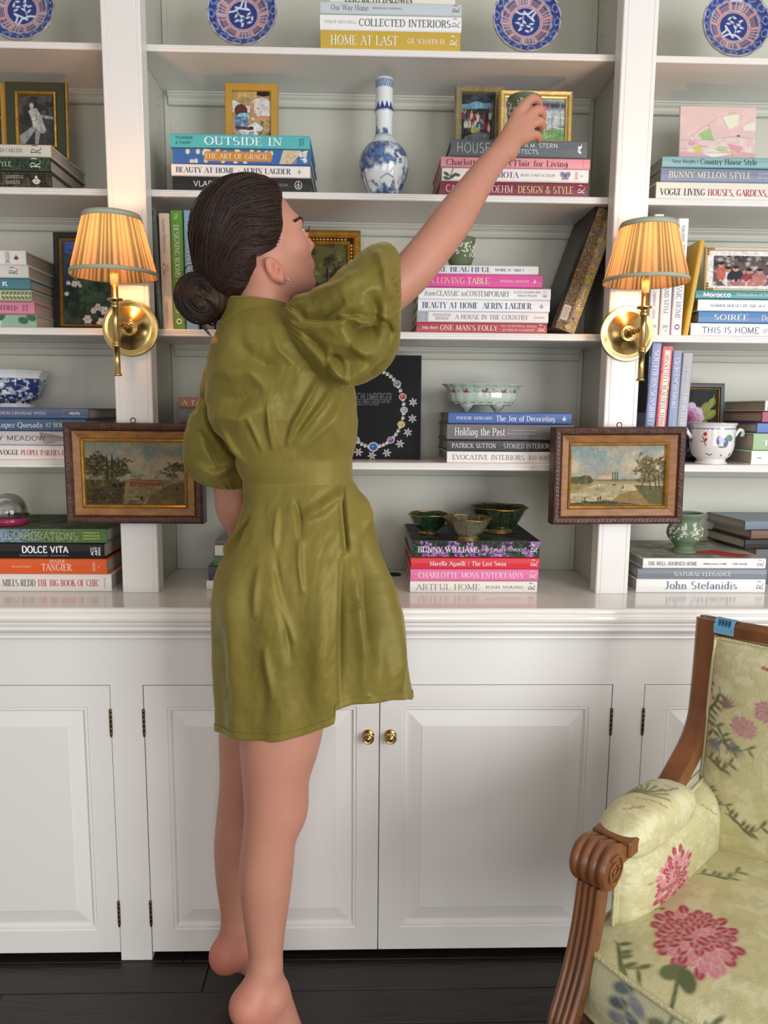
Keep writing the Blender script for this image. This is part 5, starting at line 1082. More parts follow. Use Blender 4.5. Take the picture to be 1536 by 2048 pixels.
# green glazed bowls
def gbowl(label, px, pyb, r, h, n, tint, seed):
    p = atz(px, pyb, ztc+.001); t = thing('bowl', label, 'bowl', (p[0], p[1], ztc+.0012), (0, 0, seed), 'green gold-rimmed bowls')
    wb = lambda a, v: 1+.018*np.cos(a*n)*np.clip(1-v*.9, 0, 1)+.006*np.cos(a*3+seed)
    def gf(c): c.rect(0, 0, 1, 1, tint); c.noise(10, .5, tuple(int(q*.6) for q in tint), .9, seed); c.noise(16, .6, (96, 92, 56), .7, seed+3); c.mix((np.abs(((c.U*n) % 1)-.5) > .46)*c.band(.1, .8), tuple(int(q*.5) for q in tint))
    vessel(t, 'body', [(r, h), (r*.97, h*.95), (r*.86, h*.70), (r*.72, h*.42), (r*.55, h*.24), (r*.46, h*.18), (r*.45, h*.12)], gf, 150, 50, wob=wb)
    vessel(t, 'interior', [(r*.99, h), (r*.88, h*.80), (r*.66, h*.42), (r*.3, h*.26), (.001, h*.24)], gf, 100, 30, wob=wb)
    a = np.linspace(0, 2*PI, 72, endpoint=False); pts = [(r*(1+.018*math.cos(q*n)+.006*math.cos(q*3+seed))*math.cos(q), r*(1+.018*math.cos(q*n)+.006*math.cos(q*3+seed))*math.sin(q), h+.0012*math.cos(q*5)) for q in list(a)+[0, a[1]]]
    mk('gilt_rim', tube(pts, .0019, 7, False), mat('worn_gilt', (150, 118, 58), .35, .8, vary=.4, vscale=70), t, True)
    mk('foot', lathe([(r*.44, h*.14), (r*.46, h*.08), (r*.52, h*.03), (r*.52, 0), (0, 0)], 32), MATS['worn_gilt'], t, True)
gbowl('small dark green bowl with gilt rim, leftmost on the clover book', 858, 1066, .0495, .047, 12, (26, 62, 40), 1)
gbowl('mottled olive green bowl in front of the other two', 934, 1078, .0555, .050, 10, (84, 88, 62), 2)
gbowl('largest green bowl, at the back right of the clover book', 996, 1063, .0700, .062, 12, (38, 54, 34), 3)
# paperweight
xp = at(14, 1040, .06)[0]; zp = at(120, 1058, YC0)[2]
pw_ = thing('paperweight', 'glass dome paperweight with a magenta base', 'paperweight', (xp, .07, zp+.001))
rg = .0455
mk('glass_dome', lathe([(.001, rg*2*.80)]+[(rg*math.sin(a), rg*.62+rg*math.cos(a)) for a in np.linspace(.12, 1.9, 16)]+[(rg*.93, .015), (.001, .015)], 40), mat('clear_glass', (235, 240, 240), .02, trans=1.), pw_, True)
mk('magenta_base', lathe([(0, .0145), (rg*.93, .0145), (rg*.96, .010), (rg*.90, .002), (rg*.85, 0), (0, 0)], 40), mat('magenta_glass', (150, 40, 84), .2, coat=.6), pw_, True)
# grommet and cable
gp = atz(787, 1149, ZC); g = thing('cable_grommet', 'small black cable slot in the countertop right of the skirt', 'grommet', (gp[0], gp[1], ZC))
mk('ring', xf(lathe([(.019, 0), (.020, .0012), (.017, .0016), (.015, .0006), (0, .0004)], 24), s=1), mat('black_rubber', (18, 18, 18), .6), g, True)
cbp = [at(830, 1902, -.03), at(860, 1908, -.04), at(900, 1911, -.04), at(940, 1905, -.03)]
cbp = [(p[0], p[1], .004) for p in cbp]
tag(mk('cable', tube(smoothcurve(cbp, 20), .0018, 6), cmat((170, 170, 172), .5), None, True), 'thin pale cable on the floor under the middle doors', 'cable')
# ---- wall lights
SHM = bpy.data.materials.new('pleated_shade_fabric'); SHM.use_nodes = True; nt = SHM.node_tree; nt.nodes.remove(nt.nodes['Principled BSDF'])
d_, t_, mx_, at_ = nt.nodes.new('ShaderNodeBsdfDiffuse'), nt.nodes.new('ShaderNodeBsdfTranslucent'), nt.nodes.new('ShaderNodeMixShader'), nt.nodes.new('ShaderNodeAttribute')
at_.attribute_name = 'Col'; nt.links.new(at_.outputs[0], d_.inputs[0]); nt.links.new(at_.outputs[0], t_.inputs[0]); mx_.inputs[0].default_value = .6
nt.links.new(d_.outputs[0], mx_.inputs[1]); nt.links.new(t_.outputs[0], mx_.inputs[2]); nt.links.new(mx_.outputs[0], nt.nodes['Material Output'].inputs[0])
BULB = mat('bulb_glow', (255, 214, 150), .5, emit=4., ecol=(255, 190, 110))
BAND = mat('shade_band_fabric', (170, 174, 152), .8, bump=.3, bscale=200)
def sconce(label, X, zplate, tubeY, shtop, shbot, ztb, zcup, lean=0.):
    t = thing('wall_light', label, 'wall light', (X, 0, zplate), (0, 0, 0), 'brass wall lights')
    R = .0615
    mk('backplate', xf(lathe([(0, .0005), (R, .0005), (R, .004), (R*.965, .007), (R*.95, .0055), (R*.90, .009), (R*.885, .0075), (R*.80, .0115), (R*.785, .010), (R*.77, .0105), (R*.30, .0115), (R*.29, .014), (R*.25, .016), (R*.24, .0135), (R*.16, .015), (R*.15, .022), (0, .022)], 64), rx=PI/2), BRASS, t, True)
    mk('arm', tube([(0, -.018, 0), (0, -.05, 0), (0, -tubeY, 0)], [.007, .0062, .0062], 16), BRASS, t, True)
    zt_, zb0 = zcup-zplate, ztb-zplate
    kn = (zt_*0+zb0)*.42
    pr = [(0, zb0-.004), (.0085, zb0-.004), (.0085, zb0), (.0062, zb0+.001), (.0062, kn-.006), (.0085, kn-.005), (.0085, kn-.001), (.0068, kn), (.0085, kn+.001), (.0085, kn+.005), (.0062, kn+.006), (.0062, zt_-.018), (.0085, zt_-.016), (.0085, zt_-.009), (.007, zt_-.008), (.0075, zt_-.003), (.0155, zt_-.001), (.0160, zt_+.001), (.0155, zt_+.003), (.0072, zt_+.004), (.0068, zt_+.034), (0, zt_+.034)]
    mk('stem', xf(lathe(pr, 24), (0, -tubeY, 0)), BRASS, t, True)
    zb1, zt1 = shbot-zplate, shtop-zplate
    mk('candle_sleeve', xf(lathe([(.0078, zt_+.03), (.0078, zt_+.06), (0, zt_+.06)], 16), (0, -tubeY, 0)), mat('candle_sleeve_card', (232, 196, 130), .6), t, True)
    bz = zb1+.040
    bl = mk('bulb', xf(lathe([(0, bz-.02), (.006, bz-.016), (.0115, bz), (.008, bz+.014), (.002, bz+.024), (0, bz+.025)], 14), (0, -tubeY, 0)), BULB, t, True)
    rt, rb_ = .0545, .0855; H = zt1-zb1; n = 360; m = 26
    a = np.linspace(0, 2*PI, n, endpoint=False)[None, :]; v = np.linspace(0, 1, m)[:, None]
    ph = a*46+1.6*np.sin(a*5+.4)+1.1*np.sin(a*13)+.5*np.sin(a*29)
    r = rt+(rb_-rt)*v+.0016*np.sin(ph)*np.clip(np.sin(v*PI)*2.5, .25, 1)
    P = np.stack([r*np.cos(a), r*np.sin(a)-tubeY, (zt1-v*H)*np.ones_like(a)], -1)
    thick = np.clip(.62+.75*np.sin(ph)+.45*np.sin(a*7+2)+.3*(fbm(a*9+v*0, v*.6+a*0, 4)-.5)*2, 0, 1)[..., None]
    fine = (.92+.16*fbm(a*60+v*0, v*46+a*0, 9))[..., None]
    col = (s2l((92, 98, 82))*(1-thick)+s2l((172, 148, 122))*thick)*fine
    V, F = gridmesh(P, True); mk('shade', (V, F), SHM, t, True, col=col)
    for rr, zz, nm in ((rt, zt1, 'top_band'), (rb_, zb1, 'bottom_band')):
        dz = -.011 if rr == rt else .0075; dr = (rb_-rt)/H*.009*(1 if rr == rt else -1)
        mk(nm, xf(lathe([(rr+.0008, zz), (rr+dr+.0026, zz+dz), (rr+dr+.0036, zz+dz), (rr+.0022, zz-.0006 if rr == rb_ else zz+.0006), (rr+.0008, zz)], 72), (0, -tubeY, 0)), BAND, t, True)
    sp = []
    for q in range(3): sp.append(tube([(0, -tubeY, zt1-.012), (math.cos(q*2.1)*rt, -tubeY+math.sin(q*2.1)*rt, zt1-.006)], .0011, 6))
    mk('shade_carrier', merge(sp), BRASS, t, True)
    l = bpy.data.lights.new('lamp_light', 'POINT'); l.energy = 1.15; l.color = (1., .44, .16); l.shadow_soft_size = .013
    lo = bpy.data.objects.new('lamp_light', l); COL.objects.link(lo); lo.parent = t; lo.location = (0, -tubeY, bz+.030)
    l2 = bpy.data.lights.new('lamp_light', 'POINT'); l2.energy = .8; l2.color = (1., .46, .18); l2.shadow_soft_size = .012
    lo2 = bpy.data.objects.new('lamp_light', l2); COL.objects.link(lo2); lo2.parent = t; lo2.location = (0, -tubeY, zb1+.012)
    return t
TY = .10
cl = at(261, 657, 0); cr_ = at(1253, 668, 0)
sconce('brass wall light with pleated shade on the left stile, beside the hair bun', cl[0]+.001, cl[2], TY, at(216, 430, -TY)[2], at(222, 552, -TY)[2], at(237, 748, -TY)[2], at(229, 600, -TY)[2])
sconce('brass wall light with pleated shade on the right stile', cr_[0], cr_[2], TY, at(1301, 447, -TY)[2], at(1291, 566, -TY)[2], at(1283, 758, -TY)[2], at(1289, 616, -TY)[2])
# ---- the two landscapes hanging on the stiles
CARV = mat('carved_dark_wood', (74, 44, 34), .4, bump=1., bscale=70, vary=.35, vscale=60)
OAKF = mat('oak_frame_wood', (142, 94, 48), .42, bump=.3, bscale=50, vary=.32, vscale=26, aniso=(1, 1, 3))
def river(c, left):
    c.rect(0, 0, 1, 1, (160, 156, 140)); sky = c.band(-.1, .62, .08)
    c.mix(sky, (148, 160, 160)); c.noise(3, .42, (196, 184, 162), .95, 3+left, 5, mask=sky); c.noise(6, .5, (172, 160, 142), .7, 13, mask=sky); c.noise(4, .52, (118, 150, 162), .8, 23+left, mask=c.band(-.1, .3, .15))
    if not left:
        c.noise(8, .4, (150, 136, 118), .5, 7, mask=c.band(.4, .58, .06)); c.mix(c.band(.55, .63, .02), (112, 116, 86)); c.mix(c.band(.59, .64, .01), (160, 142, 96))
        c.rect(.3, .50, .45, .56, (196, 170, 150)); 
        for x in (.45, .475, .50): c.line([(x, .58), (x, .45)], .012, (84, 92, 84))
        c.mix(c.band(.64, 1.1, .02), (166, 158, 126)); c.noise(5, .5, (196, 186, 154), .8, 9, mask=c.band(.64, 1., .02), sy=16); c.noise(7, .52, (122, 118, 84), .7, 19, mask=c.band(.68, 1.1, .02), sy=22)
        c.ell(.10, .585, .14, .075, (80, 86, 54)); c.ell(.16, .56, .07, .07, (70, 78, 48)); c.poly([(0, .63), (.26, .65), (.1, .74), (0, .76)], (146, 128, 76))
        c.poly([(.38, 1), (.55, .80), (.74, .74), (1, .72), (1, 1)], (140, 118, 72)); c.poly([(.68, .66), (1, .68), (1, 1), (.85, .98)], (92, 92, 56)); c.poly([(0, .96), (.4, .92), (.8, 1), (0, 1)], (72, 66, 44))
        for x, y, s in ((.82, .3, .14), (.9, .4, .16), (.74, .42, .09), (.84, .5, .15), (.95, .28, .1), (.78, .24, .08)):
            for q in range(26): r = random.Random(int(x*97+y*31)+q*7); c.ell(x+r.gauss(0, .42)*s, y+r.gauss(0, .38)*s, s*.20, s*.17, r.choice([(84, 80, 46), (104, 98, 60), (66, 62, 38), (118, 108, 66)]), .85, r.uniform(-1, 1))
        for x0, x1 in ((.80, .76), (.84, .86), (.9, .92), (.94, .96)): c.line([(x0, .5), (x1, .72)], .010, (66, 52, 36))
        c.line([(.13, .935), (.24, .95)], .012, (50, 44, 34)); c.line([(.16, .93), (.16, .87)], .008, (60, 56, 44)); c.ell(.30, .89, .008, .028, (44, 40, 34)); c.ell(.325, .875, .009, .035, (44, 40, 34)); c.poly([(.535, .72), (.575, .64), (.575, .72)], (130, 92, 66)); c.ell(.47, .655, .022, .012, (60, 50, 40)); c.ell(.31, .655, .01, .02, (216, 206, 190)); c.ell(.86, .73, .008, .026, (60, 50, 44))
    else:
        c.mix(c.band(.6, 1.1, .02), (134, 122, 92)); c.noise(5, .5, (166, 152, 120), .8, 29, mask=c.band(.6, 1., .02), sy=18)
        c.poly([(.0, .66), (.40, .64), (.36, 1), (0, 1)], (66, 58, 38)); c.noise(6, .5, (92, 82, 54), .7, 6, mask=((c.U < .38) & (c.V > .66)).astype(float), sy=20)
        c.poly([(.44, .59), (.78, .61), (.76, .70), (.44, .71)], (134, 84, 60)); c.line([(.45, .62), (.77, .64)], .008, (170, 120, 90)); c.noise(9, .5, (120, 110, 90), .7, 8, mask=c.band(.5, .6))
        for x, y, s in ((.06, .34, .12), (.14, .26, .1), (.1, .46, .14), (.2, .4, .1), (.36, .34, .09), (.38, .46, .09), (.3, .5, .1), (.9, .42, .09), (.97, .38, .07), (.86, .52, .06)):
            for q in range(30): r = random.Random(int(x*97+y*31)+q*7); c.ell(x+r.gauss(0, .5)*s, y+r.gauss(0, .45)*s, s*.23, s*.19, r.choice([(66, 66, 34), (86, 84, 44), (48, 46, 28), (100, 96, 54)]), .88, r.uniform(-1, 1))
        for x in (.215, .27): c.poly([(x-.016, .62), (x-.012, .3), (x, .16), (x+.012, .3), (x+.014, .62)], (58, 58, 38))
        c.poly([(0, .60), (.34, .60), (.3, .7), (0, .78)], (92, 80, 50)); c.noise(10, .5, (44, 40, 28), .9, 5, mask=((c.U < .34) & (c.V > .5) & (c.V < .68)).astype(float)); c.ell(.31, .70, .055, .03, (32, 28, 22))
        c.poly([(.6, 1), (.66, .84), (.84, .68), (1, .64), (1, 1)], (110, 94, 54)); c.noise(8, .5, (140, 122, 76), .8, 2, mask=((c.U > .68) & (c.V > .7)).astype(float)); c.ell(.56, .90, .012, .045, (34, 30, 24)); c.line([(.5, .88), (.56, .89)], .006, (40, 34, 26)); c.ell(.92, .74, .012, .025, (50, 42, 34)); c.line([(.78, .66), (.78, .76)], .006, (60, 50, 38))
        for q in range(12): c.line([(.42+q*.012, 1), (.44+q*.014, .93)], .004, (52, 44, 30))
    c.noise(30, .5, (70, 62, 48), .15, 31); c.noise(22, .58, (214, 204, 180), .15, 37); c.grain(.07, 18)
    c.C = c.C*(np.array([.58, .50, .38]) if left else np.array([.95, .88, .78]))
def hung(label, x0, x1, y0, y1, Y, rot, left, ringpx):
    cx = (x0+x1)/2; cy = (y0+y1)/2; A = at(x0, cy, Y); B = at(x1, cy, Y); w = B[0]-A[0]; h = at(cx, y0, Y)[2]-at(cx, y1, Y)[2]; c0 = at(cx, cy, Y)
    t = thing('framed_landscape', label, 'painting', tuple(c0), (.0, rot, 0), 'framed river landscapes')
    dep = -Y-.003
    mk('outer_moulding', mitre(w, h, [(0, dep), (0, .006), (.002, .002), (.006, 0), (.013, .0015), (.0175, .007), (.018, dep)]), CARV, t)
    rp = []
    for k in range(int(w/.0092)):
        for z in (h/2-.009, -h/2+.009): rp.append(xf(lathe([(0, -.0058), (.0026, -.002), (.0026, .002), (0, .0058)], 6), (-w/2+.009+k*.0092, .0022, z), ry=.9))
    for k in range(int((h-.02)/.0092)):
        for x in (-w/2+.009, w/2-.009): rp.append(xf(lathe([(0, -.0058), (.0026, -.002), (.0026, .002), (0, .0058)], 6), (x, .0022, -h/2+.017+k*.0092), ry=-.7))
    mk('carved_rope', merge(rp), CARV, t, True, kind='stuff')
    mk('oak_moulding', mitre(w, h, [(.018, dep), (.018, .006), (.020, .0045), (.034, .008), (.0355, .010), (.0355, dep)]), OAKF, t)
    mk('gilt_slip', mitre(w, h, [(.0355, dep), (.0355, .007), (.038, .005), (.041, .008), (.0425, .014), (.043, dep)]), GOLD, t)
    panel('painting', -w/2+.0425, w/2-.0425, -h/2+.0425, h/2-.0425, .0155, 230, 150, lambda c: river(c, left), t, VC)
    mk('backing_board', box(-w/2+.004, w/2-.004, dep-.003, dep-.0005, -h/2+.004, h/2-.004), cmat((70, 52, 40), .8), t)
    rg_ = at(*ringpx, Y+.012)-c0; a = np.linspace(0, 2*PI, 22)
    mk('hanging_ring', tube([(rg_[0]+.0055*math.cos(q), .012, rg_[2]+.0055*math.sin(q)) for q in a], .0013, 7, False), mat('aged_brass', (110, 84, 56), .4, .9), t, True)
    mk('ring_plate', box(rg_[0]-.004, rg_[0]+.004, .012, .0145, h/2-.012, rg_[2]-.0045, .0006), MATS['aged_brass'], t)
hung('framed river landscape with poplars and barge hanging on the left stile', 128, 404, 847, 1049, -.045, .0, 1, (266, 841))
hung('framed river landscape with sailboats hanging on the right stile', 1108, 1371, 855, 1050, -.045, -.012, 0, (1240, 850))
# ------------------------------------------------------------------ organic surfaces: smooth unions of rounded cones and ellipsoids, turned into one mesh
class SDF:
    def __init__(s, k=.02): s.P = []; s.k = k
    def cone(s, a, b, ra, rb, k=None, group=0):
        a = np.asarray(a, float); b = np.asarray(b, float); c = (a+b)/2; s.P.append(('c', (a, b, ra, rb), c, np.linalg.norm(b-a)/2+max(ra, rb), k or s.k, group)); return s
    def chain(s, pts, k=None, group=0, n=None):
        Q = smoothcurve(np.array(pts, float), n or 8*(len(pts)-1)+1) if len(pts) > 2 else np.array(pts, float)
        lo = (Q[:, :3]-Q[:, 3:]).min(0); hi = (Q[:, :3]+Q[:, 3:]).max(0)
        s.P.append(('h', Q, (lo+hi)/2, np.linalg.norm(hi-lo)/2, k or s.k, group)); return s
    def ell(s, c, r, axes=None, k=None, group=0, sub=False):
        c = np.asarray(c, float); r = np.asarray(r, float); A = np.eye(3) if axes is None else np.asarray(axes, float)
        s.P.append(('s' if sub else 'e', (c, r, A), c, r.max(), k or s.k, group)); return s
    def eval(s, X, prims=None):
        D = np.full(len(X), 1e3)
        for t, a, c, R, k, g in (prims if prims is not None else s.P):
            if t == 'c':
                p, q, ra, rb = a; ba = q-p; L2 = ba@ba+1e-12; h = np.clip((X-p)@ba/L2, 0, 1); d = np.linalg.norm(X-p-h[:, None]*ba, axis=1)-(ra+(rb-ra)*h)
            elif t == 'h':
                d = np.full(len(X), 1e3)
                for p, q in zip(a[:-1], a[1:]):
                    ba = q[:3]-p[:3]; h = np.clip((X-p[:3])@ba/(ba@ba+1e-12), 0, 1); d = np.minimum(d, np.linalg.norm(X-p[:3]-h[:, None]*ba, axis=1)-(p[3]+(q[3]-p[3])*h))
            else:
                cc, r, A = a; y = (X-cc)@A.T; k0 = np.linalg.norm(y/r, axis=1); k1 = np.linalg.norm(y/(r*r), axis=1)+1e-9; d = k0*(k0-1)/k1; d = np.where(k0 < .3, -r.min()*.7, d)
            if t == 's':
                h = np.clip(.5-.5*(D+d)/k, 0, 1); D = D*(1-h)+(-d)*h+k*h*(1-h)
            else:
                h = np.clip(.5+.5*(D-d)/k, 0, 1); D = D*(1-h)+d*h-k*h*(1-h)
        return D
    def near(s, lo, hi, m=.05):
        c = (lo+hi)/2; e = (hi-lo)/2; out = []
        for p in s.P:
            d = np.linalg.norm(np.maximum(np.abs(p[2]-c)-e, 0))
            if d < p[3]+m:
                if p[0] == 'h':
                    Q = p[1]; mid = (Q[:-1, :3]+Q[1:, :3])/2; L = np.linalg.norm(Q[1:, :3]-Q[:-1, :3], axis=1)/2+np.maximum(Q[1:, 3], Q[:-1, 3])
                    dd = np.linalg.norm(np.maximum(np.abs(mid-c)-e, 0), axis=1)-L; ok = np.nonzero(dd < m+.01)[0]
                    if len(ok): out.append((p[0], Q[ok.min():ok.max()+2])+p[2:])
                else: out.append(p)
        return out
def surface(sdf, lo, hi, h, post=None, c=8):
    """surface nets on blocks near the surface only"""
    lo = np.asarray(lo, float); hi = np.asarray(hi, float); H = h*c; nb = np.ceil((hi-lo)/H).astype(int)
    G = np.stack(np.meshgrid(*[np.arange(n) for n in nb], indexing='ij'), -1).reshape(-1, 3)
    sup = 4; keys = {}
    for g, sk in zip(G, map(tuple, G//sup)): keys.setdefault(sk, []).append(g)
    loc = np.stack(np.meshgrid(*[np.arange(c+1)]*3, indexing='ij'), -1).reshape(-1, 3)
    cellk = []; cellv = []; edges = [[], [], []]
    st = np.array([1, 1 << 20, 1 << 40], dtype=np.int64)
    off8 = np.array([[i, j, k] for i in (0, 1) for j in (0, 1) for k in (0, 1)])
    E = [(a, b) for a in range(8) for b in range(a+1, 8) if np.abs(off8[a]-off8[b]).sum() == 1]
    for sk, gs in keys.items():
        gs = np.array(gs); blo = lo+gs.min(0)*H; bhi = lo+(gs.max(0)+1)*H; pr = sdf.near(blo, bhi)
        if not pr: continue
        cen = lo+(gs+.5)*H
        def f(X):
            D = sdf.eval(X, pr); return post(X, D) if post else D
        d = f(cen); gs = gs[np.abs(d) < H*1.25]
        if not len(gs): continue
        for q0 in range(0, len(gs), 160):
            gq = gs[q0:q0+160]; idx = (gq[:, None, :]*c+loc[None]); X = lo+idx*h; Dv = f(X.reshape(-1, 3)).reshape(len(gq), c+1, c+1, c+1)
            I = idx.reshape(len(gq), c+1, c+1, c+1, 3)
            ins = Dv < 0
            cs = np.stack([ins[:, o[0]:c+o[0], o[1]:c+o[1], o[2]:c+o[2]] for o in off8], -1); sm = cs.sum(-1); act = (sm > 0) & (sm < 8)
            if act.any():
                b, i, j, k = np.nonzero(act); base = I[b, i, j, k]; dv = np.stack([Dv[b, i+o[0], j+o[1], k+o[2]] for o in off8], -1)
                num = np.zeros((len(b), 3)); cnt = np.zeros(len(b))
                for a_, b_ in E:
                    da, db = dv[:, a_], dv[:, b_]; m = (da < 0) != (db < 0); t = np.where(m, da/(da-db+1e-20), 0); pnt = off8[a_]+(off8[b_]-off8[a_])*t[:, None]; num += np.where(m[:, None], pnt, 0); cnt += m
                cellk.append(base@st); cellv.append(lo+(base+num/cnt[:, None])*h)
            for ax in range(3):
                sl0 = [slice(0, c)]*3; sl1 = [slice(0, c)]*3; sl1[ax] = slice(1, c+1)
                A_ = ins[(slice(None),)+tuple(sl0)]; B_ = ins[(slice(None),)+tuple(sl1)]; m = A_ != B_
                if m.any():
                    b, i, j, k = np.nonzero(m); edges[ax].append(np.stack([I[b, i, j, k]@st, A_[b, i, j, k].astype(np.int64)], 1))
    ck = np.concatenate(cellk); cv = np.concatenate(cellv); o = np.argsort(ck); ck = ck[o]; cv = cv[o]; u, first = np.unique(ck, return_index=True); ck = u; cv = cv[first]; F = []
    for ax in range(3):
        if not edges[ax]: continue
        e = np.concatenate(edges[ax]); a1, a2 = st[(ax+1) % 3], st[(ax+2) % 3]
        q = np.stack([e[:, 0], e[:, 0]-a1, e[:, 0]-a1-a2, e[:, 0]-a2], 1); p = np.searchsorted(ck, q); p = np.clip(p, 0, len(ck)-1); ok = (ck[p] == q).all(1); p = p[ok]; s_ = e[ok, 1] == 1
        p[~s_] = p[~s_][:, ::-1]; F.append(p)
    return cv, np.concatenate(F)
def relax(V, F, it=2, lam=.5):
    for _ in range(it):
        S = np.zeros_like(V); n = np.zeros(len(V))
        for a, b in ((0, 1), (1, 2), (2, 3), (3, 0)):
            np.add.at(S, F[:, a], V[F[:, b]]); np.add.at(n, F[:, a], 1); np.add.at(S, F[:, b], V[F[:, a]]); np.add.at(n, F[:, b], 1)
        V = V+lam*(S/np.maximum(n, 1)[:, None]-V)
    return V
# ------------------------------------------------------------------ the woman
WO = np.array([.30, -.30, 0.])
woman = thing('person', 'woman with dark low bun, olive puff-sleeved dress, on tiptoe reaching to a shelf', 'person', tuple(WO))
def Lw(VF): return (np.asarray(VF[0])-WO, VF[1])
A4 = lambda px, py, Y, r: tuple(at(px, py, Y))+(r,)
B = SDF(.022)
# legs: near (right) leg
B.chain([A4(600, 1190, -.31, .070), A4(585, 1330, -.335, .074), A4(569, 1400, -.355, .0765), A4(562, 1460, -.365, .0775), A4(552, 1550, -.375, .0625), A4(546, 1620, -.380, .0535), A4(538, 1680, -.384, .0500), A4(533, 1735, -.388, .0505), A4(531, 1790, -.392, .0465), A4(531, 1860, -.398, .0375), A4(532, 1925, -.405, .0310), A4(536, 1985, -.415, .0285)], .03)
B.ell(at(584, 1612, -.368), (.022, .028, .036), k=.04)
ank = at(537, 1992, -.415); heel = at(496, 2010, -.440); heel2 = at(500, 2024, -.436)
fdir = np.array([.74, .67, 0]); side = np.array([.67, -.74, 0])
ball = np.array([heel[0]+.080, heel[1]+.062, .022])
B.cone(at(528, 1945, -.418), heel, .019, .027, .03); B.ell(heel2, (.0275, .027, .033), k=.02)
B.cone(heel, (ball+heel)/2+np.array([0, 0, .012]), .026, .024, .03); B.cone(ank+np.array([.006, .006, -.006]), ball+side*.014+np.array([0, 0, .006]), .027, .020, .03); B.cone(ank+np.array([.004, .004, -.006]), ball-side*.018+np.array([0, 0, .006]), .026, .019, .03)
B.cone((ball+heel)/2+np.array([0, 0, .012]), ball, .024, .021, .025)
B.ell(at(549, 2006, -.434), (.0115, .011, .013), k=.014)
for q in range(5):
    o = side*(.028-.014*q); b0 = ball+o*.9+np.array([0, 0, -.006]); t0 = b0+fdir*(.042-.005*abs(q-3.4)+(0.006 if q == 4 else 0)); t0[2] = .0105
    B.cone(b0, t0, .012, .0088 if q < 4 else .0115, .008)
# far (left) leg
B.chain([A4(530, 1190, -.25, .070), A4(515, 1330, -.235, .072), A4(506, 1460, -.225, .069), A4(494, 1560, -.215, .0565), A4(485, 1625, -.208, .0530), A4(479, 1690, -.208, .0530), A4(477, 1750, -.210, .0480), A4(476, 1810, -.212, .0385), A4(475, 1850, -.213, .0325), A4(475, 1890, -.215, .0290)], .03)
ank2 = at(474, 1890, -.215); h2 = at(452, 1909, -.230)
fd2 = np.array([.55, .835, 0]); sd2 = np.array([.835, -.55, 0]); ball2 = np.array([h2[0]+.052, h2[1]+.072, .022])
B.cone(at(468, 1862, -.224), h2, .018, .027, .03); B.ell(at(453, 1915, -.229), (.0275, .027, .029), k=.02)
B.cone(h2, (ball2+h2)/2+np.array([.0, 0, .010]), .026, .021, .03); B.cone((ball2+h2)/2+np.array([0, 0, .010]), ball2, .021, .020, .02)
B.cone(ank2+np.array([.006, .01, -.005]), ball2+sd2*.014+np.array([0, 0, .006]), .024, .019, .03); B.cone(ank2+np.array([.006, .01, -.005]), ball2-sd2*.016+np.array([0, 0, .006]), .024, .018, .03)
for q in range(5):
    o = -sd2*(.028-.014*q); b0 = ball2+o*.85+np.array([0, 0, -.007]); t0 = b0+fd2*(.032-.004*abs(q-3.4)+(0.005 if q == 4 else 0)); t0[2] = .0095
    B.cone(b0, t0, .0105, .0080 if q < 4 else .0100, .008)
# trunk (inside the dress)
B.ell(at(570, 1195, -.285), (.095, .080, .09), k=.05); B.chain([A4(580, 1130, -.285, .085), A4(595, 985, -.285, .066), A4(575, 850, -.28, .080), A4(555, 730, -.275, .080)], .05)
B.chain([A4(480, 745, -.24, .034), A4(545, 700, -.27, .045), A4(640, 672, -.305, .038)], .04)
B.ell(at(640, 800, -.25), (.045, .045, .045), k=.04)
B.chain([A4(530, 700, -.27, .045), A4(524, 640, -.272, .0470), A4(528, 560, -.27, .0475)], .03)
# raised right arm
B.chain([A4(655, 675, -.315, .036), A4(740, 610, -.318, .0420), A4(815, 552, -.305, .0385), A4(858, 503, -.288, .0372), A4(889, 463, -.270, .0375), A4(917, 424, -.245, .0360), A4(946, 380, -.205, .0310), A4(975, 338, -.165, .0262), A4(1000, 307, -.135, .0232), A4(1010, 292, -.124, .0215)], .02)
def H4(px, py, Y, r): return A4(px, py, Y, r)
for kx, ky, Yk in ((1034, 231, -.094), (1046, 243, -.098), (1050, 258, -.100), (1049, 276, -.102)):
    B.chain([H4(1006+(kx-1034)*.5, 298+(ky-231)*.12, -.126, .0180), H4((1008+kx)/2, (290+ky)/2, -.112, .0150), H4(kx, ky, Yk, .0118)], .012)
fing = [[(1032, 233, -.094, .0118), (1048, 212, -.090, .0104), (1064, 198, -.080, .0097), (1076, 203, -.060, .0086), (1079, 212, -.042, .0076)],
        [(1046, 245, -.098, .0118), (1062, 228, -.092, .0104), (1077, 220, -.079, .0097), (1085, 228, -.058, .0086), (1085, 238, -.040, .0076)],
        [(1050, 260, -.100, .0112), (1066, 247, -.094, .0100), (1079, 243, -.080, .0092), (1084, 251, -.060, .0082), (1082, 259, -.042, .0072)],
        [(1050, 278, -.102, .0104), (1062, 271, -.098, .0090), (1073, 270, -.088, .0083), (1078, 276, -.074, .0075), (1077, 281, -.062, .0066)]]
for f in fing: B.chain([H4(*q) for q in f], .0035)
B.chain([H4(1010, 290, -.110, .0150), H4(1016, 268, -.085, .0120), H4(1022, 250, -.058, .0105), H4(1028, 236, -.030, .0090)], .010)
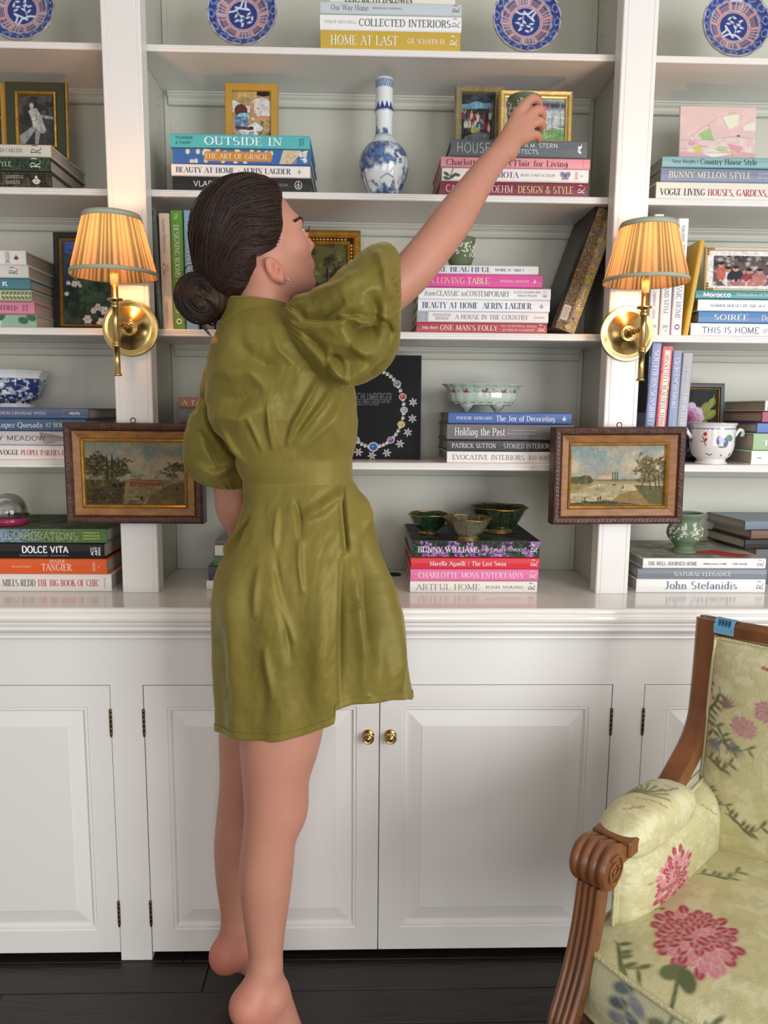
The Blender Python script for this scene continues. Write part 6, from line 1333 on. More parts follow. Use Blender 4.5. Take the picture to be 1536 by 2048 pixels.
# left arm hanging behind the sleeve, hand resting on the countertop
B.chain([A4(465, 765, -.225, .034), A4(462, 850, -.205, .038), A4(464, 940, -.20, .038), A4(466, 1000, -.198, .0355), A4(472, 1025, -.192, .0330)], .02)
lw = np.array([.262, -.100, .885])
e0 = at(472, 1020, -.192); B.chain([tuple(e0)+(.0335,), tuple(e0*.55+lw*.45)+(.0315,), tuple(lw)+(.0205,)], .018)
B.cone(lw, lw+np.array([.045, .03, -.018]), .0195, .016, .014)
for q in range(4):
    b0 = lw+np.array([.050+.004*q, .044-.018*q, -.020]); B.chain([tuple(b0)+(.0100,), tuple(b0+np.array([.030, .008-.004*q, -.001]))+(.0085,), tuple(b0+np.array([.052-.004*abs(q-1), .010-.008*q, -.0055]))+(.0070,)], .006)
B.chain([tuple(lw+np.array([.01, .02, -.008]))+(.013,), tuple(lw+np.array([.022, .044, -.020]))+(.0100,), tuple(lw+np.array([.044, .062, -.0265]))+(.0080,)], .008)
# head: local frame forward / right / up
ty, tt, tr = math.radians(20), math.radians(17), math.radians(6)
HC = at(500, 455, -.272)
Fv = np.array([math.cos(ty)*math.cos(tt), math.sin(ty)*math.cos(tt), math.sin(tt)]); Rv = np.array([math.sin(ty), -math.cos(ty), 0]); Uv = np.cross(Rv, Fv)
Rv, Uv = math.cos(tr)*Rv-math.sin(tr)*Uv, math.sin(tr)*Rv+math.cos(tr)*Uv
AX = np.stack([Fv, Rv, Uv])
def hp(f, r, u): return HC+f*Fv+r*Rv+u*Uv
B.ell(hp(-.008, 0, .0), (.090, .071, .083), AX, k=.02)
B.ell(hp(.030, 0, -.050), (.060, .058, .075), AX, k=.03)
B.ell(hp(.040, 0, -.092), (.050, .044, .038), AX, k=.02)
B.cone(hp(-.012, .046, -.085), hp(.060, .022, -.116), .016, .015, .03); B.cone(hp(-.012, -.046, -.085), hp(.060, -.022, -.116), .016, .015, .03)
B.ell(hp(.079, 0, -.117), (.017, .019, .0145), AX, k=.016)
B.ell(hp(.066, .030, -.052), (.024, .024, .026), AX, k=.02); B.ell(hp(.066, -.030, -.052), (.024, .024, .026), AX, k=.02)
B.ell(hp(.076, 0, -.010), (.016, .046, .012), AX, k=.02)
B.ell(hp(.097, .030, -.031), (.012, .014, .009), AX, k=.010, sub=True); B.ell(hp(.097, -.030, -.031), (.012, .014, .009), AX, k=.010, sub=True)
B.cone(hp(.090, 0, -.026), hp(.1050, 0, -.0535), .0060, .0078, .010); B.ell(hp(.0965, .0085, -.059), (.0085, .0070, .0065), AX, k=.006); B.ell(hp(.0965, -.0085, -.059), (.0085, .0070, .0065), AX, k=.006)
B.ell(hp(.082, 0, -.082), (.0165, .026, .022), AX, k=.014)
B.ell(hp(.0935, 0, -.0815), (.0078, .019, .0048), AX, k=.005); B.ell(hp(.0935, 0, -.0915), (.0080, .017, .0050), AX, k=.005)
B.ell(hp(.086, .029, -.034), (.0105, .0120, .0085), AX, k=.003); B.ell(hp(.086, -.029, -.034), (.0105, .0120, .0085), AX, k=.003)
# right ear (shell with hollow)
def ear(s):
    o = hp(.007, s*.0655, -.080)
    e1 = Fv*.25+Rv*s*.97; n = e1/np.linalg.norm(e1); upv = Uv*.95-Fv*.30; upv /= np.linalg.norm(upv); fw = np.cross(upv, n); EA = np.stack([fw, n, upv])
    o2 = o+n*.007-Fv*.006
    B.ell(o2, (.0145, .0060, .0240), EA, k=.006); B.ell(o2+n*.0075+Fv*.003-upv*.001, (.0085, .0070, .0140), EA, k=.003, sub=True); B.chain([tuple(o2+n*.003-Fv*.0075-upv*.005)+(.0022,), tuple(o2+n*.004-Fv*.0065+upv*.007)+(.0022,), tuple(o2+n*.003+Fv*.001+upv*.0145)+(.002,)], .003); B.ell(o2+Fv*.0115-upv*.003+n*.002, (.004, .004, .006), EA, k=.005)
    B.ell(o2-upv*.019+n*.001+Fv*.003, (.0080, .0052, .0095), EA, k=.006)
    return o2, n, upv
eo, en, eu = ear(1); ear(-1)
t0_ = __import__('time').time()
V, F = surface(B, (-.02, -.62, -.02), (.90, .05, 1.97), .0027)
V = relax(V, F, 2, .45)
# skin colour: warmer at heels, knees, knuckles, ears and lips
col = np.tile(s2l((190, 134, 112)), (len(V), 1)); nz = fbm(V[:, 0]*24+V[:, 1]*13, V[:, 2]*22, 3); col *= (.93+.14*nz)[:, None]
def blush(p, r, c, a):
    global col
    m = np.exp(-(np.linalg.norm(V-np.asarray(p), axis=1)/r)**2)[:, None]*a; col = col*(1-m)+s2l(c)*m
blush(heel2, .045, (206, 112, 100), .75); blush(at(450, 1915, -.23), .05, (204, 104, 94), .8); blush(at(600, 1625, -.345), .04, (196, 112, 92), .5); blush(eo, .022, (206, 116, 96), .6)
blush(hp(.100, 0, -.0865), .011, (176, 92, 90), .8); blush(hp(.066, .035, -.055), .03, (206, 128, 108), .4); blush(hp(.108, 0, -.056), .012, (204, 120, 104), .4)
for q in ((1034, 233, -.095), (1046, 243, -.1), (1052, 257, -.1), (1068, 203, -.08), (1080, 221, -.08)): blush(at(*q), .010, (206, 124, 104), .45)
for p, r in ((at(603, 520, -.32), .0028), (at(830, 554, -.345), .0022), (at(543, 2004, -.42), .002)): blush(p, r, (110, 66, 50), .9)
SKIN = mat('skin', rough=.48, vcol=True, bump=.10, bscale=420, sss=.12, spec=.35)
body = mk('body', (V-WO, F), SKIN, woman, True, col=col)
body['label'] = 'fair skin, bare legs and feet on tiptoe'
# eyes, brows, lashes, nails, earring
mk('eyeball', merge([tuple(map(np.asarray, (xf(lathe([(.0100*math.sin(a)+1e-5, .0100*math.cos(a)) for a in np.linspace(0, PI, 12)], 16), hp(.0830, s*.029, -.032)-WO)))) for s in (1, -1)]), mat('eye_white', (220, 214, 208), .15), woman, True)
ir = []
for s in (1, -1):
    c0 = hp(.0830, s*.029, -.032)-WO; d = Fv*.98+Uv*.2; d /= np.linalg.norm(d); ir.append(tube([c0+d*.0085, c0+d*.0112], [.0055, .0048], 14))
mk('iris', merge(ir), mat('iris_brown', (52, 34, 24), .1, coat=1.), woman, True)
HAIRD = mat('brow_hair', (38, 24, 20), .5)
br = []
def bsnap(p, off=.0006):
    p = np.array([p], float); pr = B.near(p[0]-.05, p[0]+.05)
    for _ in range(6):
        d = B.eval(p, pr); e = 1e-3; g = np.array([[(B.eval(p+np.eye(3)[i]*e, pr)[0]-B.eval(p-np.eye(3)[i]*e, pr)[0])/(2*e) for i in range(3)]]); g /= np.linalg.norm(g)+1e-9; p = p-g*(d[0]-off)
    return p[0]
for s in (1, -1):
    for q in range(26):
        u = q/25.; p = bsnap(hp(.0905-.020*u**2.2, s*(.012+.040*u), -.0150+.0065*math.sin(u*2.4)))-WO; q2 = bsnap(p+WO+Uv*.003-Fv*.004*u+Rv*s*.003, .001)-WO; br += [tube([p, q2], [.0008, .0003], 4), tube([p+Uv*.002, q2+Uv*.002], [.0008, .0003], 4)]
    for q in range(16):
        u = q/15.; p = hp(.0965-.008*u, s*(.021+.019*u), -.030)-WO; br.append(tube([p, p+Fv*.006+Uv*.003, p+Fv*.0085+Uv*.0085+Rv*s*.002*u], [.0007, .0006, .0002], 4))
mk('eyebrows_and_lashes', merge(br), HAIRD, woman, True, kind='stuff')
er = []
ec = eo-eu*.024+en*.008+Fv*.009-WO
for dx, dz, r in ((0, 0, .0030), (.003, .003, .0017), (-.003, .003, .0017), (0, .0045, .0017), (.0025, -.003, .0017), (-.0025, -.003, .0017), (0, -.0065, .0020)):
    er.append(xf(lathe([(0, -r), (r*.9, -r*.3), (r*.7, r*.5), (0, r)], 7), ec+Rv*.002+Fv*dx+Uv*dz))
mk('earring', merge(er), mat('diamond_silver', (226, 226, 230), .08, 1.), woman)
# ------------------------------------------------------------------ hair
HS = SDF(.02)
HS.ell(hp(-.012, 0, .004), (.094, .079, .088), AX, k=.02); HS.ell(hp(-.044, 0, -.035), (.064, .066, .070), AX, k=.04); HS.ell(hp(-.068, 0, -.075), (.045, .042, .045), AX, k=.04); HS.ell(hp(.020, 0, .012), (.064, .070, .066), AX, k=.02)
hairpoly = [(.20, .20), (.0765, .075), (.0700, .048), (.058, .020), (.0535, -.004), (.0460, -.034), (.0385, -.052), (.030, -.047), (.016, -.0405), (.004, -.040), (-.010, -.046), (-.012, -.060), (-.020, -.092), (-.030, -.120), (-.050, -.140), (-.30, -.135), (-.30, .20)]
def polyd(X, P):
    d = np.full(len(X), 9.); ins = np.zeros(len(X), bool); n = len(P)
    for i in range(n):
        a = np.array(P[i]); b = np.array(P[(i+1) % n]); e = b-a; t = np.clip(((X-a)@e)/(e@e), 0, 1); d = np.minimum(d, np.linalg.norm(X-a-t[:, None]*e, axis=1))
        c = ((X[:, 1] < a[1]) != (X[:, 1] < b[1])) & (X[:, 0] < (b[0]-a[0])*(X[:, 1]-a[1])/(b[1]-a[1]+1e-12)+a[0]); ins ^= c
    return np.where(ins, -d, d)
BUN = hp(-.128, .004, -.098)
def hairpost(X, D):
    L = (X-HC)@AX.T; side_ = L[:, 1]**2; q = np.stack([L[:, 0]+side_*2.2, L[:, 2]], 1)
    pd = polyd(q, hairpoly); k = .007; h = np.clip(.5-.5*(D-pd)/k, 0, 1); D = D*(1-h)+pd*h+k*h*(1-h)
    # combed grooves running from the hairline towards the bun
    w = L-np.array([-.128, 0, -.098]); ang = np.arctan2(w[:, 2], w[:, 0]); lat = np.arctan2(L[:, 1], .10+0*w[:, 0])
    g = np.sin(ang*150+6*np.sin(lat*9))*.0005+np.sin(ang*67+lat*30)*.0006+np.sin(lat*110+ang*20)*.0004
    return D+g
def bunpost(X, D):
    w = (X-BUN)@AX.T; a = np.arctan2(w[:, 2], w[:, 0]); return D+np.sin(a*3+w[:, 1]*120+np.linalg.norm(w, axis=1)*190)*.0022+np.sin(np.linalg.norm(w[:, [0, 2]], axis=1)*620+a*2)*.0007
HAIR = bpy.data.materials.new('dark_brown_hair'); HAIR.use_nodes = True; p_ = HAIR.node_tree.nodes['Principled BSDF']
p_.inputs['Base Color'].default_value = (.024, .0120, .0085, 1); p_.inputs['Roughness'].default_value = .5; p_.inputs['Specular IOR Level'].default_value = .3; p_.inputs['Specular Tint'].default_value = (1., .78, .62, 1)
V, F = surface(HS, HC-.20, HC+.20, .0034, hairpost); V = relax(V, F, 1, .3)
hair = mk('hair', (V-WO, F), HAIR, woman, True); hair['label'] = 'dark brown hair swept back'
BS = SDF(.02); BS.ell(BUN, (.040, .036, .043), AX, k=.02); BS.ell(BUN+Uv*-.012+Fv*.026, (.034, .030, .030), AX, k=.02); BS.ell(BUN+Fv*.040+Uv*.008, (.028, .028, .026), AX, k=.02)
V, F = surface(BS, BUN-.10, BUN+.10, .0032, bunpost)
mk('hair_bun', (V-WO, F), HAIR, hair, True)
rs = random.Random(11); st = []
def hsd(X): return HS.eval(X)
def snap(P, off):
    for _ in range(6):
        d = hsd(P); e = 1e-3; g = np.stack([(hsd(P+np.eye(3)[i]*e)-hsd(P-np.eye(3)[i]*e))/(2*e) for i in range(3)], 1); g /= np.linalg.norm(g, axis=1)[:, None]+1e-9; P = P-g*(d-off)[:, None]
    return P
hl = smoothcurve(np.array([(.066, .0, .062), (.066, .022, .058), (.060, .040, .040), (.050, .056, .010), (.044, .064, -.02), (.036, .066, -.044), (.014, .071, -.036), (-.006, .072, -.040), (-.026, .066, -.06), (-.036, .05, -.10)]), 60)
STR1 = mat('hair_strand_dark', (34, 21, 17), .5, spec=.3); STR2 = mat('hair_strand_brown', (58, 37, 28), .5, spec=.3)
for grp, mm, N_ in ((0, STR1, 260), (1, STR2, 150)):
    st = []
    for q in range(N_):
        t = rs.random(); b = hl[int(t*59)]; s = 1 if rs.random() < .86 else -1
        p0 = np.array([b[0]-.011, s*b[1], b[2]]); p3 = np.array([-.098, rs.uniform(-.02, .03), -.088+rs.uniform(-.022, .022)])
        mid = (p0+p3)/2+np.array([-.01, s*rs.uniform(.02, .04), .075*max(0, 1-t*1.25)+.01*rs.random()])
        L = smoothcurve(np.array([p0, p0*.62+mid*.42, mid, p3]), 16); P = HC+L@AX; P = snap(P, .0006+.0012*rs.random())
        st.append(tube(P-WO, np.r_[.0003, np.full(14, .00075), .0004], 4, False))
    mk('hair_strands', merge(st), mm, hair, True, kind='stuff')
st = []
for q in range(110):
    a0 = rs.uniform(0, 6.3); r0 = rs.uniform(.016, .044); tl_ = rs.uniform(-.9, .9); n_ = 16; pts = []
    for k in range(n_):
        a = a0+k/(n_-1)*rs.uniform(2.2, 2.4); x, z = r0*math.cos(a), r0*math.sin(a)*1.06; y = math.sqrt(max(.0, .039**2-(r0*.9)**2))*.9*math.copysign(1, tl_+.6)+.004*math.sin(a*2)
        pts.append(BUN+Fv*x+Rv*y+Uv*z)
    st.append(tube(np.array(pts)-WO, np.r_[.0004, np.full(n_-2, .0011), .0004], 4, False))
for (x0, y0), (x1, y1), (x2, y2), (x3, y3) in [((440, 600), (430, 650), (420, 650), (410, 640)), ((400, 625), (405, 650), (418, 665), (424, 672)), ((385, 545), (372, 548), (368, 560), (375, 575)), ((390, 540), (380, 530), (370, 536), (365, 548)), ((360, 600), (366, 625), (385, 640), (400, 638)), ((352, 590), (356, 615), (372, 632), (392, 636)), ((450, 600), (440, 620), (425, 625), (412, 628)), ((500, 362), (480, 350), (455, 358), (430, 372)), ((520, 360), (495, 352), (470, 354), (450, 362)), ((405, 620), (402, 640), (410, 655), (416, 668)), ((565, 470), (572, 500), (575, 520), (571, 545)), ((415, 560), (400, 545), (385, 548), (372, 560)), ((430, 640), (425, 652), (420, 650), (414, 646))]:
    P = smoothcurve(np.array([at(x0, y0, -.28), at(x1, y1, -.29), at(x2, y2, -.285), at(x3, y3, -.28)]), 18); 
    for j in range(3): st.append(tube(P-WO+np.array([rs.uniform(-.002, .002)]*3)*1., np.r_[.0004, np.full(16, .00055), .0002], 4, False))
mk('hair_strands', merge(st), STR1, hair, True, kind='stuff')
# the pot in her hand
pp = at(1044, 270, -.028); held = cup('small green jasper pot held in the raised right hand', 0, 0, 0, .0355, .073, 8, loc=tuple(pp), rot=(-.05, .06, 0))
# ------------------------------------------------------------------ the dress
DR = bpy.data.materials.new('olive_silk'); DR.use_nodes = True; nt = DR.node_tree; P_ = nt.nodes['Principled BSDF']; N_ = nt.nodes; L_n = nt.links
P_.inputs['Roughness'].default_value = .40; P_.inputs['Specular IOR Level'].default_value = .36; P_.inputs['Anisotropic'].default_value = .5; P_.inputs['Sheen Weight'].default_value = .35; P_.inputs['Sheen Roughness'].default_value = .4
sl_ = s2l((226, 214, 120)); P_.inputs['Sheen Tint'].default_value = (float(sl_[0]), float(sl_[1]), float(sl_[2]), 1); P_.inputs['Specular Tint'].default_value = (.85, .78, .38, 1)
tc = N_.new('ShaderNodeTexCoord'); n1 = N_.new('ShaderNodeTexNoise'); n1.inputs['Scale'].default_value = 5; n1.inputs['Detail'].default_value = 3
rp = N_.new('ShaderNodeValToRGB'); c1 = s2l((108, 97, 42)); c2 = s2l((126, 112, 54)); rp.color_ramp.elements[0].color = (*c1, 1); rp.color_ramp.elements[1].color = (*c2, 1); rp.color_ramp.elements[0].position = .35; rp.color_ramp.elements[1].position = .65
L_n.new(tc.outputs['Object'], n1.inputs['Vector']); L_n.new(n1.outputs[0], rp.inputs[0]); L_n.new(rp.outputs[0], P_.inputs['Base Color'])
mp = N_.new('ShaderNodeMapping'); mp.inputs['Scale'].default_value = (1, 1, .35); mp.inputs['Rotation'].default_value = (0, .35, 0); n2 = N_.new('ShaderNodeTexNoise'); n2.inputs['Scale'].default_value = 12; n2.inputs['Detail'].default_value = 4; n2.inputs['Distortion'].default_value = 1.2
mp3 = N_.new('ShaderNodeMapping'); mp3.inputs['Scale'].default_value = (900, 900, 120); n3 = N_.new('ShaderNodeTexNoise'); n3.inputs['Scale'].default_value = 1
b1 = N_.new('ShaderNodeBump'); b1.inputs['Strength'].default_value = .16; b1.inputs['Distance'].default_value = .006; b2 = N_.new('ShaderNodeBump'); b2.inputs['Strength'].default_value = .12; b2.inputs['Distance'].default_value = .0006
L_n.new(tc.outputs['Object'], mp.inputs[0]); L_n.new(mp.outputs[0], n2.inputs[0]); L_n.new(n2.outputs[0], b1.inputs['Height']); L_n.new(tc.outputs['Object'], mp3.inputs[0]); L_n.new(mp3.outputs[0], n3.inputs[0]); L_n.new(n3.outputs[0], b2.inputs['Height']); L_n.new(b1.outputs[0], b2.inputs['Normal']); L_n.new(b2.outputs[0], P_.inputs['Normal'])
def solid(o, th=.0012):
    m = o.modifiers.new('thick', 'SOLIDIFY'); m.thickness = th; m.offset = -1
YD = -.285
rows = [  # py, left px, right px, centre Y, half depth
 (618, 470, 574, -.272, .056), (632, 462, 600, -.275, .070), (645, 450, 640, -.280, .086), (664, 434, 680, -.283, .098), (695, 420, 694, -.283, .105), (740, 413, 706, -.28, .106), (790, 410, 716, -.28, .112), (840, 416, 720, -.28, .112), (880, 440, 716, -.282, .104), (915, 462, 706, -.284, .096), (960, 485, 707, -.286, .090), (1000, 487, 733, -.29, .096), (1045, 473, 751, -.29, .108), (1095, 450, 763, -.29, .120), (1150, 430, 774, -.292, .130), (1200, 424, 782, -.294, .136), (1280, 427, 797, -.296, .142), (1350, 431, 812, -.298, .148), (1420, 436, 824, -.30, .152)]
kz = [at(600, r[0], r[3])[2] for r in rows]
def rowat(z):
    zs = kz[::-1]; out = []
    for j in (1, 2, 3, 4): out.append(np.interp(z, zs, [r[j] for r in rows][::-1]))
    return out
def pxof(P):
    v = P-_C; zz = v@_fw; return 768+FP*(v@_R)/zz, 1024-FP*(v@_U)/zz
def segdist(x, y, a, b):
    ax, ay = x-a[0], y-a[1]; bx, by = b[0]-a[0], b[1]-a[1]; t = np.clip((ax*bx+ay*by)/(bx*bx+by*by), 0, 1); s = (bx*ay-by*ax)/math.hypot(bx, by)
    return np.hypot(ax-t*bx, ay-t*by), t, s
def fold(x, y, pts, w, amp, step=0.):
    """ridge (amp>0) or crease (amp<0) following a line of the cloth, fading at both ends; step raises one side of it"""
    out = 0; n = len(pts)-1; best = np.full(x.shape, 1e9); T = np.zeros(x.shape); S = np.zeros(x.shape)
    for i in range(n):
        d, t, s = segdist(x, y, pts[i], pts[i+1]); m = d < best; best = np.where(m, d, best); T = np.where(m, (i+t)/n, T); S = np.where(m, s, S)
    env = np.clip(np.sin(np.clip(T, .0, 1)*PI), 0, 1)**.8; amp = amp*1.5; w = w*.9
    out = amp*np.exp(-(best/w)**2)*env
    if step: out = out+step*env*np.exp(-(best/(w*3.2))**2)*np.tanh(S/(w*.6))*.5
    return out
NU, NV_ = 420, 330
phi = np.linspace(0, 2*PI, NU, endpoint=False)
_c = np.cos(phi); _s = np.sin(phi); _den = (np.abs(_c)**2.35+np.abs(_s)**2.35)**(1/2.35)
pxh = 630+193*_c/_den; Yh = -.30+.150*_s/_den
hx = [425, 438, 470, 520, 560, 620, 670, 681, 685, 720, 760, 800, 830]; hy = [1446, 1456, 1471, 1480, 1481, 1471, 1450, 1444, 1421, 1411, 1404, 1400, 1397]
znear = np.array([at(x, np.interp(x, hx, hy), y)[2] for x, y in zip(pxh, Yh)])
zl_, zr_ = at(438, 1456, -.30)[2], at(823, 1399, -.30)[2]
zfar = (zl_+zr_)/2+(zr_-zl_)/2*_c/_den+.012*np.sin(phi)
HEMZ = np.where(_s < 0, znear, zfar)
def hem(p): return HEMZ[None, :] if p.ndim == 2 else HEMZ
tv = np.linspace(0, 1, NV_)[:, None]; ph = phi[None, :]
ztop = kz[0]+0*ph
# neckline dips slightly at the front
Z = ztop*(1-tv)+hem(ph)*tv
XL, XR, YCn, DD = rowat(Z)
# centre and width from silhouette pixels at this height
def xat(px, Z, Y):
    # world x of a pixel column on the plane Y at the height Z (projection is nearly affine here)
    P = np.stack([np.zeros_like(Z), Y*np.ones_like(Z), Z], -1); v = P-_C; zz = v@_fw; k0 = v@_R
    return ((px-768)/FP*zz-k0)/(_R[0]-(px-768)/FP*_fw[0])
xl = xat(XL, Z, YCn); xr = xat(XR, Z, YCn); XC = (xl+xr)/2; HW = (xr-xl)/2*.985
rx = np.cos(ph); ry = np.sin(ph)
sup = 2.35
den = (np.abs(rx)**sup+np.abs(ry)**sup)**(1/sup)
P = np.stack([XC+HW*rx/den, YCn+DD*ry/den, Z], -1)
X_, Y_ = pxof(P); near = (ry < .25).astype(float)*np.clip((.25-ry)*3, 0, 1)
D = np.zeros_like(Z)
# pleats fanning up from the waist band, darts below it, the pocket slit and the long folds of the skirt
for pts, w, amp, st_ in [
 ([(524, 905), (508, 860), (498, 835)], 5, .005, .004), ([(545, 902), (538, 850), (536, 800)], 6, .006, .005), ([(572, 894), (585, 850), (612, 800), (640, 752)], 6, .007, .006), ([(584, 888), (612, 850), (640, 810), (668, 770)], 6, .006, .006), ([(600, 905), (650, 850), (690, 790)], 10, .004, .003),
 ([(430, 865), (455, 905), (488, 938)], 6, -.008, -.006), ([(440, 850), (470, 900), (492, 928)], 5, .005, 0), ([(478, 700), (520, 760), (548, 800)], 14, .004, .003), ([(540, 655), (560, 700), (600, 740)], 9, .003, .003), ([(420, 735), (470, 745), (530, 735)], 20, .006, 0), ([(415, 790), (470, 800), (540, 770)], 22, -.007, 0), ([(420, 830), (480, 840), (560, 800)], 18, .006, 0), ([(470, 670), (500, 720), (560, 740)], 18, -.005, 0),
 ([(588, 998), (597, 1030), (600, 1082)], 6, -.005, .006), ([(556, 1010), (553, 1060), (551, 1100)], 6, .004, .004), ([(600, 1078), (600, 1130), (607, 1192)], 6, .005, .005), ([(545, 1140), (563, 1210), (588, 1290)], 7, .006, .006), ([(548, 1100), (556, 1180), (572, 1260), (580, 1330)], 8, -.006, .004), ([(530, 1290), (538, 1340), (548, 1400)], 8, .005, .004), ([(507, 1240), (512, 1180), (520, 1130)], 8, .005, .003),
 ([(500, 1032), (470, 1075), (443, 1122)], 4.5, -.010, -.004), ([(492, 1036), (462, 1078), (436, 1118)], 4, .006, 0), ([(484, 1062), (468, 1090), (452, 1120)], 4, -.008, 0),
 ([(700, 930), (690, 980), (640, 1020), (600, 1040)], 12, .006, .004), ([(690, 960), (650, 990), (620, 1010)], 9, -.004, .0),
 ([(682, 1108), (683, 1200), (682, 1300), (680, 1420)], 7, -.008, .012), ([(700, 1110), (712, 1200), (722, 1300), (728, 1400)], 9, .007, .0), ([(735, 1040), (748, 1150), (752, 1260), (750, 1390)], 15, -.026, .006), ([(765, 1100), (780, 1200), (792, 1300), (800, 1385)], 11, .016, .0), ([(720, 975), (735, 1030), (728, 1090)], 9, .007, .004), ([(704, 1180), (722, 1140), (730, 1118)], 4, .003, 0), ([(700, 1225), (716, 1200), (722, 1180)], 4, .003, 0),
 ([(470, 1130), (466, 1250), (470, 1400)], 22, .006, 0), ([(520, 1300), (530, 1380), (520, 1450)], 16, -.004, 0), ([(640, 1120), (645, 1250), (640, 1430)], 24, .007, 0), ([(445, 1250), (452, 1350), (460, 1440)], 12, -.004, 0), ([(680, 790), (668, 850), (690, 900)], 14, .005, .003), ([(700, 780), (712, 830), (700, 890)], 8, -.005, .003)]:
    D = D+fold(X_, Y_, pts, w, amp, st_)
# pocket slit: a deep narrow opening
D = D-.026*np.exp(-((X_-(684+(Y_-960)*.085))/3.2)**2)*np.clip((Y_-962)/30, 0, 1)*np.clip((1106-Y_)/18, 0, 1)+.006*np.exp(-((X_-(676+(Y_-960)*.085))/5)**2)*np.clip((Y_-962)/20, 0, 1)*np.clip((1112-Y_)/18, 0, 1)
D = D*near
D = D+(fbm(X_/46., Y_/80.+X_/90., 5)-.5)*.007+(fbm(X_/17., Y_/40.-X_/60., 9)-.5)*.0018
low = np.clip((Y_-1100)/300, 0, 1)
D = D+low*.010*np.sin(ph*7+1.2)*(1-near*.8)+low*.004*np.sin(ph*13+.4)
# waist band held tight
band = np.exp(-((Y_-950-(X_-600)*-.10)/38)**2); D = D*(1-.85*band)
nx = rx/np.maximum(HW, 1e-3); ny = ry/np.maximum(DD, 1e-3); nn = np.hypot(nx, ny); P[..., 0] += D*nx/nn; P[..., 1] += D*ny/nn
# the back panel overlaps beyond the pocket seam, so its hem hangs lower
V, F = gridmesh(P, True)
dress = mk('dress', (V-WO, F[:, ::-1]), DR, woman, True); solid(dress, .0014); dress['label'] = 'short olive green silk dress'
hp_ = P[-1]; hq = P[-1].copy(); hr = []
Pm = np.stack([P[-14], P[-14]+0, P[-1]], 0)
# turned hem: a stitched band a little proud of the cloth
t_n = np.stack([nx[-1]/nn[-1], ny[-1]/nn[-1], 0*nn[-1]], -1); seg = P[-6:]
hb_ = np.concatenate([seg+t_n[None]*.0012, (seg[-1]+t_n*.0004-np.array([0, 0, .0016]))[None]], 0)
V, F = gridmesh(hb_, True); mk('hem_band', (V-WO, F[:, ::-1]), DR, dress, True)
# collar: stand-up band folded over
def ringband(pts_top, pts_bot, n, out=0.):
    a = smoothcurve(np.array(pts_top, float), n); b = smoothcurve(np.array(pts_bot, float), n); return a, b
th = np.linspace(0, 2*PI, 90, endpoint=False)
def cring(px, py, Y, rxw, ryw, tilt): c = at(px, py, Y); return np.stack([c[0]+rxw*np.cos(th), c[1]+ryw*np.sin(th), c[2]+tilt*np.cos(th)], -1)
R0 = cring(520, 650, -.275, .068, .068, .002); R1 = cring(517, 630, -.273, .0585, .058, .0); R2 = cring(516, 612, -.272, .0550, .055, -.002); R3 = cring(515, 602, -.272, .0555, .055, -.004); R4 = cring(515, 605, -.272, .0580, .058, -.004); R5 = cring(516, 626, -.273, .0635, .0640, .0); R6 = cring(518, 650, -.275, .0725, .0740, .002)
V, F = gridmesh(np.stack([R0, R1, R2, R3, R4, R5, R6]), True); mk('collar', (V-WO, F), DR, dress, True)
# ---- puff sleeves: rings across the sleeve from silhouettes, gathered at both ends
def sleeve(name, st, folds, nr=150, nn_=220, gather=26, seed=0, g0=.004):
    S = smoothcurve(np.array([(a[0], a[1], b[0], b[1], Y, d) for a, b, Y, d in st], float), nr); P = np.zeros((nr, nn_, 3)); a = np.linspace(0, 2*PI, nn_, endpoint=False)
    for i in range(nr):
        x0, y0, x1, y1, Y, d = S[i]; A = at(x0, y0, Y); Bp = at(x1, y1, Y); c = (A+Bp)/2; u = (A-Bp)/2; P[i] = c+np.cos(a)[:, None]*u-np.sin(a)[:, None]*np.array([0, d, 0])
    X, Y = pxof(P); cen = P.mean(1, keepdims=True); dirn = P-cen; dirn /= np.linalg.norm(dirn, axis=-1, keepdims=True)+1e-9
    v = np.linspace(0, 1, nr)[:, None]; aa = a[None, :]; nearm = np.clip(np.sin(aa)*3+.6, 0, 1)*np.ones_like(v)
    D = np.zeros((nr, nn_))
    for pts, w, amp, st_ in folds: D += fold(X, Y, pts, w, amp, st_)*nearm
    gph = aa*gather+2*np.sin(aa*3+seed)+1.3*np.sin(aa*7)
    D += g0*np.sin(gph)*(np.clip(1-v*4.5, 0, 1)**1.3*np.clip(v*20, 0, 1)+np.clip((v-.78)*4.5, 0, 1)*.9)
    D += (fbm(X/60., Y/60., seed+3)-.5)*.014*np.sin(v*PI)+(fbm(X/18., Y/18., seed+8)-.5)*.0012
    P = P+dirn*D[..., None]; V, F = gridmesh(P, True); o = mk(name, (V-WO, F), DR, dress, True); solid(o, .0012); return o
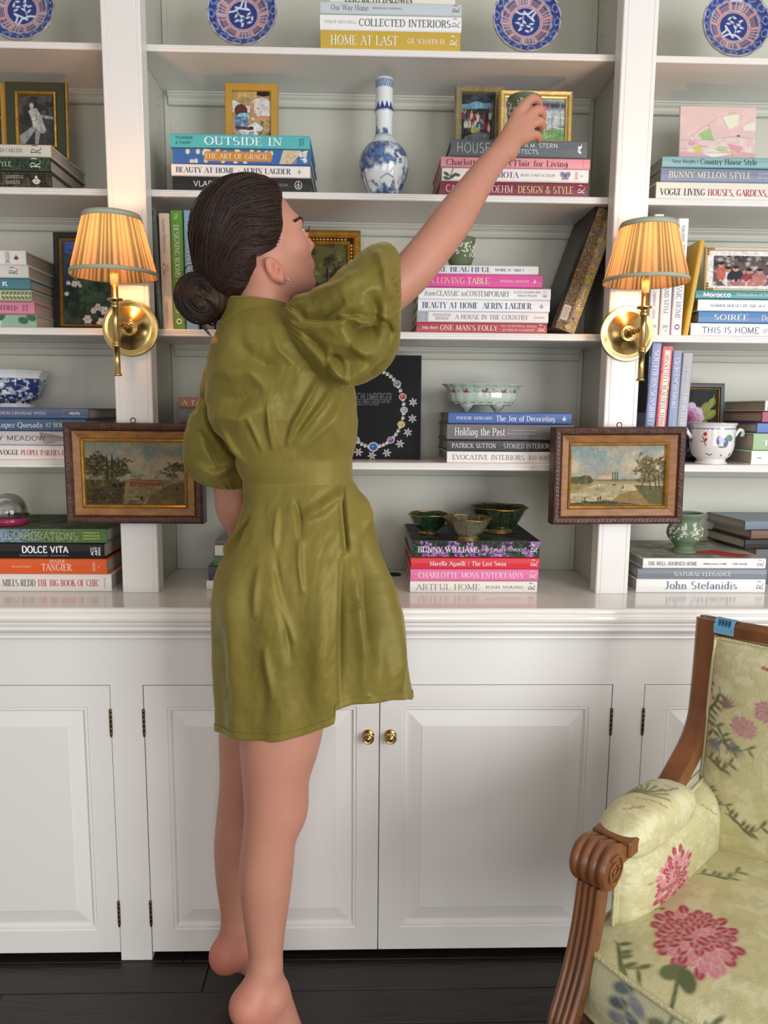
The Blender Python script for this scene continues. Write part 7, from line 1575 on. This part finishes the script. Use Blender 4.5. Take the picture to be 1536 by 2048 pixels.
sleeve('sleeve', [((585, 600), (560, 655), -.325, .045), ((592, 592), (600, 720), -.33, .075), ((640, 577), (652, 768), -.335, .100), ((690, 534), (700, 770), -.335, .112), ((735, 496), (745, 756), -.33, .112), ((765, 486), (776, 735), -.322, .102), ((786, 496), (796, 700), -.315, .088), ((797, 512), (800, 665), -.31, .070), ((799, 528), (797, 636), -.308, .056)],
 [([(577, 600), (610, 630), (650, 625), (690, 600)], 9, -.016, .010), ([(585, 645), (640, 640), (700, 632), (760, 640)], 8, -.012, .014), ([(672, 628), (700, 635), (730, 632)], 6, .010, .008), ([(690, 640), (715, 668), (745, 670), (770, 640)], 13, -.030, .010), ([(640, 700), (665, 730), (700, 742), (740, 720), (775, 680)], 12, .016, .006), ([(600, 660), (640, 700), (665, 745)], 9, -.010, .010), ([(655, 715), (672, 722), (690, 735)], 7, -.014, .008), ([(770, 520), (782, 560), (796, 590)], 7, -.010, .010), ([(750, 500), (770, 540), (778, 600)], 12, .010, 0), ([(770, 640), (780, 670), (770, 710)], 9, -.012, .008), ([(620, 590), (680, 575), (740, 540)], 14, .008, .004), ([(700, 760), (740, 748), (780, 715)], 7, -.006, .006), ([(740, 580), (752, 620), (748, 660)], 14, -.014, .0), ([(700, 690), (730, 700), (760, 690)], 12, .010, 0)], seed=1)
sleeve('sleeve', [((432, 690), (475, 725), -.235, .050), ((414, 738), (476, 765), -.226, .066), ((398, 790), (484, 800), -.215, .072), ((377, 850), (494, 850), -.208, .078), ((371, 900), (500, 895), -.204, .076), ((376, 940), (504, 930), -.20, .068), ((398, 962), (500, 962), -.20, .055), ((430, 972), (492, 975), -.20, .042)],
 [([(408, 790), (425, 850), (460, 900), (488, 925)], 9, -.014, .010), ([(384, 830), (400, 800), (412, 785)], 7, -.010, .008), ([(390, 930), (430, 950), (470, 930)], 9, .008, 0), ([(400, 860), (420, 900), (440, 940)], 7, -.006, .005)], seed=4, gather=20, g0=.003)
# ------------------------------------------------------------------ the bergere armchair
ang = math.radians(43); bdir = np.array([math.cos(ang), math.sin(ang), 0]); wdir = np.array([math.sin(ang), -math.cos(ang), 0])
A0 = atz(1165, 1893, .45); A0 = np.array([A0[0], A0[1], 0])
chair = thing('armchair', 'carved walnut armchair in pale green floral brocade at the lower right', 'armchair', tuple(A0), (0, 0, 0))
# local: s towards the back, w towards the sitter's left (camera right), z up
def C3(s, w, z): return bdir*s+wdir*w+np.array([0, 0, z])
def CM(P): P = np.asarray(P, float); return P[..., 0:1]*bdir+P[..., 1:2]*wdir+P[..., 2:3]*np.array([0, 0, 1.])
def csw(px, py, w=0.):   # (s, z) of a pixel on the chair's side plane w
    P0 = A0+wdir*w; P = atp(px, py, P0, wdir); return (P-P0)@bdir, P[2]
WAL = mat('walnut', (116, 70, 38), .38, bump=.35, bscale=40, vary=.45, vscale=14, aniso=(1, 1, .25), coat=.2)
BROC = mat('brocade', rough=.62, vcol=True, bump=.35, bscale=260, sheen=.15)
Wc = .60; Dc = .52
BG = (204, 197, 150)
def carnation(c, x, y, r, seed, dark=(166, 44, 70), lite=(214, 132, 146), sq=.8, rot=0):
    rn = random.Random(seed)
    def put(X, Y, ra, ta, col, al=1., tw=0.):
        X, Y = X, Y*sq; X, Y = X*math.cos(rot)-Y*math.sin(rot), X*math.sin(rot)+Y*math.cos(rot); c.ell(x+X/c.asp, y+Y, ra/c.asp, ta, col, al, math.atan2(Y, X)+tw)
    for ring in range(5):
        n = 21-ring*4
        for q in range(n):
            a = 2*PI*q/n+rn.uniform(-.1, .1)+ring*.25; rr = r*(.86-.17*ring)*rn.uniform(.88, 1.1); X = math.cos(a)*rr; Y = math.sin(a)*rr
            k_ = rn.random(); col = dark if k_ > .35 else lite; put(X, Y, r*.19, r*.135, (232, 208, 192), .75); put(X*1.03, Y*1.03, r*.165, r*.118, col); put(X*.93, Y*.93, r*.10, r*.020, (232, 196, 190), .8); put(X*1.0, Y*1.0, r*.11, r*.012, (206, 120, 130), .7, .25)
    c.ell(x, y, r*.1/c.asp, r*.07, lite)
def bellflower(c, x, y, r, a, col=(132, 134, 130)):
    for q in range(5):
        b = a+(q-2)*.28; c.ell(x+math.cos(b)*r*.6/c.asp, y+math.sin(b)*r*.6, r*.5/c.asp, r*.10, col, 1, b)
def sprig(c, x, y, a, L, col=(104, 104, 66), n=6, leaf=.016):
    pts = []; 
    for q in range(9): b = a+.7*math.sin(q*.35); pts.append((x+math.cos(b)*L*q/8/c.asp, y+math.sin(b)*L*q/8))
    c.line(pts, .0022, col)
    for q in range(1, n+1):
        px_, py_ = pts[int(q*8/n)] if int(q*8/n) < 9 else pts[-1]
        for s in (-1, 1): b = a+s*.8; c.ell(px_+math.cos(b)*leaf/c.asp, py_+math.sin(b)*leaf, leaf/c.asp, leaf*.34, col, .95, b)
def berries(c, x, y, a, L, col=(164, 60, 76)):
    for q in range(5): c.ell(x+math.cos(a)*L*q/4/c.asp+.004*(-1)**q, y+math.sin(a)*L*q/4, .0075/c.asp, .0062, col, 1, a)
    c.line([(x, y), (x+math.cos(a)*L/c.asp, y+math.sin(a)*L)], .0014, (120, 96, 70))
def brocade_bg(c, sc=1.):
    c.rect(-1, -1, 2, 2, BG); n = fbm(c.U*c.asp*15*sc, c.V*15*sc, 5); n2 = fbm(c.U*c.asp*34*sc, c.V*34*sc, 8)
    c.mix(np.clip((np.abs(n-.5)-.03)*14, 0, 1)*np.clip((n-.46)*20, 0, 1), (220, 214, 176), .8); c.mix(np.clip((n2-.56)*12, 0, 1), (180, 174, 124), .4)
    for k in range(int(26*sc)):   # tone-on-tone damask blooms
        rn = random.Random(k+200); x, y = rn.random(), rn.random(); r = rn.uniform(.03, .05)/sc
        c.line([(x, y), (x+rn.uniform(-.1, .1), y+rn.uniform(-.1, .1))], .004, (212, 206, 164), .7)
        for q in range(7): b = q*.9; c.ell(x+math.cos(b)*r*.6/c.asp, y+math.sin(b)*r*.6, r*.36/c.asp, r*.2, (220, 214, 174), .75, b)
# ---- seat cushion: a crowned box, front-left corner rounded
def seat_paint(c):
    brocade_bg(c, 1.)
    # c.U along w (left->right), c.V from the front edge (1) to the back (0); asp = width/depth
    carnation(c, .225, .80, .125, 3, rot=.25); sprig(c, .07, .93, .1, .10, (96, 104, 66), 5, .020); c.line([(.235, .90), (.25, .96), (.26, 1.02)], .006, (98, 104, 66)); c.ell(.225, .925, .03, .022, (104, 112, 70), 1, -.6); c.ell(.262, .925, .03, .022, (92, 100, 62), 1, .7); sprig(c, .33, .985, -.2, .12, (96, 104, 66), 5, .02)
    for x, y, a in ((.62, .62, .6), (.50, .33, 2.4), (.86, .80, 1.)): bellflower(c, x, y, .05, a, (150, 152, 160))
    sprig(c, .12, .52, -.9, .12, (110, 112, 78), 5, .018); berries(c, .06, .80, -.8, .08); berries(c, .70, .9, .2, .08); carnation(c, .80, .52, .09, 8); carnation(c, .62, 1.0, .06, 12, (196, 110, 120), (230, 190, 180)); bellflower(c, .50, .97, .05, 5.2, (200, 120, 130)); sprig(c, .42, .55, -1.6, .12, (120, 122, 86), 4, .016); carnation(c, .45, .12, .07, 22); berries(c, .3, .38, -2.2, .09, (120, 96, 70)); sprig(c, .75, .25, .4, .14, (110, 112, 78), 6, .018)
n1_, n2_ = 250, 220
Uu, Vv = np.meshgrid(np.linspace(0, 1, n1_), np.linspace(0, 1, n2_)); can = Canvas(Uu, Vv, BG, Wc/Dc, .006); seat_paint(can)
su = (Uu-.5)*2; sv = (Vv-.5)*2
wmap = Wc*.5+su*(Wc*.5)*(1-.05*sv*sv*0); smap = Dc*.5-sv*(Dc*.5)
# square -> rounded square plan with a bowed front
rx_ = su*(1-.02*sv**8); ry_ = sv*(1-.03*su**8); bow = .030*(1-su**2)*np.clip(sv, 0, 1)
zt_ = .462+.050*(1-np.abs(su)**2.6)**.8*(1-np.abs(sv)**2.6)**.8+.006*(fbm(Uu*4, Vv*4, 6)-.5)
tee = np.clip((sv-.72)/.14, 0, 1); tee = tee*tee*(3-2*tee); fr_ = np.clip(sv, 0, 1)**2
P = CM(np.stack([Dc*.5-ry_*Dc*.5-bow-.012*fr_, Wc*.5+rx_*(Wc*.5+.002*tee)-.012*(1-tee)*0, zt_], -1)); Vt, Ft = gridmesh(P)
edge = np.concatenate([np.stack([Vv*0+0, Uu], -1)[0:0].reshape(-1, 2)]) if False else None
cus = mk('seat_cushion', (Vt, Ft[:, ::-1] if True else Ft), BROC, chair, True, col=can.C)
# cushion border (boxing) all round, hanging down from the seam, and its welts
bi = [(n2_-1, j) for j in range(n1_)]+[(i, n1_-1) for i in range(n2_-2, -1, -1)]+[(0, j) for j in range(n1_-2, -1, -1)]+[(i, 0) for i in range(1, n2_-1)]
ring = np.array([P[i, j] for i, j in bi]); cen = ring.mean(0); outv = ring-cen; outv[:, 2] = 0; outv /= np.linalg.norm(outv, axis=1)[:, None]
nb = 40; Bz = np.stack([ring+outv*(.013*math.sin(t*PI)+.001)+np.array([0, 0, -.105*t]) for t in np.linspace(0, 1, nb)])
arc = np.r_[0, np.cumsum(np.linalg.norm(np.diff(ring, axis=0), axis=1))]; ub = np.broadcast_to(arc/arc[-1], (nb, len(ring))); vb = np.broadcast_to(np.linspace(0, 1, nb)[:, None], ub.shape)
cb_ = Canvas(ub, vb, BG, arc[-1]/.105, .05)
def border_paint(c):
    c.rect(-1, -1, 2, 2, (206, 202, 164)); n = fbm(c.U*c.asp*1.1, c.V*1.1, 5); c.mix(np.clip((n-.5)*10, 0, 1), (212, 208, 172), .7)
    for k, u in enumerate((.045, .125, .21, .33, .46, .6, .75, .9)):
        rn = random.Random(k)
        c.line([(u+.028, 0), (u+.026, .4), (u+.030, 1)], .022, (104, 110, 78))
        for q in range(9):
            y = .12+q*.11; sd = 1 if q % 2 else -1; col = ((104, 114, 118), (134, 140, 144), (92, 102, 104))[q % 3]
            c.ell(u+sd*.006, y, .0075, .085, col, 1, sd*.5); c.line([(u, y), (u+sd*.010, y-.10)], .010, (170, 172, 168), .8)
        for q in range(3): c.ell(u+.028+(.008 if q % 2 else -.008), .25+q*.25, .006, .07, (112, 118, 84), 1, .5 if q % 2 else -.5)
        berries(c, u-.03, .5, 1.2, .3)
border_paint(cb_)
Vb, Fb = gridmesh(Bz, True); mk('cushion_border', (Vb, Fb), BROC, cus, True, col=cb_.C)
PIPE = mat('piping_cord', (196, 190, 146), .6, bump=.8, bscale=220)
rg2 = np.vstack([ring+outv*.002, ring[:1]+outv[:1]*.002])[::3]
for dz in (0, -.105): mk('piping', tube(rg2+np.array([0, 0, dz]), .0042, 8, False), PIPE, cus, True)
# ---- wooden parts built as ribbons of moulded section along curves in the chair's side planes
def rail(curve, prof, wsign, name, parent=chair, wbase=0.):
    """curve: (s, z) points; prof: (n across the curve in its plane, w outwards) closed section"""
    C_ = smoothcurve(np.array([(a, b, 0) for a, b in curve], float), 40)[:, :2]; T = np.gradient(C_, axis=0); T /= np.linalg.norm(T, axis=1)[:, None]; Nn = np.stack([T[:, 1], -T[:, 0]], 1)
    P = np.zeros((len(C_), len(prof), 3))
    for j, (a, b) in enumerate(prof): P[:, j, 0] = C_[:, 0]+Nn[:, 0]*a; P[:, j, 2] = C_[:, 1]+Nn[:, 1]*a; P[:, j, 1] = wbase+wsign*b
    P = CM(P); V, F = gridmesh(P, True); n = len(prof); F = [tuple(f) for f in F]+[tuple(range(n)), tuple(range((len(C_)-1)*n, len(C_)*n))[::-1]]
    return mk(name, (V, F), WAL, parent, False)
def reeded(w, t, n=3, d=.0035):
    """section w across, t deep, with n reeds on its outer (front/left) face"""
    pr = [(-w/2, 0), (-w/2, t)]
    for k in range(n*6+1):
        u = k/(n*6); pr.append((-w/2+w*u, t+d*abs(math.sin(u*n*PI))))
    pr += [(w/2, 0)]; return pr
# ---- left arm (nearest the middle of the picture) and right arm mirrored across the chair
for side_, wb, sg in (('l', 0., -1), ('r', Wc, 1)):
    inn = -sg  # direction into the chair
    # front support: from scroll down to the seat rail then a sabre leg to the floor
    sup = [csw(1170, 1760), csw(1163, 1815), csw(1153, 1875), csw(1140, 1935), csw(1122, 2000), csw(1108, 2050)]
    z_end = sup[-1][1]; s_end = sup[-1][0]
    sup = [(s, z) for s, z in sup]
    W_s = .040
    pr = []
    for k in range(31):
        u = k/30.; pr.append((-.006-.0035*abs(math.sin(u*4*PI)), -.002+(W_s+.002)*u))
    pr += [(.020, .040), (.020, -.002)]
    # section: reeds face the front of the chair, broad across the width
    C_ = smoothcurve(np.array([(a, b, 0) for a, b in sup+[(s_end-.012, .27), (s_end-.018, .14), (s_end-.030, .0)]], float), 60)
    scale = np.interp(C_[:, 1], [0, .12, .30, .36, .5, .6], [.55, .62, .86, .92, .95, .95])
    T = np.gradient(C_[:, :2], axis=0); T /= np.linalg.norm(T, axis=1)[:, None]; Nn = np.stack([-T[:, 1], T[:, 0]], 1)
    P = np.zeros((len(C_), len(pr), 3))
    for j, (a, b) in enumerate(pr): P[:, j, 0] = C_[:, 0]-Nn[:, 0]*a*scale*-1; P[:, j, 2] = C_[:, 1]-Nn[:, 1]*a*scale*-1; P[:, j, 1] = wb+inn*((b-.019)*scale+.010)
    V, F = gridmesh(CM(P), True); n = len(pr); F = [tuple(f) for f in F]+[tuple(range(n)), tuple(range((len(C_)-1)*n, len(C_)*n))[::-1]]
    mk('front_leg', (V, F), WAL, chair, False)
    # scroll hand: a rolled volute, reeded across
    s0_, z0_ = csw(1172, 1718); nsp = 44; reeds = 26
    tt_ = np.linspace(0, 1, nsp); arcs = []
    for t in tt_:
        a = math.radians(82+ t*262); r = .034-.008*t; arcs.append((s0_+.006+r*math.cos(a), z0_-.002+r*math.sin(a)))
    arcs = [(csw(1225, 1672)[0]+.006, csw(1225, 1672)[1]-.004), (csw(1200, 1668)[0], csw(1200, 1668)[1]-.002)]+arcs
    C2 = smoothcurve(np.array([(a, b, 0) for a, b in arcs], float), 70); ctr = np.array([s0_+.006, z0_-.002])
    P = np.zeros((70, reeds+1, 3)); wspan = .058
    for j in range(reeds+1):
        u = j/reeds; bump_ = .0035*abs(math.sin(u*4*PI)); d = C2[:, :2]-ctr; dl = np.linalg.norm(d, axis=1)[:, None]; q = C2[:, :2]+d/dl*bump_
        P[:, j, 0] = q[:, 0]; P[:, j, 2] = q[:, 1]; P[:, j, 1] = wb+inn*(-.014+wspan*u)
    V, F = gridmesh(CM(P)); parts_ = [(V, [tuple(f) for f in F])]
    for jj, fl in ((0, 0), (reeds, 1)):
        rim_ = P[:, jj, :]; cc = np.array([[ctr[0], rim_[0, 1], ctr[1]]]); V = CM(np.vstack([rim_, cc])); parts_.append((V, [(i, i+1, len(rim_)) for i in range(len(rim_)-1)]))
        sp = [];
        for q in np.linspace(0, 4.2*PI, 70): r = .0245*(1-q/(4.6*PI)); sp.append((ctr[0]-r*math.cos(q+1), rim_[0, 1]+(inn*.0012 if jj else -inn*.0012), ctr[1]+r*math.sin(q+1)))
        parts_.append(tube(CM(np.array(sp)), .0022, 6))
    mk('scroll_hand', merge(parts_), WAL, chair, False)
    # block where pad meets the scroll
    a_, b_ = csw(1213, 1660), csw(1230, 1690)
    v, f = box(a_[0]-.018, a_[0]+.020, -.016, .050, a_[1]-.020, a_[1]+.006, .003); v = CM(np.stack([v[:, 0], wb+inn*v[:, 1], v[:, 2]], 1)); mk('arm_block', (v, f), WAL, chair)
    # rear stile: arm end sweeping up into the back post
    st_ = [csw(1335, 1590), csw(1360, 1545), csw(1388, 1490), csw(1404, 1440), csw(1411, 1385), csw(1418, 1310), csw(1424, 1236)]
    pr2 = [(-.020, -.014), (-.020, .018), (-.012, .024), (-.006, .015), (.002, .015), (.006, .024), (.013, .020), (.016, .014), (.016, -.014)]
    C_ = smoothcurve(np.array([(a, b, 0) for a, b in st_], float), 50); T = np.gradient(C_[:, :2], axis=0); T /= np.linalg.norm(T, axis=1)[:, None]; Nn = np.stack([T[:, 1], -T[:, 0]], 1)
    P = np.zeros((50, len(pr2), 3))
    for j, (a, b) in enumerate(pr2): P[:, j, 0] = C_[:, 0]+Nn[:, 0]*a; P[:, j, 2] = C_[:, 1]+Nn[:, 1]*a; P[:, j, 1] = wb+sg*b
    V, F = gridmesh(CM(P), True); n = len(pr2); F = [tuple(f) for f in F]+[tuple(range(n)), tuple(range(49*n, 50*n))[::-1]]; mk('back_post', (V, F), WAL, chair, False)
    # arm under-rail, seat side rail and rear leg
    ar0, ar1 = csw(1225, 1690), csw(1345, 1600)
    mk('arm_rail', xf(tube([C3(ar0[0], wb+inn*.012, ar0[1]-.028), C3((ar0[0]+ar1[0])/2, wb+inn*.012, (ar0[1]+ar1[1])/2-.026), C3(ar1[0]+.02, wb+inn*.012, ar1[1]-.010)], .016, 10)), WAL, chair, True)
    v, f = box(.0, Dc-.02, -.014, .014, .285, .345, .004); mk('side_rail', (CM(np.stack([v[:, 0], wb+inn*(v[:, 1]+.012), v[:, 2]], 1)), f), WAL, chair)
    lg = smoothcurve(np.array([(Dc-.02, 0, .62), (Dc-.01, 0, .30), (Dc+.01, 0, .14), (Dc+.06, 0, 0)], float), 20); mk('rear_leg', tube(CM(np.stack([lg[:, 0], wb+inn*.012+0*lg[:, 0], lg[:, 2]], 1)), np.linspace(.021, .014, 20), 10), WAL, chair, True)
    # upholstered side panel inside the arm, bulging inwards
    n_a, n_b = 130, 110; U2, V2 = np.meshgrid(np.linspace(0, 1, n_a), np.linspace(0, 1, n_b))
    top0, top1 = csw(1222, 1694), csw(1360, 1575)
    ss = (top0[0]-.012)+U2*(Dc-.05-(top0[0]-.012)); zt2 = np.interp(ss, [top0[0], top1[0], Dc], [top0[1]-.006, top1[1]-.000, top1[1]+.02]); zz = .42+(zt2-.42)*(1-V2)
    blg = .046*(1-np.abs(U2*2-1)**4)**.6*(1-np.abs(V2*2-1)**4)**.6
    cs2 = Canvas(U2, V2, BG, 1.7, .009); brocade_bg(cs2, .8); carnation(cs2, .27, .42, .24, 31, sq=1.15); berries(cs2, .10, .30, .1, .12); sprig(cs2, .08, .62, 1.2, .2, (104, 108, 76), 5, .03); berries(cs2, .62, .06, .9, .18); sprig(cs2, .75, .05, .8, .2, (116, 116, 84), 5, .03); berries(cs2, .86, .1, 1.2, .12)
    P = CM(np.stack([ss, wb+inn*(.020+blg), zz], -1)); V, F = gridmesh(P); mk('side_panel', (V, F), BROC, chair, True, col=cs2.C)
    mk('welt', tube(np.concatenate([P[::-4, 0], P[0, ::5]]), .0038, 7, False), PIPE, chair, True)
    mk('welt', tube(np.concatenate([P[::-4, 0]+C3(-.008, 0, .004), P[0, ::5]+C3(0, -inn*.010, .007)]), .0034, 7, False), PIPE, chair, True)
    # arm pad: a plump roll from the block to the post
    p0, p1, p2 = csw(1208, 1655), csw(1270, 1600), csw(1345, 1558)
    n_a, n_b = 110, 90; t = np.linspace(0, 1, n_a)[:, None]; a = np.linspace(0, 2*PI, n_b, endpoint=False)[None, :]
    Cn = smoothcurve(np.array([(p0[0]-.006, p0[1]-.018, 0), (p1[0], p1[1]-.026, 0), (p2[0]+.004, p2[1]-.022, 0)], float), n_a); R_ = (1-np.abs(t*2-1)**5)**.45
    ca = np.cos(a); sa = np.sin(a); dd_ = (np.abs(ca)**2.8+np.abs(sa)**2.8)**(1/2.8)
    P = np.zeros((n_a, n_b, 3)); P[..., 0] = Cn[:, 0:1]+0*a; P[..., 1] = wb+inn*(.016+.043*R_*ca/dd_); P[..., 2] = Cn[:, 1:2]+(.031+.009*np.sin(t*PI))*R_*sa/dd_
    cs3 = Canvas(np.broadcast_to(a/(2*PI), (n_a, n_b)).copy(), np.broadcast_to(1-t, (n_a, n_b)).copy(), BG, .9, .010); brocade_bg(cs3, .6)
    berries(cs3, .12, .55, .6, .16, (176, 66, 80))
    for q in range(13): b = -2.9+q*.30; cs3.line([(.30, .56), (.30+.09*math.cos(b), .56+.09*math.sin(b)), (.30+.18*math.cos(b+.25), .56+.20*math.sin(b+.25))], .007, (110, 112, 70))
    cs3.bloom(.22, .30, .07, [(206, 204, 176), (196, 180, 150)], 7, 3); berries(cs3, .20, .70, 1., .12, (186, 84, 92)); sprig(cs3, .34, .35, -1.2, .2, (116, 118, 76), 5, .03); cs3.line([(.3, .56), (.2, .4), (.18, .25)], .006, (116, 118, 76))
    V, F = gridmesh(CM(P), True); mk('arm_pad', (V, F), BROC, chair, True, col=cs3.C)
# ---- back: moulded frame, padded panel, welts
bl_, bt_ = csw(1404, 1440), csw(1424, 1236)
recl = (bt_[0]-bl_[0])/(bt_[1]-bl_[1])
zt3 = bt_[1]; sb = lambda z: bl_[0]+(z-bl_[1])*recl
tr_ = []
for u in np.linspace(0, 1, 30):
    tr_.append(C3(sb(zt3)+.0, -.012+(Wc+.024)*u, zt3-.010+.006*math.sin(u*PI)))
tr_ = np.array(tr_)
pr3 = [(-.018, -.016), (-.020, .004), (-.014, .010), (-.006, .007), (.002, .011), (.012, .009), (.016, .0), (.014, -.016)]
P = np.zeros((30, len(pr3), 3))
for j, (a, b) in enumerate(pr3): P[:, j] = tr_+bdir*a+np.array([0, 0, b])
V, F = gridmesh(P, True); n = len(pr3); mk('top_rail', (V, [tuple(f) for f in F]+[tuple(range(n))[::-1], tuple(range(29*n, 30*n))]), WAL, chair, False)
n_a, n_b = 230, 200; U3, V3 = np.meshgrid(np.linspace(0, 1, n_a), np.linspace(0, 1, n_b)); zb3 = .44; z3 = zt3-.030+(zb3-zt3+.030)*V3
c3 = Canvas(U3, V3, BG, (Wc-.03)/(zt3-zb3), .006); brocade_bg(c3, 1.)
berries(c3, .16, .07, .1, .10, (170, 66, 76)); carnation(c3, .20, .24, .055, 61, (150, 84, 90), (146, 110, 104)); sprig(c3, .04, .20, 1.2, .22, (96, 98, 66), 8, .02); sprig(c3, .10, .72, -.3, .14, (96, 98, 66), 6, .018); berries(c3, .06, .88, 1.3, .08); berries(c3, .0, .14, 1.4, .12); carnation(c3, .13, .33, .05, 41, (160, 96, 100), (150, 110, 106)); bellflower(c3, .06, .28, .05, -1.1, (150, 110, 106)); bellflower(c3, .10, .40, .06, 1.3, (130, 134, 134)); bellflower(c3, .05, .42, .06, 1.9, (130, 134, 134)); bellflower(c3, .26, .55, .06, 1.6, (134, 136, 136)); bellflower(c3, .30, .40, .05, -.3, (140, 142, 140)); sprig(c3, .03, .36, .1, .16, (108, 110, 76), 5, .018); sprig(c3, .02, .52, -.4, .1, (108, 110, 76), 5, .018); berries(c3, .03, .78, 1.2, .10); carnation(c3, .27, .92, .09, 44); sprig(c3, .03, .64, .2, .10, (100, 102, 70), 6, .014); carnation(c3, .6, .3, .10, 45); sprig(c3, .6, .4, 1.4, .2, (108, 110, 76), 6, .02); carnation(c3, .8, .75, .09, 46); bellflower(c3, .8, .2, .06, 1.2); sprig(c3, .45, .1, 1.2, .2, (108, 110, 76), 6, .018)
bulge = -.040*(1-np.abs(U3*2-1)**5)**.6*(1-np.abs(V3*2-1)**5)**.6
P = np.zeros(U3.shape+(3,)); P[..., 0] = np.vectorize(sb)(z3)-.010+bulge; P[..., 1] = .014+(Wc-.028)*U3; P[..., 2] = z3; P = CM(P)
V, F = gridmesh(P); mk('back_panel', (V, F[:, ::-1]), BROC, chair, True, col=c3.C)
ln = np.concatenate([P[::-5, 0], P[0, ::6], P[::5, -1]]); 
for off in (0, .0085): mk('welt', tube(ln+bdir*(-.004+off*.3)+np.array([0, 0, off*.9]), .0036, 7, False), PIPE, chair, True)
v, f = box(-.006, .010, .0, Wc, .0, .0, 0)
ob_ = np.array([[sb(zt3)+.012, .0, zt3-.02], [sb(zt3)+.012, Wc, zt3-.02], [sb(.40)+.012, Wc, .40], [sb(.40)+.012, 0, .40]]); Q = CM(ob_); Q2 = CM(ob_+np.array([.006, 0, 0]))
mk('outside_back', (np.vstack([Q, Q2]), [(0, 1, 2, 3), (7, 6, 5, 4), (0, 4, 5, 1), (1, 5, 6, 2), (2, 6, 7, 3), (3, 7, 4, 0)]), cmat((196, 190, 146), .7), chair)
fr = [];
for u in np.linspace(0, 1, 24): fr.append(C3(.004-.028*math.sin(u*PI), Wc*u, .315))
P = np.zeros((24, 6, 3))
for j, (a, b) in enumerate([(-.012, -.03), (-.016, -.018), (-.012, .0), (-.016, .018), (-.012, .03), (.014, .03)]): P[:, j] = np.array(fr)+bdir*a+np.array([0, 0, b])
P = np.concatenate([P, (np.array(fr)+bdir*.014+np.array([0, 0, -.03]))[:, None]], 1)
V, F = gridmesh(P, True); mk('front_rail', (V, F), WAL, chair, False)
v, f = box(.02, Dc-.01, .012, Wc-.012, .30, .352, .004); mk('seat_deck', (CM(v), f), cmat((190, 184, 140), .8), chair)
# blue painter's tape with a scribble on the top rail
tp = thing('tape_label', 'scrap of blue masking tape with handwriting on the chair back top', 'label', tuple(A0+C3(sb(zt3), .04, zt3)))
def tapef(c): c.rect(0, 0, 1, 1, (104, 166, 206)); [c.line([(x, .3), (x+.05, .7), (x+.08, .35), (x+.12, .65)], .06, (40, 70, 96)) for x in (.2, .36, .52, .68)]
U4, V4 = paintgrid(50, 24); c4 = Canvas(U4, V4, BG, 2., .05); tapef(c4)
P = np.zeros(U4.shape+(3,))
tvv = [(-.0205, -.012), (-.0215, .002), (-.018, .0108), (-.012, .0135), (.0, .014)]
for i in range(24):
    q = np.array([np.interp(1-i/23., np.linspace(0, 1, 5), [t[k] for t in tvv]) for k in (0, 1)])
    for j in range(50): P[i, j] = bdir*q[0]+np.array([0, 0, q[1]-.0085])+wdir*(-.028+.036*j/49.)
V, F = gridmesh(P); mk('tape', (V, F[:, ::-1]), VC, tp, True, col=c4.C)
